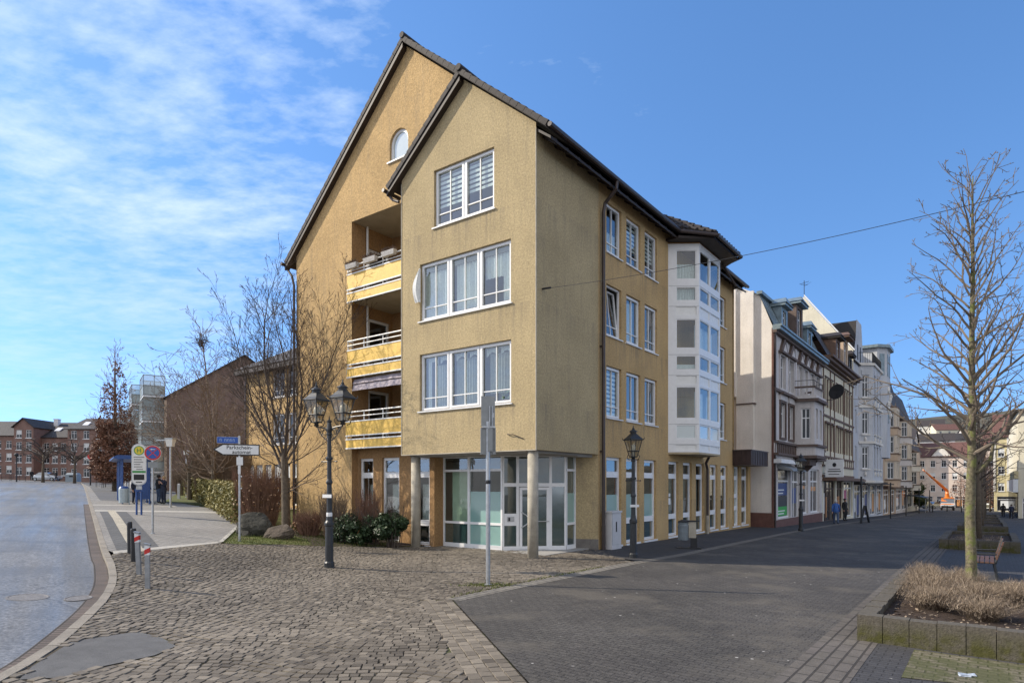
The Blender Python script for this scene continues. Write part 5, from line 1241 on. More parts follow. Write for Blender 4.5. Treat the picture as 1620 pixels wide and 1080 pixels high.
mb = MB(); mb.box(-.5,-.4,1.3,-.02,20,2.9,0); mb.box(-.42,-.3,3.0,-.02,46,3.9,1); mb.build('shop_fascia', [M['signwhite'], M['lemon']], r1)
mb = MB()
for k in range(9): mb.box(-.08,k*5+.6,-2,-.03,k*5+4.2,1.1)
mb.build('shop_window', M['shopdark'], r1)
sblock('corner_shop_house', 'white house beside the lemon yellow one, far right side of the street', 12.6, 22, 151, 12, -3.2, 10.6, 'whiteish', 'redroof', 4.0, 4, (1.0,4.2,7.6), shops=2)
# hill with houses beyond
mb = MB(); nx, ny = 46, 16
for i in range(nx+1):
    for j in range(ny+1):
        X = 40+i*9.5; Y = 205+j*22; t_ = j/ny; z = -7+82*(t_**.7)*(.9+.1*math.sin(X*.013+.8))+3*pnoise(X,Y,.02)+1.2*pnoise(X,Y,.09); mb.v.append((X,Y,z))
for i in range(nx):
    for j in range(ny): k = i*(ny+1)+j; mb.f.append((k,k+ny+1,k+ny+2,k+1)); mb.m.append(0)
M['hill'] = ground_mat('wooded_winter_hill', (.095,.085,.06), .35, .5, 1.5, 1, 1, 0, None, 0, .05, ((.05,.05,.035), .06, .45, .8))[0]
structure(mb.build('hill', M['hill'], smooth=True))
def hillz(X, Y): t_ = (Y-205)/22/16; return -7+82*(t_**.7)*(.9+.1*math.sin(X*.013+.8))+3*pnoise(X,Y,.02)
HLB = ['white villa low on the hill, left of the truck boom','pale grey house on the slope above the pinkish end house','cream house high on the hill behind the young tree trunk','reddish roofed house on the hill right of the young tree','small white house near the hill crest, left side','yellow ochre house on the slope right of the trunk','light house half way up the hill under the crest','grey roofed house at the right end of the hill']
for i, (px, Y, w, hh) in enumerate(((1452,236,13,9),(1478,262,12,9),(1524,270,12,9),(1566,250,14,10),(1468,330,12,8),(1545,300,11,9),(1500,320,12,8),(1590,290,14,9))):
    X = (px-810)/FPX*Y; z = hillz(X,Y); block('hill_house', HLB[i], (X-w/2,Y), R(random.uniform(-35,-10)), w, 10, z, z+hh*.75, ('whiteish','lilac','creamy','pinkish')[i % 4], ('redroof','slate','roofdark')[i % 3], 3.2, 3, (z+.8,z+3.6), cat='building')
# ------------------------------------------------------------------ street furniture
def lantern(parent, c, s=1.0):
    """old four sided lantern, c = bottom centre; parented copies share nothing"""
    x, y, z = c; mb = MB(); q = R(45)
    mb.lathe([(.05*s,0),(.07*s,.03*s),(.04*s,.06*s),(.10*s,.10*s)], c, 10)
    for i in range(4):
        a = q+i*math.pi/2; r0, r1 = .13*s, .30*s
        mb.tube([(x+r0*math.cos(a),y+r0*math.sin(a),z+.10*s),(x+r1*math.cos(a),y+r1*math.sin(a),z+.66*s)], .013*s, 5)
        mb.tube([(x+.10*s*math.cos(a),y+.10*s*math.sin(a),z+.0*s),(x+.17*s*math.cos(a),y+.17*s*math.sin(a),z+.02*s),(x+.21*s*math.cos(a),y+.21*s*math.sin(a),z+.12*s),(x+.15*s*math.cos(a),y+.15*s*math.sin(a),z+.2*s)], .012*s, 5)
        mb.tube([(x+.32*s*math.cos(a),y+.32*s*math.sin(a),z+.66*s),(x+.37*s*math.cos(a),y+.37*s*math.sin(a),z+.70*s),(x+.37*s*math.cos(a),y+.37*s*math.sin(a),z+.745*s)], [.016*s,.014*s,.006*s], 5)
        b_ = a+math.pi/4; mb.tube([(x+r0*.707*math.cos(b_),y+r0*.707*math.sin(b_),z+.1*s),(x+r1*.707*math.cos(b_),y+r1*.707*math.sin(b_),z+.66*s)], .007*s, 4)
    mb.lathe([(.135*s,.09*s),(.145*s,.11*s),(.135*s,.12*s)], c, 4, 0, q); mb.lathe([(.20*s,.285*s),(.215*s,.30*s),(.20*s,.315*s)], c, 4, 0, q)
    mb.lathe([(.31*s,.65*s),(.335*s,.665*s),(.33*s,.69*s),(.25*s,.75*s),(.15*s,.84*s),(.10*s,.88*s)], c, 4, 0, q)
    mb.lathe([(.10*s,.86*s),(.105*s,.93*s),(.15*s,.935*s),(.13*s,.96*s),(.06*s,1.0*s),(.035*s,1.03*s),(.045*s,1.05*s),(.02*s,1.07*s),(.008*s,1.15*s)], c, 10)
    o = mb.build('lantern', M['castiron'], parent)
    mb = MB(); mb.lathe([(.12*s,.11*s),(.295*s,.655*s)], c, 4, 0, q); mb.f = mb.f[:4]; mb.m = mb.m[:4]; mb.build('lantern_pane', M['lampglass'], o)
    mb = MB(); mb.lathe([(.03*s,.12*s),(.035*s,.3*s),(.06*s,.34*s),(.07*s,.42*s),(.05*s,.5*s),(.01*s,.52*s)], c, 10); mb.build('bulb', M['opal'], o, smooth=True)
    return o
def lamp_post(name, label, loc, h, double=False, rz=0, group=None):
    t = thing(name, label, 'street lamp', loc, rz, group); mb = MB()
    mb.lathe([(.13,-.1),(.13,.12),(.105,.16),(.10,1.05),(.12,1.08),(.12,1.14),(.085,1.2),(.075,1.3)], (0,0,0), 14)
    mb.lathe([(.07,1.25),(.062,h*.62),(.085,h*.63),(.085,h*.64),(.058,h*.66),(.05,h-.05),(.075,h-.03),(.075,h+.0),(.05,h+.02)], (0,0,0), 12)
    mb.lathe([(.075,h*.8),(.09,h*.805),(.09,h*.82),(.075,h*.825)], (0,0,0), 12)
    mb.tube([(-.24,0,h*.79),(.24,0,h*.79)], .014, 6); mb.ell((-.25,0,h*.79),(.025,.025,.025),6,4); mb.ell((.25,0,h*.79),(.025,.025,.025),6,4)
    mb.build('pole', M['castiron'], t)
    if double:
        mb = MB(); mb.lathe([(.06,h),(.075,h+.1),(.06,h+.2),(.05,h+.28),(.07,h+.31),(.015,h+.36),(.005,h+.45)], (0,0,0), 10)
        for s in (-1,1):
            mb.tube([(s*.05,0,h+.12),(s*.2,0,h+.15),(s*.36,0,h+.17),(s*.45,0,h+.18),(s*.45,0,h+.25)], .022, 6)
            P = []
            for i in range(15): a = -1.6+i*.42; r = .02+.011*i; P.append((s*(.19+r*math.cos(a)*.9),0,h+.0+r*math.sin(a)))
            mb.tube(P, .013, 5); mb.tube([(s*.05,0,h-.18),(s*.12,0,h-.16),(s*.26,0,h-.05),(s*.40,0,h+.15)], .014, 5)
            P = [(s*(.33+.05*math.cos(a)),0,h+.08+.05*math.sin(a)) for a in [i*.55 for i in range(11)]]; mb.tube(P, .011, 5)
        mb.build('bracket', M['castiron'], t)
        for s in (-1,1): lantern(t, (s*.45,0,h+.2), 1.0)
    else: lantern(t, (0,0,h), .92)
    mb = MB(); mb.box(-.15,-.09,h*.52,.15,-.07,h*.545); mb.build('lamp_plate', M['sillm'], t); mb = MB(); mb.lathe([(.072,h*.38),(.075,h*.395),(.072,h*.41)], (0,0,0), 10, 0); mb.build('clamp', M['sillm'], t)
    return t
def lp(x, y): return (x, y, g(x))
lamp_post('twin_lantern_lamp', 'tall black cast iron lamp with two lanterns standing on the cobbles', lp(-4.67,16.21), 3.42, True, R(-28))
lamp_post('lantern_lamp', 'black single lantern lamp in front of the ochre shop windows', lp(3.70,19.34), 2.98, False, R(20), 'single lantern lamps along the street')
lamp_post('lantern_lamp', 'black single lantern lamp in front of the grey lilac house', lp(14.95,32.81), 3.0, False, R(10), 'single lantern lamps along the street')
def post(name, label, x, y, h, r=.035, m='galv', cat='post', group=None):
    t = thing(name, label, cat, lp(x,y), 0, group); mb = MB(); mb.tube([(0,0,-.1),(0,0,h)], r, 10); mb.lathe([(r*1.9,-.02),(r*1.9,.02),(r,.03)], (0,0,0), 10); mb.build('pole', M[m], t); return t
# grey backed signs on a steel post at the street corner
t = post('sign_post', 'galvanised post with the blank grey backs of two traffic signs, at the street corner', -.52, 13.78, 3.55, .048, 'galv', 'sign'); t.rotation_euler = (0,0,R(8))
mb = MB(); mb.box(-.15,-.012,3.44,.15,.012,4.10); o = mb.build('sign_board', M['signback'], t)
mb = MB(); mb.tube([(.03,-.05,3.42),(.03,-.05,3.88)], .012, 6); mb.tube([(.085,-.05,3.42),(.085,-.05,3.88)], .012, 6); mb.box(-.13,-.05,3.41,.15,-.02,3.45); mb.box(.09,-.022,3.64,.13,-.013,3.74); mb.build('bracket', M['galv'], o)
mb = MB(); mb.box(-.165,.0,2.83,.165,.02,3.42); mb.box(-.165,-.03,2.83,-.14,.0,3.42); mb.box(.14,-.03,2.83,.165,.0,3.42); mb.box(-.01,-.07,2.9,.09,-.02,3.40); mb.box(-.155,-.035,2.84,-.10,-.02,2.9); mb.box(.10,-.035,2.84,.155,-.02,2.9); mb.build('sign_board', M['signback'], t)
mb = MB(); mb.lathe([(.055,2.2),(.06,2.24),(.055,2.28)], (0,0,0), 10); mb.build('clamp', M['black'], t)
def text_mesh(name, s, size, m, parent, loc, rot=(R(90),0,0)):
    cu = bpy.data.curves.new(name, 'FONT'); cu.body = s; cu.size = size; cu.align_x = 'CENTER'; cu.align_y = 'CENTER'; cu.extrude = .001; cu.offset = size*.012
    o = bpy.data.objects.new(name, cu); COL.objects.link(o); dg = bpy.context.evaluated_depsgraph_get(); me = bpy.data.meshes.new_from_object(o.evaluated_get(dg)); bpy.data.objects.remove(o); bpy.data.curves.remove(cu)
    me.materials.clear(); me.materials.append(m); q = bpy.data.objects.new(name, me); COL.objects.link(q); q.parent = parent; q.location = loc; q.rotation_euler = rot; return q
# direction sign
t = post('direction_sign', 'white arrow sign reading Parkscheinautomat under a small blue street name plate', -8.73, 20.32, 3.38, .032, 'galv', 'sign'); t.rotation_euler = (0,0,R(21))
mb = MB(); out = [(-.78,2.93),(-.50,2.75),(.60,2.75),(.60,3.11),(-.50,3.11)]; mb.extrude([(p[0],-.05,p[1]) for p in out], (0,.015,0), 0)
ins = [(-.71,2.93),(-.485,2.785),(.565,2.785),(.565,3.075),(-.485,3.075)]; mb.poly([(p[0],-.053,p[1]) for p in ins], 1); o = mb.build('arrow_board', [M['black'], M['signwhite']], t)
text_mesh('lettering', 'Parkschein-', .165, M['black'], o, (.0,-.0545,3.0)); text_mesh('lettering', 'automat', .165, M['black'], o, (.06,-.0545,2.855))
mb = MB(); mb.box(-.66,-.045,3.13,-.04,-.03,3.335,0); mb.box(-.655,-.047,3.135,-.045,-.046,3.33,1)
o = mb.build('street_name_plate', [M['signwhite'], M['signblue']], t); mb = MB()
for (a, b_) in ((-.58,-.52),(-.44,-.38),(-.36,-.30),(-.28,-.23),(-.20,-.14)): mb.box(a,-.0485,3.19,a+.015,-.0475,3.275); mb.box(a,-.0485,3.26,b_,-.0475,3.275); mb.box(b_-.015,-.0485,3.19,b_,-.0475,3.24)
mb.build('faded_lettering', pm('pale_blue_lettering', (.35,.45,.65), .5, .1), o)
mb = MB(); mb.box(-.09,-.045,2.44,.10,-.033,2.70); mb.box(-.05,-.045,2.16,.03,-.033,2.42); mb.box(.03,-.06,2.06,.07,-.03,2.1); mb.box(.03,-.06,1.68,.07,-.03,1.72); mb.build('small_plate', M['signwhite'], t)
# no stopping sign
t = post('no_stopping_sign', 'round blue sign with red ring and cross on a steel post by the bus bay', -11.65, 20.56, 2.85, .033, 'galv', 'sign'); t.rotation_euler = (0,0,R(28)); 
def disc(mb, c, r, d, m, n=28):
    mb.extrude([(c[0]+r*math.cos(2*math.pi*i/n), c[1], c[2]+r*math.sin(2*math.pi*i/n)) for i in range(n)], (0,d,0), m)
mb = MB(); z = 2.62; disc(mb,(0,-.05,z),.245,.012,0); disc(mb,(0,-.053,z),.235,.003,1); disc(mb,(0,-.056,z),.185,.003,2)
for s in (1,-1): c = .13; mb.extrude([(-c-.018,-.059,z-s*c),(-c+.018,-.059,z-s*c),(c+.018,-.059,z+s*c),(c-.018,-.059,z+s*c)], (0,.003,0), 1)
mb.extrude([(-.07,-.062,z+.115),(-.03,-.062,z+.145),(-.03,-.062,z+.125),(.07,-.062,z+.125),(.07,-.062,z+.105),(-.03,-.062,z+.105),(-.03,-.062,z+.085)], (0,.003,0), 0)
mb.build('round_board', [M['signwhite'], M['red'], M['signblue']], t)
mb = MB(); mb.box(-.14,-.05,2.14,.14,-.04,2.33); mb.build('small_plate', M['signback'], t)
# bus stop sign
t = thing('bus_stop_sign', 'tall rounded white bus stop board with yellow and green H disc on a blue post', 'bus stop sign', lp(-16.26,27.64), R(30)); mb = MB(); mb.tube([(-.09,0,-.1),(-.09,0,1.15)], .04, 8); mb.tube([(.09,0,-.1),(.09,0,1.15)], .04, 8); mb.box(-.16,-.05,1.02,.16,.05,1.12); mb.build('post', M['bluem'], t)
mb = MB(); mb.box(-.11,-.06,1.10,.11,.06,1.26); mb.build('post_collar', M['galv'], t)
def capsule(r, z0, z1, n=12): return [(r*math.cos(math.pi*i/n), z1+r*math.sin(math.pi*i/n)) for i in range(n+1)]+[(r*math.cos(math.pi+math.pi*i/n), z0+r*.85*math.sin(math.pi+math.pi*i/n)) for i in range(n+1)]
mb = MB(); mb.extrude([(p[0],-.06,p[1]) for p in capsule(.285,1.52,2.82)], (0,.12,0), 0); mb.extrude([(p[0],-.063,p[1]) for p in capsule(.255,1.54,2.82)], (0,.126,0), 1); o = mb.build('board', [M['galv'], M['signwhite']], t)
mb = MB(); c = (0,-.067,2.80); disc(mb,c,.20,.004,0); disc(mb,(0,-.069,2.80),.165,.003,1)
for s in (-.075,.045): mb.box(s,-.073,2.71,s+.03,-.069,2.89,0)
mb.box(-.05,-.073,2.785,.05,-.069,2.815,0); mb.build('stop_emblem', [M['green'], M['yellowp']], o)
mb = MB()
for k, (a, b_) in enumerate(((-.2,.2),(-.19,.10),(-.19,.16),(-.19,.05),(-.19,.12),(-.10,.15))): mb.box(a,-.067,2.50-k*.105,b_,-.063,2.525-k*.105,0)
mb.box(-.25,-.067,1.83,.25,-.063,1.92,1); mb.box(-.2,-.067,1.52,.2,-.063,1.76,0); mb.box(-.12,-.067,1.4,.12,-.063,1.44,0); mb.build('timetable', [M['black'], M['green']], o)
# bollards
def bollard(label, x, y, h, dark):
    t = thing('bollard', label, 'bollard', lp(x,y), random.uniform(0,2), 'bollards at the kerb corner'); mb = MB()
    if dark: mb.lathe([(.062,-.1),(.062,h-.03),(.05,h)], (0,0,0), 12); mb.build('shaft', M['black'], t)
    else:
        mb.box(-.04,-.04,-.1,.04,.04,h-.16); mb.hexa([(-.055,-.055,h-.02),(.055,-.055,h-.05),(.055,.055,h-.05),(-.055,.055,h-.02),(-.055,-.055,h+.01),(.055,-.055,h-.02),(.055,.055,h-.02),(-.055,.055,h+.01)]); mb.build('shaft', pm('zinc_bollard', (.30,.31,.32), .5, .15, 8, metal=.4), t)
        mb = MB(); mb.box(-.042,-.042,h-.22,.042,.042,h-.02,0); mb.hexa([(-.044,-.044,h-.21),(.044,-.044,h-.17),(.044,.044,h-.17),(-.044,.044,h-.21),(-.044,-.044,h-.12),(.044,-.044,h-.08),(.044,.044,h-.08),(-.044,.044,h-.12)], 1); mb.build('reflector_band', [M['signwhite'], M['red']], t)
    t.rotation_euler = (R(random.uniform(-2,2)), R(random.uniform(-2,2)), random.uniform(-.3,.3)+.3)
bollard('black bollard farthest from the camera, beside the tactile strip', -9.67,16.05,.80,True); bollard('black bollard second from the back at the kerb corner', -8.86,14.85,.78,True)
bollard('grey bollard with red band, right behind the frontmost one', -7.84,13.33,.90,False); bollard('frontmost grey bollard with red and white band on the cobbles', -6.89,11.99,.85,False)
# litter bin on a stand
x, y = 6.3, 22.56; t = thing('litter_bin', 'grey litter bin hung on a wide post, in front of the ground floor shop windows', 'litter bin', lp(x,y), RZ+R(20)); mb = MB()
mb.box(-.42,-.25,-.02,.42,.25,.04); mb.box(.05,-.05,.0,.28,.05,.42); mb.build('stand', M['black'], t)
mb = MB(); mb.lathe([(.13,.28),(.18,.3),(.19,.82),(.17,.86),(.19,.92),(.1,.98)], (-.2,0,0), 14); mb.build('bin_body', pm('blue_grey_bin', (.16,.19,.21), .5, .2), t)
mb = MB(); mb.box(-.01,-.06,.38,.24,.06,.95); mb.build('post_panel', M['concrete'], t); mb = MB(); mb.box(-.08,-.09,.95,.36,.09,1.0); mb.lathe([(.16,.90),(.2,.96),(.05,1.02)], (-.2,0,0), 12); mb.build('lid', M['black'], t)
# bus shelter
P0 = V(-22.3,36.3); dr = V(-.564,.826); nr = V(.826,.564); t = thing('bus_shelter', 'blue framed bus shelter with flat blue roof and glass walls', 'bus shelter', lp(-22.3,36.3), math.atan2(.826,-.564)); L = 5.4
mb = MB()
for s in (0,1.8,3.6,L):
    for y_ in (0,-1.35): mb = MB(); mb.tube([(s,y_,-.1),(s,y_,2.55)], .045, 8); mb.build('post', M['bluem'], t)
mb = MB(); mb.box(-.3,-1.6,2.55,L+.3,.25,2.78); mb.hexa([(-.3,.25,2.55),(L+.3,.25,2.55),(L+.3,.45,2.6),(-.3,.45,2.6),(-.3,.25,2.78),(L+.3,.25,2.78),(L+.3,.45,2.68),(-.3,.45,2.68)]); mb.build('roof', M['bluem'], t)
mb = MB(); mb.fquad(Face((0,-1.35,0),(1,0,0),(0,1,0)),.1,L-.1,.3,2.4,0); mb.build('glass_wall', M['screenglass'], t)
mb = MB(); mb.box(-.03,-1.3,.25,.03,-.75,2.5); mb.build('end_panel', M['bluem'], t)
mb = MB(); mb.box(.6,-1.3,.42,L-.6,-.9,.47); 
for s in (.8,L-.8): mb.box(s-.03,-1.2,-.05,s+.03,-1.0,.42)
mb.build('bench', M['galv'], t); mb = MB(); mb.box(L-1.2,-1.31,1.0,L-.3,-1.28,1.9); mb.build('timetable_case', M['signwhite'], t)
t = thing('litter_bin', 'light blue grey litter bin beside the bus shelter', 'litter bin', lp(-21.85,35.7), 0); mb = MB(); mb.lathe([(.22,.08),(.25,.1),(.27,.85),(.24,.92)], (0,0,0), 14); mb.tube([(.3,0,-.05),(.3,0,1.0)], .03, 6); mb.build('bin_body', pm('pale_bin', (.33,.40,.44), .5, .12), t); mb = MB(); mb.lathe([(.26,.9),(.2,1.0),(.05,1.03)], (0,0,0), 14); mb.build('lid', M['bluem'], t)
# modern lamp
t = post('square_lamp', 'slim steel lamp with a small glass box head beside the two waiting people', -18.6, 34.54, 3.35, .05, 'galv', 'street lamp'); mb = MB(); mb.hexa([(-.14,-.14,3.3),(.14,-.14,3.3),(.14,.14,3.3),(-.14,.14,3.3),(-.2,-.2,3.7),(.2,-.2,3.7),(.2,.2,3.7),(-.2,.2,3.7)]); o = mb.build('lamp_head', M['opal'], t); mb = MB(); mb.box(-.22,-.22,3.7,.22,.22,3.76); mb.box(-.75,-.05,3.62,-.2,.05,3.68); mb.build('lamp_cap', M['galv'], o)
t = post('square_lamp', 'slim steel lamp farther back before the glazed balconies', *bear(295,50)[:2], 3.4, .05, 'galv', 'street lamp'); mb = MB(); mb.box(-.15,-.15,3.35,.15,.15,3.7); mb.build('lamp_head', M['opal'], t)
t = thing('marker_post', 'short pale marker post at the far hedge corner', 'post', bear(283,46), 0); mb = MB(); mb.box(-.09,-.06,-.1,.09,.06,1.05); mb.hexa([(-.09,-.06,1.05),(.09,-.06,1.05),(.09,.06,1.05),(-.09,.06,1.05),(-.06,-.03,1.12),(.06,-.03,1.12),(.06,.03,1.12),(-.06,.03,1.12)]); mb.build('body', M['greybox'], t)
# far left bits at the road end
t = post('round_sign_post', 'dark post with a small round sign at the road end', *bear(143,82)[:2], 3.6, .09, 'black', 'sign'); mb = MB(); disc(mb,(0,-.12,3.7),.32,.05,0); mb.build('round_board', M['red'], t)
t = post('dark_lamp', 'dark lamp post at the left picture edge', *bear(26,95)[:2], 3.7, .07, 'black', 'street lamp'); mb = MB(); mb.lathe([(.1,3.6),(.28,3.9),(.3,4.05),(.1,4.2)], (0,0,0), 8); mb.tube([(-.5,0,3.3),(.5,0,3.3)], .04, 5); mb.build('lamp_head', M['black'], t)
def barrier(label, px, Y, n=4, w=1.6):
    t = thing('railing', label, 'railing', bear(px,Y), R(-2), 'tube railings at the road end'); mb = MB()
    for i in range(n):
        x = i*w
        mb.tube([(x,0,-.1),(x,0,.95),(x+.1,0,1.05),(x+w-.3,0,1.05),(x+w-.2,0,.95),(x+w-.2,0,-.1)], .035, 6); mb.tube([(x,0,.55),(x+w-.2,0,.55)], .025, 5)
        for k in range(5): mb.tube([(x+.2+k*.24,0,.05),(x+.2+k*.24,0,1.0)], .015, 4)
    mb.build('tube', M['black'], t)
barrier('dark tube railing at the left picture edge', 2, 100, 2); barrier('dark tube railing between the far lamp and the silver car', 27, 101, 1); barrier('dark tube railing before the brown hornbeam', 152, 74, 2, 1.1)
def bench(label, loc, rz, L=1.7):
    t = thing('park_bench', label, 'bench', loc, rz, 'slatted benches'); mb = MB()
    for k in range(5): mb.box(-L/2,-.45+k*.1,.43,L/2,-.45+k*.1+.08,.465)
    mb.build('seat', M['benchwood'], t); mb = MB()
    for k in range(4): mb.hexa([(-L/2,.06+k*.035,.52+k*.115),(L/2,.06+k*.035,.52+k*.115),(L/2,.09+k*.035,.52+k*.115),(-L/2,.09+k*.035,.52+k*.115),(-L/2,.085+k*.035,.61+k*.115),(L/2,.085+k*.035,.61+k*.115),(L/2,.115+k*.035,.61+k*.115),(-L/2,.115+k*.035,.61+k*.115)])
    mb.build('backrest', M['benchwood'], t)
    for s in (-L/2+.2, L/2-.2):
        mb = MB(); mb.tube([(s,-.42,-.05),(s,-.40,.42),(s,.06,.42),(s,.2,1.0)], .028, 6); mb.tube([(s,.02,.42),(s,.1,-.05)], .028, 6); mb.tube([(s,-.4,.42),(s,-.42,.62),(s,.08,.64)], .022, 5); mb.build('leg', M['castiron'], t)
    return t
M['benchwood'] = pm('red_brown_bench_slats', (.10,.05,.034), .6, .2, 12)
bench('slatted bench between the first two planters, seen from its end', stg(10.75,4.7), RZ-R(90)); bench('slatted bench before the third planter', stg(10.2,26.5), RZ-R(90)); bench('small bench at the far end of the bus stop square', bear(174,70), R(12))
t = thing('clothes_container', 'grey collection container beside the far silver car', 'container', bear(116,104), R(4)); mb = MB(); mb.box(-.9,-.6,0,.9,.6,1.2); mb.hexa([(-.9,-.6,1.2),(.9,-.6,1.2),(.9,.6,1.2),(-.9,.6,1.2),(-.7,-.4,1.5),(.7,-.4,1.5),(.7,.4,1.5),(-.7,.4,1.5)]); mb.build('body', pm('blue_grey_container', (.30,.36,.40), .5, .1), t); mb = MB(); mb.box(-.3,-.63,.8,.3,-.6,1.05); mb.build('flap', M['black'], t)
# shopping street bits
t = thing('pavement_board', 'dark folding advertising board on the pavement before the timber trimmed house', 'board', stg(3.3,38.3), RZ-R(70)); mb = MB()
for s in (1,-1): mb.hexa([(-.32,s*.28,0),(.32,s*.28,0),(.32,s*.25,0),(-.32,s*.25,0),(-.32,s*.04,1.25),(.32,s*.04,1.25),(.32,s*.01,1.25),(-.32,s*.01,1.25)])
mb.build('board', pm('dark_slate_board', (.03,.045,.06), .5, .15), t)
PL = ['slim dark post beside the pavement board','slim dark post before the grey turret house','slim dark post before the tan bay house','slim dark post near the end of the shaded row','farthest slim dark post of the shaded row']
for i, (x, y, h) in enumerate(((3.5,35.2,3.3),(3.3,53.8,3.4),(3.2,69,3.4),(3.2,86,3.4),(3.2,105,3.4))):
    p = st(x,y); post('street_post', PL[i], p[0], p[1], h, .06, 'black', 'post', 'dark posts along the shaded pavement')
PB = [(5.2,112,'short dark bollard left of the orange truck'),(7.2,110,'short dark bollard right of the orange truck'),(3.9,100,'short dark bollard at the far pavement edge')]
for x, y, lab in PB:
    p = st(x,y); post('short_bollard', lab, p[0], p[1], 1.0, .07, 'black', 'bollard', 'short bollards across the far street')
# litter
t = MB(); t.hexa([(-.09,-.03,0),(.02,-.07,0),(.07,.02,0),(-.05,.05,0),(-.07,-.04,.012),(.03,-.06,.03),(.06,.03,.01),(-.06,.04,.028)]); t.hexa([(.04,-.01,0),(.12,-.03,0),(.13,.03,0),(.05,.05,0),(.05,0,.02),(.11,-.02,.008),(.12,.02,.022),(.06,.04,.01)]); o = t.build('paper_scrap', pm('crumpled_foil', (.42,.47,.55), .5, .3, 20)); o.location = stg(10.45,-6.25,.01); tag(o, 'scrap of blue white litter on the mossy paving', 'litter')
# drain cover and manholes
mb = MB(); mb.lathe([(.31,0),(.31,.006),(.28,.008),(.27,.003),(.05,.003)], (0,0,0), 24); o = mb.build('manhole_cover', pm('rusty_iron_cover', (.17,.16,.155), .7, .25, 10, .2, 60, .4, 30)); o.location = (-8.4,11.0,g(-8.4)-.116); o.rotation_euler = (0,R(4.6),0); tag(o, 'round manhole cover in the damp road near the left picture edge', 'manhole cover')
o2 = o.copy(); COL.objects.link(o2); o2.location = (-7.66,11.2,g(-7.66)-.109); o2.scale = (.6,.85,1); tag(o2, 'rusty round drain cover in the gutter bricks at the kerb bend', 'manhole cover'); o['group'] = o2['group'] = 'round covers in the road'
# ------------------------------------------------------------------ plants
M['bark'] = pm('grey_brown_bark', (.115,.09,.065), .95, .3, 9, .25, 60, .6, 30)
M['barkgreen'] = ground_mat('lichen_bark', (.145,.125,.08), .3, .6, 22, .95, 1.0, 0, None, 0, 3, ((.16,.18,.05), 5, .5, .8))[0]
M['twig'] = pm('dark_twigs', (.08,.061,.05), .9, .25, 6)
M['twigmid'] = pm('grey_tan_twigs', (.15,.12,.092), .9, .25, 6)
M['twigpale'] = pm('pale_brown_twigs', (.19,.14,.10), .9, .3, 6)
M['twigred'] = pm('red_brown_twigs', (.20,.115,.08), .9, .3, 6)
def rv(rng, s=1.0): return Vector((rng.gauss(0,s), rng.gauss(0,s), rng.gauss(0,s)))
def branch(mb, rng, p, d, L, r, depth, P):
    """one curved branch with side shoots; P: dict of settings"""
    n = max(3, min(9, int(L/P.get('seg',.22)))); pts = [p.copy()]; d = d.normalized(); rad = [r]; st_ = []
    for i in range(n):
        d = (d+rv(rng, P['wob'])+Vector((0,0,P['up']))).normalized()
        p = p+d*(L/n); pts.append(p.copy()); rad.append(max(P['rmin'], r*(1-(i+1)/n*.8))); st_.append((p.copy(), d.copy(), (i+1)/n))
    mb.tube(pts, rad, 6 if r > .03 else (4 if r > .012 else 3), 0, False)
    if depth <= 0: return
    k = max(2, int(L*P['dens'][depth-1])); a0 = rng.uniform(0,6.28)
    for j in range(k):
        t_ = P.get('start',.2)+(1-P.get('start',.2))*(j+rng.random())/k; i = min(n-1, int(t_*n)); q, dd, _ = st_[i]; q = pts[i].lerp(pts[i+1], t_*n-i if t_*n-i < 1 else 1)
        a = a0+j*2.4+rng.uniform(-.5,.5); o = dd.orthogonal().normalized(); o2 = dd.cross(o); side = o*math.cos(a)+o2*math.sin(a)
        nd_ = dd*math.cos(P['ang'])+side*math.sin(P['ang'])*rng.uniform(.7,1.2)
        branch(mb, rng, q, nd_, L*P['ratio']*rng.uniform(.6,1.2)*(1.15-.6*t_), max(P['rmin'], rad[i]*.55), depth-1, P)
def tree(name, label, loc, trunk, limbs, P, seed, mats, group=None, cat='tree', tr_n=10):
    """trunk: list of (x,y,z,r); limbs: list of (start point, direction, length, radius)"""
    rng = random.Random(seed); t = thing(name, label, cat, loc, 0, group); mb = MB()
    mb.tube([p[:3] for p in trunk], [p[3] for p in trunk], tr_n, 0); mb.build('trunk', M[mats[0]], t, smooth=True)
    mb = MB()
    for (p, d, L, r) in limbs: branch(mb, rng, Vector(p), Vector(d), L, r, P['depth'], P)
    c = mb.build('crown', M[mats[1]], t); return t, c
# young street tree in the right planter
rng = random.Random(5); limbs = []; zt = 7.75
for k in range(66):
    f = (k/65)**.9; z = 2.35+f*(zt-2.6); a = k*2.4+rng.uniform(-.4,.4); L = (2.05-1.2*f)*rng.uniform(.6,1.15)*(1 if f > .06 else .9); e = .62+.5*f
    limbs.append(((.02*math.cos(a),.02*math.sin(a),z), (math.cos(a)*math.cos(e), math.sin(a)*math.cos(e), math.sin(e)), L, .034*(1-.72*f)+.004))
tx, ty = 8.51, 11.76; tz = g(tx)+.26
t, c = tree('street_tree', 'slender bare young tree with lichen covered trunk in the nearest planter', (tx,ty,tz), [(0,0,-.3,.12),(0,0,.05,.100),(.01,.0,.6,.088),(-.012,.01,1.6,.082),(.02,0,2.4,.074),(.03,.01,3.6,.056),(.02,0,4.8,.044),(.04,0,6.0,.034),(.03,0,7.0,.02),(.04,0,zt,.008)], limbs, dict(depth=3, wob=.11, up=.03, dens=(6.5,5.5,4), ratio=.43, ang=.85, rmin=.005, seg=.16, start=.12), 11, ('barkgreen','twigmid'))
mb = MB(); mb.tube([(0,0,2.2),(.12,-.05,2.28),(.3,-.1,2.5),(.36,-.1,2.9)], [.05,.045,.035,.02], 7); mb.build('limb', M['barkgreen'], t, smooth=True)
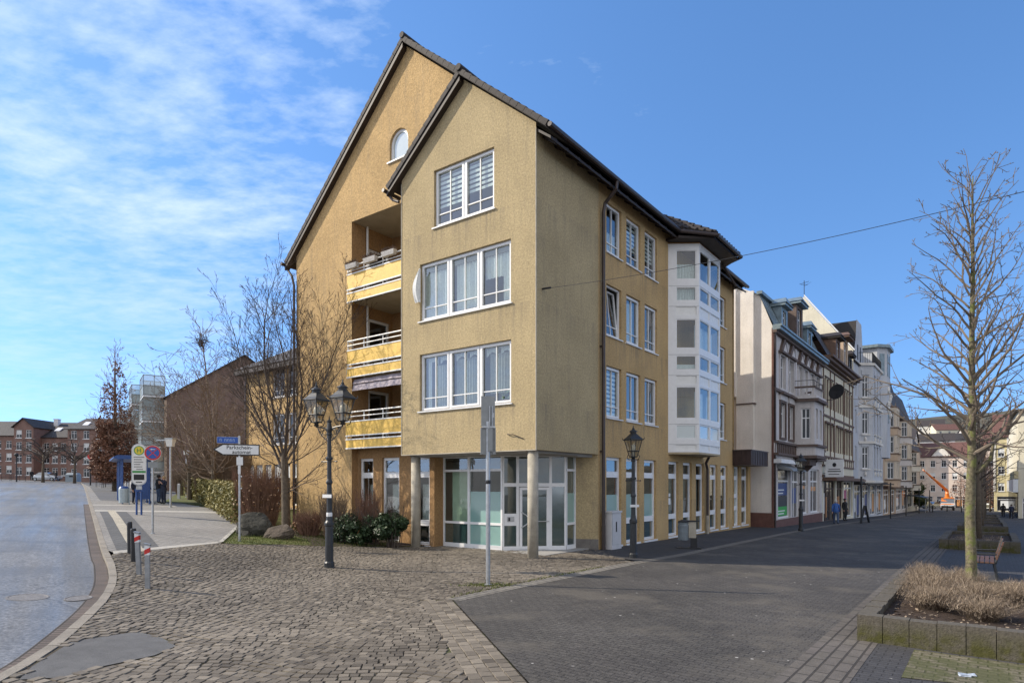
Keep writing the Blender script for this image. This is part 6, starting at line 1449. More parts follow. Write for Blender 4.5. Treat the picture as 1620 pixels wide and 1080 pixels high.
# bare tree left of the gable: dividing trunk
def limb_tree(name, label, loc, zf, top, spread, seed, P, mats, nl=7, r0=.2, group=None, lean=(0,0), bias=(0,0)):
    rng = random.Random(seed); limbs = []
    for k in range(nl):
        a = 6.283*k/nl+rng.uniform(-.4,.4); e = rng.uniform(.75,1.25); L = (top-zf)*rng.uniform(.75,1.05)
        limbs.append(((lean[0],lean[1],zf-rng.uniform(0,.7)), (math.cos(a)*math.cos(e)*spread+bias[0], math.sin(a)*math.cos(e)*spread*.7+bias[1], math.sin(e)), L, r0*.42*rng.uniform(.5,1)))
    for k in range(nl):
        a = 6.283*k/nl+rng.uniform(-.6,.6); limbs.append(((lean[0]*.6,lean[1]*.6,zf*rng.uniform(.45,.95)), (math.cos(a),math.sin(a)*.7,.35), (top-zf)*.36, r0*.16))
    return tree(name, label, loc, [(0,0,-.3,r0*1.5),(0,0,.1,r0*1.15),(lean[0]*.4,lean[1]*.4,zf*.5,r0),(lean[0],lean[1],zf,r0*.85),(lean[0]*1.05,lean[1],zf+.3,r0*.5)], limbs, P, seed, mats, group)
Pb = dict(depth=4, wob=.075, up=.05, dens=(5.2,4.0,2.9,2.4), ratio=.47, ang=.55, rmin=.0055, seg=.3, start=.12)
lx, ly = -8.65, 24.3
limb_tree('bare_tree', 'large bare tree with forking trunk before the ochre gable edge, boulders at its foot', (lx,ly,g(lx)), 2.9, 10.3, 1.0, 21, Pb, ('bark','twig'), 7, .155, 'bare trees in the planting bed', (-.08,0), (.03,0))
Pc = dict(depth=4, wob=.12, up=.02, dens=(4.2,3.0,2.0,1.5), ratio=.5, ang=.75, rmin=.009, seg=.4, start=.15)
for i, (px, Y, zf, top, lab) in enumerate(((338,37,2.4,9.0,'twiggy bare tree in front of the dark brick gable wall, holding a bird nest'),(300,45,2.2,8.2,'bare tree at the left end of the brick gable wall'))):
    b_ = bear(px,Y); bt_, _ = limb_tree('bare_tree', lab, b_, zf, top, 1.5, 30+i, Pc, ('bark',('twigpale','twigpale','twig')[i]), 11, .16, 'bare trees in the planting bed')
    if i == 0:
        rng = random.Random(3); c_ = Vector(((320-338)/FPX*Y, 0, 2.17+(767-541)/FPX*Y-g(b_[0])))
        mb = MB(); lb = [Vector((0,0,zf-.3)), Vector((c_.x*.35,0,zf+(c_.z-zf)*.42)), Vector((c_.x*.75,.05,zf+(c_.z-zf)*.8)), c_, c_+Vector((-.15,0,.9))]; mb.tube(lb, [.07,.055,.04,.03,.012], 6)
        for k in range(26):
            s_ = lb[1+k % 3].lerp(lb[2+k % 3], rng.random()); a_ = k*2.4; branch(mb, rng, s_, Vector((math.cos(a_),.5*math.sin(a_),.9)), rng.uniform(.7,1.7), .018, 2, Pc)
        mb.build('limb', M['twigpale'], bt_); mb = MB()
        for k in range(120): p = c_+rv(rng,.17); mb.tube([p, p+rv(rng,.16)], .015, 3)
        o = mb.build('bird_nest', M['twig']); o.location = b_; tag(o, 'dark round bird nest high in the bare tree before the brick gable', 'bird nest')
# leaves
def leaf(mb, p, s, rng, n=None, tint=None, t=.5, asp=.55):
    d = n if n is not None else rv(rng).normalized(); a = d.orthogonal().normalized(); b_ = d.cross(a); q = rng.uniform(0,6.28)
    u = a*math.cos(q)+b_*math.sin(q); v = d.cross(u); u = u*s; v = v*s*asp
    mb.poly([p-u, p+v, p+u, p-v]); tint.append(t)
def leafmat(name, a, b_, rough=.6, spec=.35): return tinted(name, a, b_, rough, spec)
M['leafbrown'] = leafmat('brown_winter_leaves', (.10,.048,.03), (.28,.14,.085)); M['leafhedge'] = leafmat('hedge_leaves', (.07,.075,.022), (.42,.36,.14)); M['leafred'] = leafmat('red_shrub_leaves', (.13,.065,.035), (.36,.21,.11))
M['leafdark'] = leafmat('dark_evergreen_leaves', (.012,.026,.010), (.045,.075,.03), .5, .3); M['drytuft'] = tinted('dry_tuft_stems', (.085,.06,.045), (.39,.31,.23), .95, .1)
M['grassblade'] = tinted('grass_blades', (.05,.075,.015), (.19,.20,.06), .8, .2); M['leafgreen'] = leafmat('green_leaves', (.02,.035,.01), (.08,.11,.03))
# hornbeam with brown leaves, columnar
def hornbeam(label, loc, h, w, seed, n=7000, group=None):
    rng = random.Random(seed); limbs = []
    for k in range(46):
        f = k/45; z = h*(.12+.8*f); a = k*2.4; e = 1.0+.25*f; limbs.append(((0,0,z),(math.cos(a)*math.cos(e),math.sin(a)*math.cos(e),math.sin(e)),h*(.32-.22*f),.05*(1-.7*f)))
    t, c = tree('hornbeam', label, loc, [(0,0,-.3,.28),(0,0,h*.2,.2),(0,0,h*.55,.12),(0,0,h*.97,.02)], limbs, dict(depth=2,wob=.07,up=.02,dens=(2.2,1.4),ratio=.5,ang=.6,rmin=.014,seg=.5), seed, ('bark','twigred'), group)
    mb = MB(); tint = []
    for k in range(n):
        z = rng.betavariate(1.3,2.2)*.86+.06; a = rng.uniform(0,6.28); rr = w*min(1,(z/.16))**.6*(1-z)**.75*math.sqrt(rng.random())*1.25
        p = Vector((rr*math.cos(a), rr*math.sin(a), z*h))
        if pnoise(p.x*1.2+seed,p.z*.9,1.0,p.y) < -.12+.0*z: continue
        if z > .46 and rng.random() > .2: continue
        leaf(mb, p, rng.uniform(.09,.17), rng, None, tint, rng.random())
    mb.build('leaves', M['leafbrown'], t, colors=tint); return t
hornbeam('tall columnar hornbeam keeping its brown winter leaves, left of the glazed balconies', bear(182,60), 14.0, 2.0, 41, 19000)
# arching bare trees before the brick rows
Pw = dict(depth=2, wob=.06, up=-.10, dens=(1.6,1.1), ratio=.45, ang=.7, rmin=.03, seg=.7)
for i, (px, Y, lab) in enumerate(((68,98,'bare umbrella shaped tree with drooping branches before the brick rows'),(118,99,'second drooping bare tree before the brick rows, right of the silver car'))):
    rng = random.Random(60+i); b_ = bear(px,Y); limbs = [((0,0,3.0+rng.uniform(-.4,1.6)),(math.cos(a),math.sin(a)*.6,rng.uniform(.5,1.1)),rng.uniform(3.2,5.2),.11) for a in [k*6.283/15 for k in range(15)]]
    tree('drooping_tree', lab, b_, [(0,0,-.3,.25),(0,0,1.5,.18),(.1,0,4.2,.13)], limbs, Pw, 60+i, ('bark','twig'), 'drooping trees before the brick rows')
# hedge along the square
rng = random.Random(77); t = thing('hedge', 'clipped olive green hedge along the bus stop square', 'hedge', (-11.2,26.0,g(-11.2)), 0); mb = MB(); tint = []; mt = MB()
HA, HB, HC_ = V(-10.6,25.4), V(-11.5,26.0), V(-28,54)
for k in range(26000):
    u = rng.random()**1.5; c_ = HB.lerp(HC_, u); off = rng.random(); wv = V(.86,.51)*(off*1.7); h = 1.5+.25*pnoise(u*9,.3)+.12*pnoise(u*40,off*3); z = h*rng.random()**.75
    if rng.random() < .5: off = 0; wv = V(.86,.51)*rng.uniform(0,.25)
    elif rng.random() < .5: z = h*rng.uniform(.86,1.03)
    x, y = c_.x+wv.x+rng.gauss(0,.05), c_.y+wv.y+rng.gauss(0,.05); p = Vector((x+11.2, y-26.0, g(x)+z-g(-11.2)))
    leaf(mb, p, rng.uniform(.035,.075)*(1+u*1.2), rng, None, tint, min(1,max(0,.42+.4*pnoise(x*1.1,y*1.1,1,z*1.3)+rng.gauss(0,.22))))
for k in range(500):
    u = rng.random(); c_ = HB.lerp(HC_, u); x, y = c_.x+.5, c_.y+.3; p = Vector((x+11.2,y-26,g(x)-g(-11.2))); mt.tube([p, p+Vector((rng.gauss(0,.25),rng.gauss(0,.25),1.3))], [.02,.008], 3)
mb.build('leaves', M['leafhedge'], t, colors=tint); mt.build('stems', M['twigpale'], t)
def shrub(name, label, loc, r, h, n, leafm, ls, stems, stemm, seed, base=.0, group=None, stem_h=None, asp=.55, jl=.24):
    rng = random.Random(seed); t = thing(name, label, 'shrub', loc, 0, group); mb = MB(); tint = []
    ctr = [Vector((rng.uniform(-r,r)*.65, rng.uniform(-r,r)*.5, h*rng.uniform(.25,.72))) for _ in range(9)]; cr = [rng.uniform(.32,.5)*min(r,h*.7) for _ in ctr]
    for k in range(n):
        i = rng.randrange(len(ctr)); d = rv(rng).normalized(); p = ctr[i]+d*cr[i]*rng.uniform(.55,1.05); p.z *= 1.0
        if p.z < base or p.z > h*1.05: continue
        nn = (d+rv(rng,.5)).normalized(); leaf(mb, p, ls*rng.uniform(.6,1.25), rng, nn, tint, min(1,max(0,.45+.35*d.z+rng.gauss(0,jl))), asp)
    if n: mb.build('leaves', M[leafm], t, colors=tint)
    if stems:
        ms = MB(); sh = stem_h or h
        for k in range(stems):
            a = rng.uniform(0,6.28); q = r*.75*math.sqrt(rng.random()); p = Vector((q*math.cos(a)*.5,q*math.sin(a)*.5,0)); e = Vector((q*math.cos(a)+rng.gauss(0,.05),q*math.sin(a)*.8,sh*rng.uniform(.7,1.05))); m_ = p.lerp(e,.55)+rv(rng,.04)
            ms.tube([p,m_,e],[.013,.008,.004],3)
            for j in range(4):
                s_ = m_.lerp(e, rng.random()); ms.tube([s_, s_+Vector((rng.gauss(0,.1),rng.gauss(0,.1),rng.uniform(.08,.28)))],[.005,.003],3)
        ms.build('stems', M[stemm], t)
    return t
def at(px, Y, dz=0): return bear(px, Y, dz)
shrub('red_twig_shrub', 'dense red twigged shrub behind the arrow sign, left of the bare tree', at(412,26), 1.5, 2.3, 900, 'leafred', .05, 420, 'twigred', 81)
shrub('red_twig_shrub', 'low reddish shrub between the bare tree and the twin lantern lamp', at(489,23.6), .85, .8, 500, 'leafred', .035, 200, 'twigred', 82)
shrub('leafless_shrub', 'upright leafless shrub directly behind the twin lantern lamp', at(527,23.0), .75, 1.75, 0, 'leafdark', .05, 170, 'twigpale', 83)
shrub('leafless_shrub', 'upright leafless shrub before the first tall ground floor window', at(583,22.9), .62, 1.85, 0, 'leafdark', .05, 130, 'twigred', 84)
shrub('evergreen_shrub', 'dark glossy evergreen shrub right of the twin lantern lamp', at(545,22.0), .72, 1.25, 2600, 'leafdark', .06, 40, 'twig', 85)
shrub('evergreen_shrub', 'dark evergreen shrub between the two leafless shrubs and the left column', at(590,22.0), .55, 1.15, 1700, 'leafdark', .06, 30, 'twig', 86)
shrub('evergreen_shrub', 'tallest dark evergreen shrub, beside the left concrete column', at(623,21.6), .62, 1.5, 3000, 'leafdark', .065, 40, 'twig', 87)
shrub('evergreen_shrub', 'small dark evergreen at the foot of the twin lantern lamp', at(562,21.6), .35, .45, 600, 'leafdark', .05, 0, 'twig', 88)
shrub('bushy_shrub', 'dark green bush under the bare tree before the brick wall', at(338,45), 1.9, 3.4, 2600, 'leafgreen', .10, 200, 'twigpale', 89)
for i, (px, Y, r, h, lab) in enumerate(((310,50,1.6,2.6,'twig thicket at the left foot of the brick gable wall'),(290,54,1.3,2.1,'low thicket by the arcade columns'),(372,38,1.5,3.6,'tall pale twig thicket before the brick wall, right side'),(330,42,1.8,4.2,'tallest pale twig thicket before the middle of the brick wall'))):
    shrub('twig_thicket', lab, at(px,Y), r, h, 0, 'leafred', .05, 620, 'twigpale', 90+i, group='twig thickets before the brick wall')
# boulders
M['rock'] = pm('mossy_dark_boulder', (.055,.052,.042), .95, .4, 2.5, .3, 30, .8, 12); M['rockpale'] = pm('brown_grey_boulder', (.095,.075,.058), .95, .35, 2.5, .3, 30, .8, 12)
def boulder(label, loc, r, m, seed):
    rng = random.Random(seed); bm = bmesh.new(); bmesh.ops.create_icosphere(bm, subdivisions=4, radius=1)
    for v in bm.verts:
        n = v.co.normalized(); k = 1+.22*mnoise.noise(n*1.3+Vector((seed,0,0)))+.20*abs(mnoise.noise(n*2.6+Vector((0,seed,0))))+.09*mnoise.noise(n*7)+.04*mnoise.noise(n*17)
        c_ = n*k
        for ax_ in (Vector((.8,.3,.5)),Vector((-.6,.5,.6)),Vector((.1,-.8,.55)),Vector((0,.2,.95))): 
            ax_.normalize(); e = c_.dot(ax_)-.82; 
            if e > 0: c_ -= ax_*e*.8
        v.co = Vector((c_.x*r[0],c_.y*r[1],c_.z*r[2]+(.12*c_.x if seed == 8 else 0)))
    me = bpy.data.meshes.new('boulder'); bm.to_mesh(me); bm.free(); me.materials.append(M[m]); o = bpy.data.objects.new('boulder', me); COL.objects.link(o); o.location = loc; tag(o, label, 'boulder', 'boulders under the bare tree'); return o
boulder('tall dark mossy boulder left of the bare tree foot', at(404,22.4,.32), (.62,.5,.55), 'rock', 3); boulder('low brown grey boulder with slanted top in front of the bare tree', at(441,22.0,.14), (.52,.42,.34), 'rockpale', 8); boulder('small dark stone between the arrow sign and the tall boulder', at(388,21.9,.05), (.2,.2,.16), 'rock', 5)
# grass blades in the bed
rng = random.Random(9); mb = MB(); tint = []
for k in range(9000):
    x = rng.uniform(-11,-4.2); y = rng.uniform(19.4,26.5)
    if not inside((x,y), BED) : continue
    z = g(x)+.012; h = rng.uniform(.03,.11); p = Vector((x,y,z)); e = p+Vector((rng.gauss(0,.03),rng.gauss(0,.03),h)); w_ = Vector((.006,.002,0)); mb.poly([p-w_,p+w_,e]); tint.append(rng.random())
o = mb.build('grass', M['grassblade'], colors=tint); o['kind'] = 'stuff'
# weeds at the street sign and along the sett edge
mb = MB(); tint = []
for k in range(900):
    if k < 450: x = -.52+rng.gauss(0,.28); y = 13.75+rng.gauss(0,.14)
    else: q = rng.random(); x, y = st(2.35+rng.gauss(0,.05), -6.3+q*6); 
    p = Vector((x,y,g(x))); h = rng.uniform(.015,.05); e = p+Vector((rng.gauss(0,.03),rng.gauss(0,.03),h)); mb.poly([p-Vector((.008,0,0)),p+Vector((.008,0,0)),e]); tint.append(rng.random())
o = mb.build('weeds', M['grassblade'], colors=tint); o['kind'] = 'stuff'
# ------------------------------------------------------------------ planters
def mosswall(name):
    m, nt, b = newmat(name); co = coords(nt); sp = nd(nt, 'ShaderNodeSeparateXYZ'); nt.links.new(co, sp.inputs[0])
    f = mul(nt, ramp(nt, sp.outputs[2], .34, .10), ramp(nt, noise(nt, co, 6, 5), .30, .58)); k = ramp(nt, noise(nt, co, 22, 5), .3, .7, .75, 1.25)
    c_ = mixc(nt, f, (.095,.083,.066), (.058,.056,.012)); vm = nd(nt, 'ShaderNodeVectorMath', operation='SCALE'); nt.links.new(c_, vm.inputs[0]); nt.links.new(k, vm.inputs['Scale']); nt.links.new(vm.outputs[0], b.inputs['Base Color']); b.inputs['Roughness'].default_value = .95; bump(nt, b, noise(nt, co, 40, 5), .6); return m
M['mosswall'] = mosswall('mossy_concrete_block')
PT = ['nearest planter of mossy concrete blocks filled with dry tufts','second planter beyond the slatted bench','third planter down the street','fourth planter down the street','fifth planter, before the far white car','farthest planter of the row']
planters = []
for i, (y0, L) in enumerate(((-5.08,5.4),(13.8,5.6),(31.6,5.6),(42,5),(53.3,5),(66,6))):
    x0 = 9.15; wd = 3.2 if i == 0 else 2.45; t = thing('planter', PT[i], 'planter', stg(x0,y0), RZ, 'block edged planters along the street'); planters.append(t); mb = MB(); hh = .365
    bw = .31; n = int(round(wd/bw))
    for k in range(n):
        e = random.uniform(-.008,.008)
        for yy in (0, L-.22): mb.box(k*wd/n+.004,yy+.0+e,-.35,(k+1)*wd/n-.004,yy+.22+e,hh+random.uniform(-.008,.008)-yy*0)
    n2 = int(round((L-.44)/.31))
    for k in range(n2):
        for xx in (0, wd-.22): e = random.uniform(-.008,.008); mb.box(xx+e,.22+(L-.44)*k/n2+.004,-.35,xx+.22+e,.22+(L-.44)*(k+1)/n2-.004,hh+random.uniform(-.008,.008))
    mb.build('edging_block', M['mosswall'], t)
    mb = MB(); N = 14
    for a in range(N+1):
        for b_ in range(N+1): mb.v.append((.2+(wd-.4)*a/N, .2+(L-.4)*b_/N, .25+.04*pnoise(a*.5+i,b_*.5)+.0))
    for a in range(N):
        for b_ in range(N): k = a*(N+1)+b_; mb.f.append((k,k+N+1,k+N+2,k+1)); mb.m.append(0)
    mb.build('soil', M['soil'], t)
# dry tufts: one plant each
def tuft(label, x, y, r, h, n, seed, base=.26, group='dry tufts in the nearest planter', lo=0, hi=1):
    rng = random.Random(seed); t = thing('dry_tuft', label, 'plant', stg(x,y,base), 0, group); mb = MB(); tint = []
    for k in range(n):
        a = rng.uniform(0,6.28); q = r*.35*math.sqrt(rng.random()); p = Vector((q*math.cos(a),q*math.sin(a),0)); e_ = rng.gauss(0,.45); hh = h*rng.uniform(.45,1.05)
        o = r*rng.uniform(.3,1.1); e = Vector((o*math.cos(a+e_),o*math.sin(a+e_),hh*(1.05-.35*(o/r)**2))); m_ = p.lerp(e,.5)+Vector((0,0,h*.12)); w_ = Vector((-math.sin(a),math.cos(a),0))*rng.uniform(.002,.0045)
        c = rng.random(); mb.poly([p-w_,p+w_,m_+w_,m_-w_]); tint.append(c*.8); mb.poly([m_-w_,m_+w_,e]); tint.append(c)
        for j in range(2):
            s = m_.lerp(e, rng.uniform(.2,.95)); f_ = s+Vector((rng.gauss(0,.05),rng.gauss(0,.05),rng.uniform(.02,.09))); mb.poly([s-w_*.7,s+w_*.7,f_]); tint.append(min(1,c+.2))
    mb.build('stems', M['drytuft'], t, colors=tint); return t
k = 0
TL = ['left front','left middle','left rear','centre front','centre','centre rear, against the trunk','right of the trunk, front','right of the trunk, middle','right front corner','right rear','far left edge','far rear']
for (lx_, ly_, r_, h_) in ((9.95,-3.2,.55,.42),(9.8,-2.2,.55,.5),(9.75,-1.2,.5,.55),(10.6,-3.7,.55,.38),(10.45,-2.6,.6,.46),(10.2,-1.6,.55,.5),(10.9,-2.0,.55,.42),(11.2,-1.0,.5,.36),(11.5,-3.0,.5,.30),(11.7,-.4,.45,.3),(9.65,-.4,.4,.5),(10.3,-.2,.45,.45)):
    tuft('pale brown dried tuft in the nearest planter, '+TL[k], lx_, ly_, r_, h_, 900, 200+k); k += 1
for i, (y0, L) in enumerate(((13.8,5.6),(31.6,5.6),(42,5),(53.3,5),(66,6))):
    nm = ['second','third','fourth','fifth','farthest'][i]
    for j, (a, b_) in enumerate(((.75,1.1),(1.6,1.6),(.8,2.6),(1.7,3.4),(1.1,4.2))):
        tuft('brown dried tuft in the %s planter, %s' % (nm, ['front left','front right','middle left','middle right','rear'][j]), 9.15+a, y0+b_, .5, .2, 160, 300+i*7+j, .22, 'dry tufts in the farther planters')
# fallen leaves in the planter
mb = MB(); tint = []; rng = random.Random(12)
for k in range(500):
    p = Vector(stg(9.15+rng.uniform(.3,2.9),-5.08+rng.uniform(.3,2.4),.285)); leaf(mb, p, rng.uniform(.02,.04), rng, (Vector((0,0,1))+rv(rng,.35)).normalized(), tint, rng.random())
o = mb.build('fallen_leaves', M['drytuft'], colors=tint); o['kind'] = 'stuff'
# further street trees in the row
rng = random.Random(50)
TL2 = ['bare street tree in the second planter','bare street tree in the third planter','bare street tree in the fifth planter','bare street tree in the farthest planter','bare street tree on the promenade beyond the last planter','farthest bare street tree before the street end houses']
first = None
for i, y_ in enumerate((16.6,34.4,55.8,69,92,118)):
    lm = []
    for k in range(34):
        f = k/33; z = 2.2+f*4.2; a = k*2.4; e = .6+.5*f; lm.append(((0,0,z),(math.cos(a)*math.cos(e),math.sin(a)*math.cos(e),math.sin(e)),(1.9-1.3*f),.03*(1-.7*f)+.005))
    if first is None: first, _ = tree('street_tree', TL2[0], stg(10.35,y_,.2), [(0,0,-.3,.12),(0,0,2.2,.09),(0,0,6.8,.01)], lm, dict(depth=2,wob=.1,up=.03,dens=(3,3),ratio=.42,ang=.85,rmin=.009,seg=.25), 70, ('bark','twig'), 'bare street trees in the far planters')
    else: dup(first, stg(10.35,y_,.2), 1.3*i, TL2[i], 1.0-.05*i)
# trees at the far end
for i, (x_, y_, s_, lab) in enumerate(((-1.5,150,1.5,'tall bare tree left of the orange lift truck'),(8.8,155,1.6,'tall bare tree before the beige end house'),(5.5,166,1.3,'bare tree before the pinkish end house'),(10.9,128,1.4,'bare tree at the left corner of the lemon yellow house'))):
    dup(first, stg(x_,y_,-.1), .9*i, lab, s_)['group'] = 'bare trees at the street end'
t = hornbeam('broad tree with rusty leaves beside the lemon yellow house', (98.5,132,g(98.5)-.2), 14.5, 6.5, 43, 9000)
b_ = st(.8,108); shrub('green_tree', 'dark green bushy evergreen at the end of the shaded row', (b_[0],b_[1],g(b_[0])), 2.2, 5.5, 1800, 'leafgreen', .22, 30, 'twig', 97)
# ------------------------------------------------------------------ people
M['skin'] = pm('skin', (.50,.30,.22), .6, .06); M['shoe'] = pm('dark_shoes', (.02,.018,.016), .5, .2)
M['navy'] = pm('navy_cloth', (.018,.024,.05), .85, .2, 12); M['charcoal'] = pm('charcoal_cloth', (.022,.022,.025), .9, .2, 12); M['denim'] = pm('blue_denim', (.06,.09,.16), .9, .2, 12); M['bluejacket'] = pm('bright_blue_jacket', (.03,.10,.32), .75, .15, 12)
M['hairbrown'] = pm('brown_hair', (.09,.05,.03), .7, .2, 30); M['hairfair'] = pm('fair_hair', (.42,.30,.17), .7, .2, 30); M['hairdark'] = pm('dark_hair', (.02,.016,.014), .6, .2, 30); M['hairgrey'] = pm('grey_hair', (.45,.43,.40), .7, .2, 30)
def person(label, loc, rz, h=1.72, top='navy', legs='charcoal', hair='hairbrown', pose='stand', bend=0.0, group=None, bag=None):
    t = thing('person', label, 'person', loc, rz, group); v = []; e = []; r = []
    def add(p, rad, par=None):
        v.append((p[0]*h,p[1]*h,p[2]*h)); r.append(rad*h); 
        if par is not None: e.append((par,len(v)-1))
        return len(v)-1
    b = bend; pel = add((0,0,.53),.082); bel = add((0,-.02*b,.62),.086,pel); ch = add((0,-.01-.12*b,.735-.02*b),.098,bel); nb = add((0,-.2*b,.82-.05*b),.055,ch); nk = add((0,-.012-.24*b,.862-.06*b),.034,nb); hd = add((0,-.022-.28*b,.925-.08*b),.062,nk); tp = add((0,-.015-.29*b,.972-.08*b),.048,hd)
    ns = add((0,-.085-.28*b,.915-.08*b),.012,hd)
    w = {'stand':0,'walk':1}.get(pose,0)
    for s in (-1,1):
        sh = add((s*.098,-.18*b,.798-.05*b),.048,nb); sw = s*w*.07; fw = -.10*b
        if pose == 'phone' : el = add((s*.125,-.03,.655),.036,sh); wr = add((s*.06,-.13,.735),.026,el); hn = add((s*.035,-.155,.775),.022,wr); fd = (-s*.01,-.02,.03)
        else: el = add((s*.135,.015+sw+fw,.655-.03*b),.036,sh); wr = add((s*.135,-.03+sw*1.6+fw,.515),.026,el); hn = add((s*.132,-.045+sw*1.8+fw,.475),.024,wr); fd = (0,-.012,-.032)
        hp = Vector(v[hn])/h
        for k in range(4): q = Vector(fd)+Vector((0,(k-1.5)*.011 if pose != 'phone' else 0,0))+Vector(((k-1.5)*.008 if pose == 'phone' else 0,0,0)); f1 = add(hp+q*(.9+.1*(k in (1,2))),.0075,hn); add(hp+q*1.7+Vector((-s*.006,-.004,0)),.006,f1)
        th = add(hp+Vector((-s*.012,-.022,-.008)),.008,hn); add(hp+Vector((-s*.018,-.03,-.026)),.0065,th)
        st_ = -s*w*.10; hpv = add((s*.052,0,.505),.070,pel); kn = add((s*.058,-.02+st_*.7,.285+.0*w),.049,hpv); an = add((s*.058,.015+st_*1.35+(.04*w if st_ > 0 else 0),.05+(.03*w if st_ > 0 else 0)),.031,kn); add((s*.064,-.085+st_*1.35+(.03*w if st_ > 0 else 0),.024+(.01*w if st_ > 0 else 0)),.027,an)
    me = bpy.data.meshes.new('body'); me.from_pydata(v,e,[]); o = bpy.data.objects.new('body', me); COL.objects.link(o)
    o.modifiers.new('Skin','SKIN'); sv = me.skin_vertices[0].data
    for i, q in enumerate(r): sv[i].radius = (q,q)
    sv[0].use_root = True; sb = o.modifiers.new('Sub','SUBSURF'); sb.levels = 1; sb.render_levels = 1
    dg = bpy.context.evaluated_depsgraph_get(); m2 = bpy.data.meshes.new_from_object(o.evaluated_get(dg)); bpy.data.objects.remove(o); bpy.data.meshes.remove(me)
    for q in (top, legs, 'skin', 'shoe'): m2.materials.append(M[q])
    hz = (.875-.06*b)*h
    for p in m2.polygons:
        c = p.center; p.use_smooth = True
        k = 0 if c.z > .50*h else 1
        if c.z > hz: k = 2
        elif c.z < .06*h: k = 3
        if pose == 'phone':
            if c.y < -.135*h and .72*h < c.z < .86*h: k = 2
        elif abs(c.x) > .112*h and c.z < .50*h and c.z > .40*h: k = 2
        p.material_index = k
    bo = bpy.data.objects.new('body', m2); COL.objects.link(bo); bo.parent = t
    mb = MB(); hc = Vector((0,-.012-.285*b,.948-.08*b))*h; N = 10
    mb.ell(tuple(hc+Vector((0,.012*h,.004*h))),(.064*h,.07*h,.062*h),12,8,0,.03,random.Random(4)); mb.build('hair', M[hair], t, smooth=True)
    for s in (-1,1): q = MB(); q.ell((s*.024*h,(-.078-.28*b)*h,(.932-.08*b)*h),(.007*h,.006*h,.006*h),6,4); q.build('eye', M['black'], t)
    if bag:
        q = MB(); q.ell((.17*h,-.02,.38*h),(.07,.13,.17),10,7); q.tube([(.15*h,0,.45*h),(.14*h,-.02,.50*h)], .012, 5); q.build('bag', M[bag], t)
    return t
person('person in dark jacket and jeans waiting behind the no stopping sign', bear(251,38.4), R(150), 1.72, 'charcoal', 'denim', 'hairdark')
person('person in navy coat holding a phone up with both hands at the bus stop', bear(259,37.6), R(-20), 1.66, 'navy', 'navy', 'hairfair', 'phone')
person('person in dark blue clothes standing beside the bus shelter bin', bear(213,36.6), R(70), 1.62, 'navy', 'navy', 'hairdark', 'stand', .25)
person('person in bright blue jacket walking with head down past the pavement board', stg(2.7,30.5), RZ+R(195), 1.62, 'bluejacket', 'denim', 'hairgrey', 'walk', .35)
person('person in dark clothes at the shop entrance behind the bright blue jacket', stg(1.9,38.6), RZ+R(60), 1.70, 'charcoal', 'charcoal', 'hairdark')
person('person in dark coat walking away on the right promenade, the left of the two', bear(1587,80), RZ+R(180), 1.74, 'charcoal', 'charcoal', 'hairdark', 'walk', 0, 'people on the far promenade')
person('person in dark blue jacket walking on the right promenade, the right of the two', bear(1600,74), RZ+R(185), 1.72, 'navy', 'charcoal', 'hairdark', 'walk', .1, 'people on the far promenade')
person('dark clothed person standing left of the far silver car', bear(50,103), R(40), 1.75, 'charcoal', 'charcoal', 'hairdark', 'stand', 0, 'people at the road end')
person('dark clothed person walking right of the far silver car', bear(89,102), R(-60), 1.8, 'charcoal', 'denim', 'hairdark', 'walk', 0, 'people at the road end', 'charcoal')
# ------------------------------------------------------------------ vehicles
M['silver'] = pm('silver_car_paint', (.50,.52,.54), .25, .03, metal=.6, coat=.6); M['whitecar'] = pm('white_car_paint', (.75,.76,.77), .25, .03, coat=.6); M['darkcar'] = pm('dark_blue_car_paint', (.04,.07,.11), .25, .05, coat=.6); M['orangep'] = pm('orange_machine_paint', (.75,.20,.02), .4, .08)
M['carglass'] = glassmat('car_glass', (.4,.45,.48), .2, .03, .9, (.02,.025,.03)); M['rubber'] = pm('black_rubber', (.02,.02,.02), .85, .1); M['headl'] = pm('headlamp_glass', (.8,.82,.85), .1, .03)
def wheel(par, c, r, w=.2):
    x, y, z = c; mb = MB(); P = [(r*.62,-w/2),(r*.97,-w/2),(r,-w/2+.03),(r,w/2-.03),(r*.97,w/2),(r*.62,w/2)]; n = 18
    for (a, b_) in P:
        for j in range(n): q = 6.283*j/n; mb.v.append((x+a*math.cos(q), y+b_, z+a*math.sin(q)))
    for i in range(len(P)-1):
        for j in range(n): k = i*n+j; l = i*n+(j+1) % n; mb.f.append((k,l,l+n,k+n)); mb.m.append(0)
    o = mb.build('wheel', M['rubber'], par, smooth=True); mb = MB(); mb.extrude([(x+r*.62*math.cos(6.283*j/14), y-w/2+.02, z+r*.62*math.sin(6.283*j/14)) for j in range(14)], (0,w-.04,0)); mb.build('rim', M['galv'], o)
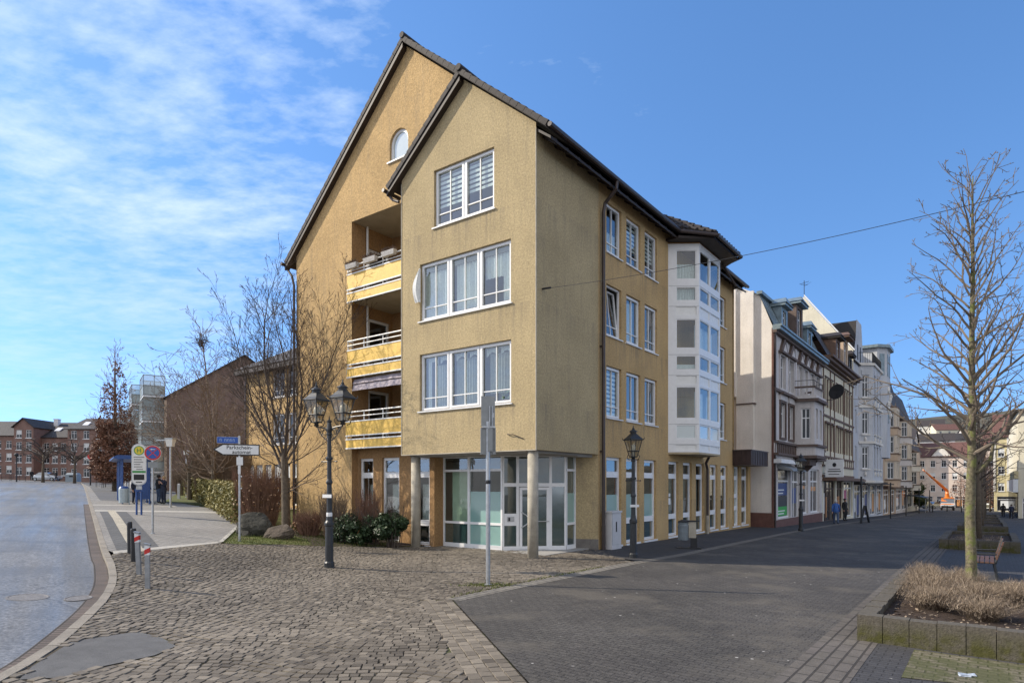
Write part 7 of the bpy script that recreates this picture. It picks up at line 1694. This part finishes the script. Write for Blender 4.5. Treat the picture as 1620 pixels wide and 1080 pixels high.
def car(label, loc, rz, paint, kind='sedan', group=None):
    t = thing('parked_car', label, 'car', loc, rz, group); S = [(-2.15,.70,.45,.62,.62),(-2.05,.80,.28,.88,.88),(-1.35,.86,.22,.95,1.0),(-.85,.87,.22,.96,1.40),(-.1,.88,.22,.95,1.47),(.5,.88,.22,.93,1.42),(1.15,.87,.22,.92,.97),(1.9,.82,.24,.80,.82),(2.15,.66,.35,.62,.63)]
    if kind == 'hatch': S[1] = (-2.05,.80,.28,.9,1.2); S[2] = (-1.7,.86,.22,.95,1.40)
    mb = MB()
    for (x, w, zb, zm, zt) in S:
        wt = w*.76 if zt-zm > .2 else w*.93
        mb.v += [(x,-w*.95,zb),(x,-w,(zb+zm)/2),(x,-w*.97,zm),(x,-wt,zt),(x,wt,zt),(x,w*.97,zm),(x,w,(zb+zm)/2),(x,w*.95,zb)]
    for i in range(len(S)-1):
        for j in range(7):
            k = i*8+j; mb.f.append((k,k+1,k+9,k+8)); gls = (j in (2,4) and (S[i][4]-S[i][3] > .2 or S[i+1][4]-S[i+1][3] > .2)) or (j == 3 and abs(S[i][4]-S[i+1][4]) > .25); mb.m.append(1 if gls else 0)
    for i in (0, len(S)-1): mb.f.append(tuple(range(i*8,i*8+8))); mb.m.append(0)
    mb.build('body', [M[paint], M['carglass']], t)
    for x in (-1.35,1.35):
        for y in (-.78,.78): wheel(t, (x,y,.31), .31)
    for s in (-1,1):
        mb = MB(); mb.box(2.02,s*.55-.16,.60,2.12,s*.55+.16,.74); mb.build('headlight', M['headl'], t); mb = MB(); mb.box(-2.14,s*.58-.13,.66,-2.05,s*.58+.13,.82); mb.build('taillight', M['red'], t)
        mb = MB(); mb.box(.7,s*.9-.08,.95,.85,s*.9+.1,1.07); mb.build('mirror', M['black'], t)
    return t
car('silver car parked before the brick rows at the road end', bear(74,106), R(2), 'silver')
car('white car beyond the planters on the right', bear(1558,128), RZ+R(100), 'whitecar', 'hatch')
car('dark blue car behind the orange truck, left side', bear(1463,125), RZ+R(70), 'darkcar', 'hatch'); car('silver grey car near the pinkish end house', bear(1478,133), RZ+R(60), 'silver', 'sedan')
# orange lift truck
t = thing('lift_truck', 'orange and white truck with raised telescopic boom facing down the street', 'truck', bear(1499,116), RZ-R(90)+R(4)); mb = MB()
# cab faces local +x
mb.hexa([(-.2,-1.05,.55),(1.5,-1.05,.55),(1.5,1.05,.55),(-.2,1.05,.55),(-.2,-1.05,1.35),(1.45,-1.05,1.35),(1.45,1.05,1.35),(-.2,1.05,1.35)]); mb.build('cab', M['whitecar'], t)
mb = MB(); mb.hexa([(-.2,-1.03,1.35),(1.43,-1.03,1.35),(1.43,1.03,1.35),(-.2,1.03,1.35),(-.2,-.9,2.15),(1.0,-.9,2.15),(1.0,.9,2.15),(-.2,.9,2.15)], 0); mb.build('windscreen', M['carglass'], t)
mb = MB(); mb.box(-.25,-.95,2.15,1.05,.95,2.3); mb.box(-4.0,-1.05,.75,-.3,1.05,1.0); mb.box(-3.2,-.6,1.0,-1.4,.6,2.0); mb.hexa([(1.46,-1.0,1.1),(1.52,-1.0,1.1),(1.52,1.0,1.1),(1.46,1.0,1.1),(1.0,-.95,2.1),(1.06,-.95,2.1),(1.06,-.85,2.1),(1.0,-.85,2.1)]); mb.build('bodywork', M['orangep'], t)
mb = MB(); mb.box(1.45,-1.0,.5,1.58,1.0,.85); mb.build('bumper', M['black'], t)
for s in (-1,1): mb = MB(); mb.box(1.5,s*.75-.2,.88,1.56,s*.75+.2,1.08); mb.build('headlight', M['headl'], t); mb = MB(); mb.box(1.2,s*1.2-.12,1.4,1.3,s*1.2+.12,1.8); mb.build('mirror', M['black'], t)
for x in (.9,-2.6):
    for y in (-.9,.9): wheel(t, (x,y,.42), .42, .25)
mb = MB(); mb.lathe([(.0,2.3),(.08,2.3),(.08,2.45),(.02,2.5)], (.4,.6,0), 8); mb.build('beacon', M['orangep'], t)
mb = MB(); mb.lathe([(.5,2.0),(.5,2.3),(.35,2.4),(.35,2.9)], (-2.2,0,0), 12)
T1 = t.matrix_basis.inverted() @ Vector((73.6,113.5,4.9)); a = Vector((-2.2,0,2.9)); kn = Vector((-2.4,0.0,3.6)); mb.tube([a,kn],[.3,.26],8)
q = kn.lerp(T1,.45); q2 = kn.lerp(T1,.75); mb.tube([kn,q],[.27,.25],6); mb.tube([q,q2],[.20,.18],6); mb.tube([q2,T1],[.14,.12],6)
mb.build('boom', M['orangep'], t); mb = MB(); c_ = T1; mb.box(c_.x-.5,c_.y-.35,c_.z-.5,c_.x+.5,c_.y+.35,c_.z-.45); 
for dx in (-.5,.5):
    for dy in (-.35,.35): mb.tube([(c_.x+dx,c_.y+dy,c_.z-.5),(c_.x+dx,c_.y+dy,c_.z+.5)], .03, 5)
for z in (0,.5): mb.tube([(c_.x-.5,c_.y-.35,c_.z+z),(c_.x+.5,c_.y-.35,c_.z+z),(c_.x+.5,c_.y+.35,c_.z+z),(c_.x-.5,c_.y+.35,c_.z+z),(c_.x-.5,c_.y-.35,c_.z+z)], .03, 5)
mb.build('work_basket', M['galv'], t)
# dark awning shelter at the end of the shaded row
t = thing('market_awning', 'dark awning on posts before the last pale house of the shaded row', 'awning', stg(2.3,97), RZ); mb = MB(); mb.hexa([(-1.2,-3,2.5),(1.2,-3,2.1),(1.2,3,2.1),(-1.2,3,2.5),(-1.2,-3,2.6),(1.2,-3,2.2),(1.2,3,2.2),(-1.2,3,2.6)]); mb.build('cloth', M['castiron'], t); mb = MB()
for y in (-2.9,2.9): mb.tube([(1.1,y,-.1),(1.1,y,2.15)], .04, 6)
mb.build('pole', M['galv'], t)
# ------------------------------------------------------------------ light, sky, camera
SUN = Vector((-.993,.12,0)); EL_ = R(35)
sd = Vector((SUN.x*math.cos(EL_), SUN.y*math.cos(EL_), math.sin(EL_))).normalized()
li = bpy.data.lights.new('sun', 'SUN'); li.energy = 3.9; li.angle = R(.5); li.color = (1,.90,.74)
so = bpy.data.objects.new('sun', li); COL.objects.link(so); so.rotation_euler = (-sd).to_track_quat('-Z','Y').to_euler()
w = bpy.data.worlds.new('World'); SC.world = w; w.use_nodes = True; nt = w.node_tree; bg = nt.nodes['Background']
sky = nd(nt, 'ShaderNodeTexSky'); sky.sky_type = 'NISHITA'; sky.sun_disc = False; sky.sun_elevation = EL_; sky.sun_rotation = math.atan2(SUN.x, SUN.y)
sky.air_density = 1.0; sky.dust_density = .3; sky.ozone_density = 2.0
tc = nd(nt, 'ShaderNodeTexCoord'); sp = nd(nt, 'ShaderNodeSeparateXYZ'); nt.links.new(tc.outputs['Generated'], sp.inputs[0])
zc = mul(nt, mul(nt, sp.outputs[2], 0.0, 'MAXIMUM'), .10, 'ADD'); cb = nd(nt, 'ShaderNodeCombineXYZ'); nt.links.new(mul(nt, sp.outputs[0], zc, 'DIVIDE'), cb.inputs[0]); nt.links.new(mul(nt, sp.outputs[1], zc, 'DIVIDE'), cb.inputs[1])
mp = nd(nt, 'ShaderNodeMapping'); mp.inputs['Rotation'].default_value = (0,0,.6); mp.inputs['Scale'].default_value = (1.0,1.5,1); nt.links.new(cb.outputs[0], mp.inputs[0])
n1 = nd(nt, 'ShaderNodeTexNoise'); n1.inputs['Scale'].default_value = 1.9; n1.inputs['Detail'].default_value = 9; n1.inputs['Roughness'].default_value = .58; n1.inputs['Distortion'].default_value = .35; nt.links.new(mp.outputs[0], n1.inputs['Vector'])
n2 = nd(nt, 'ShaderNodeTexNoise'); n2.inputs['Scale'].default_value = 9.0; n2.inputs['Detail'].default_value = 6; n2.inputs['Roughness'].default_value = .6; nt.links.new(mp.outputs[0], n2.inputs['Vector'])
n3 = nd(nt, 'ShaderNodeTexNoise'); n3.inputs['Scale'].default_value = .35; n3.inputs['Detail'].default_value = 3; nt.links.new(mp.outputs[0], n3.inputs['Vector'])
side = ramp(nt, sp.outputs[0], .22, -.42, -.55, 1.0)                       # clouds gather over the left half of the sky
d_ = mul(nt, mul(nt, n1.outputs[0], mul(nt, n2.outputs[0], .75), 'ADD'), mul(nt, side, .27), 'ADD')
f = ramp(nt, d_, .98, 1.40); f = mul(nt, f, ramp(nt, n3.outputs[0], .25, .5, .6, 1.0)); f = mul(nt, f, ramp(nt, sp.outputs[2], .14, .36, .38, 1.0))
hs = nd(nt, 'ShaderNodeHueSaturation'); hs.inputs['Hue'].default_value = .503; hs.inputs['Saturation'].default_value = 1.2; hs.inputs['Value'].default_value = 1.3; nt.links.new(sky.outputs[0], hs.inputs['Color'])
zl = nd(nt, 'ShaderNodeVectorMath', operation='ADD'); nt.links.new(tc.outputs['Generated'], zl.inputs[0]); zl.inputs[1].default_value = (0,0,.22); zn = nd(nt, 'ShaderNodeVectorMath', operation='NORMALIZE'); nt.links.new(zl.outputs[0], zn.inputs[0]); nt.links.new(zn.outputs[0], sky.inputs[0])
sc_ = nd(nt, 'ShaderNodeVectorMath', operation='SCALE'); nt.links.new(hs.outputs[0], sc_.inputs[0]); sc_.inputs['Scale'].default_value = 1.0
back = mul(nt, ramp(nt, sp.outputs[1], -.02, -.40), ramp(nt, n1.outputs[0], .30, .55, .55, 1.0))     # unseen bright cloud deck behind the camera, added as neutral fill light
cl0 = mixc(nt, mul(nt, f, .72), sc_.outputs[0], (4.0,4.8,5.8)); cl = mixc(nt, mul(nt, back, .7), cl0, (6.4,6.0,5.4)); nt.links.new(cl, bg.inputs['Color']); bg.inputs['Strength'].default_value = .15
cam = bpy.data.cameras.new('camera'); co_ = bpy.data.objects.new('camera', cam); COL.objects.link(co_); co_.location = (0,0,HC); co_.rotation_euler = (R(90),0,0)
cam.sensor_width = 36; cam.sensor_fit = 'HORIZONTAL'; cam.lens = 36*FPX/1620; cam.shift_y = (767-540)/1620; cam.clip_end = 3000; cam.clip_start = .05
SC.camera = co_
SC.view_settings.view_transform = 'Standard'; SC.view_settings.look = 'None'; SC.view_settings.exposure = .50; SC.view_settings.gamma = 1
SC.cycles.max_bounces = 8; SC.cycles.transparent_max_bounces = 16
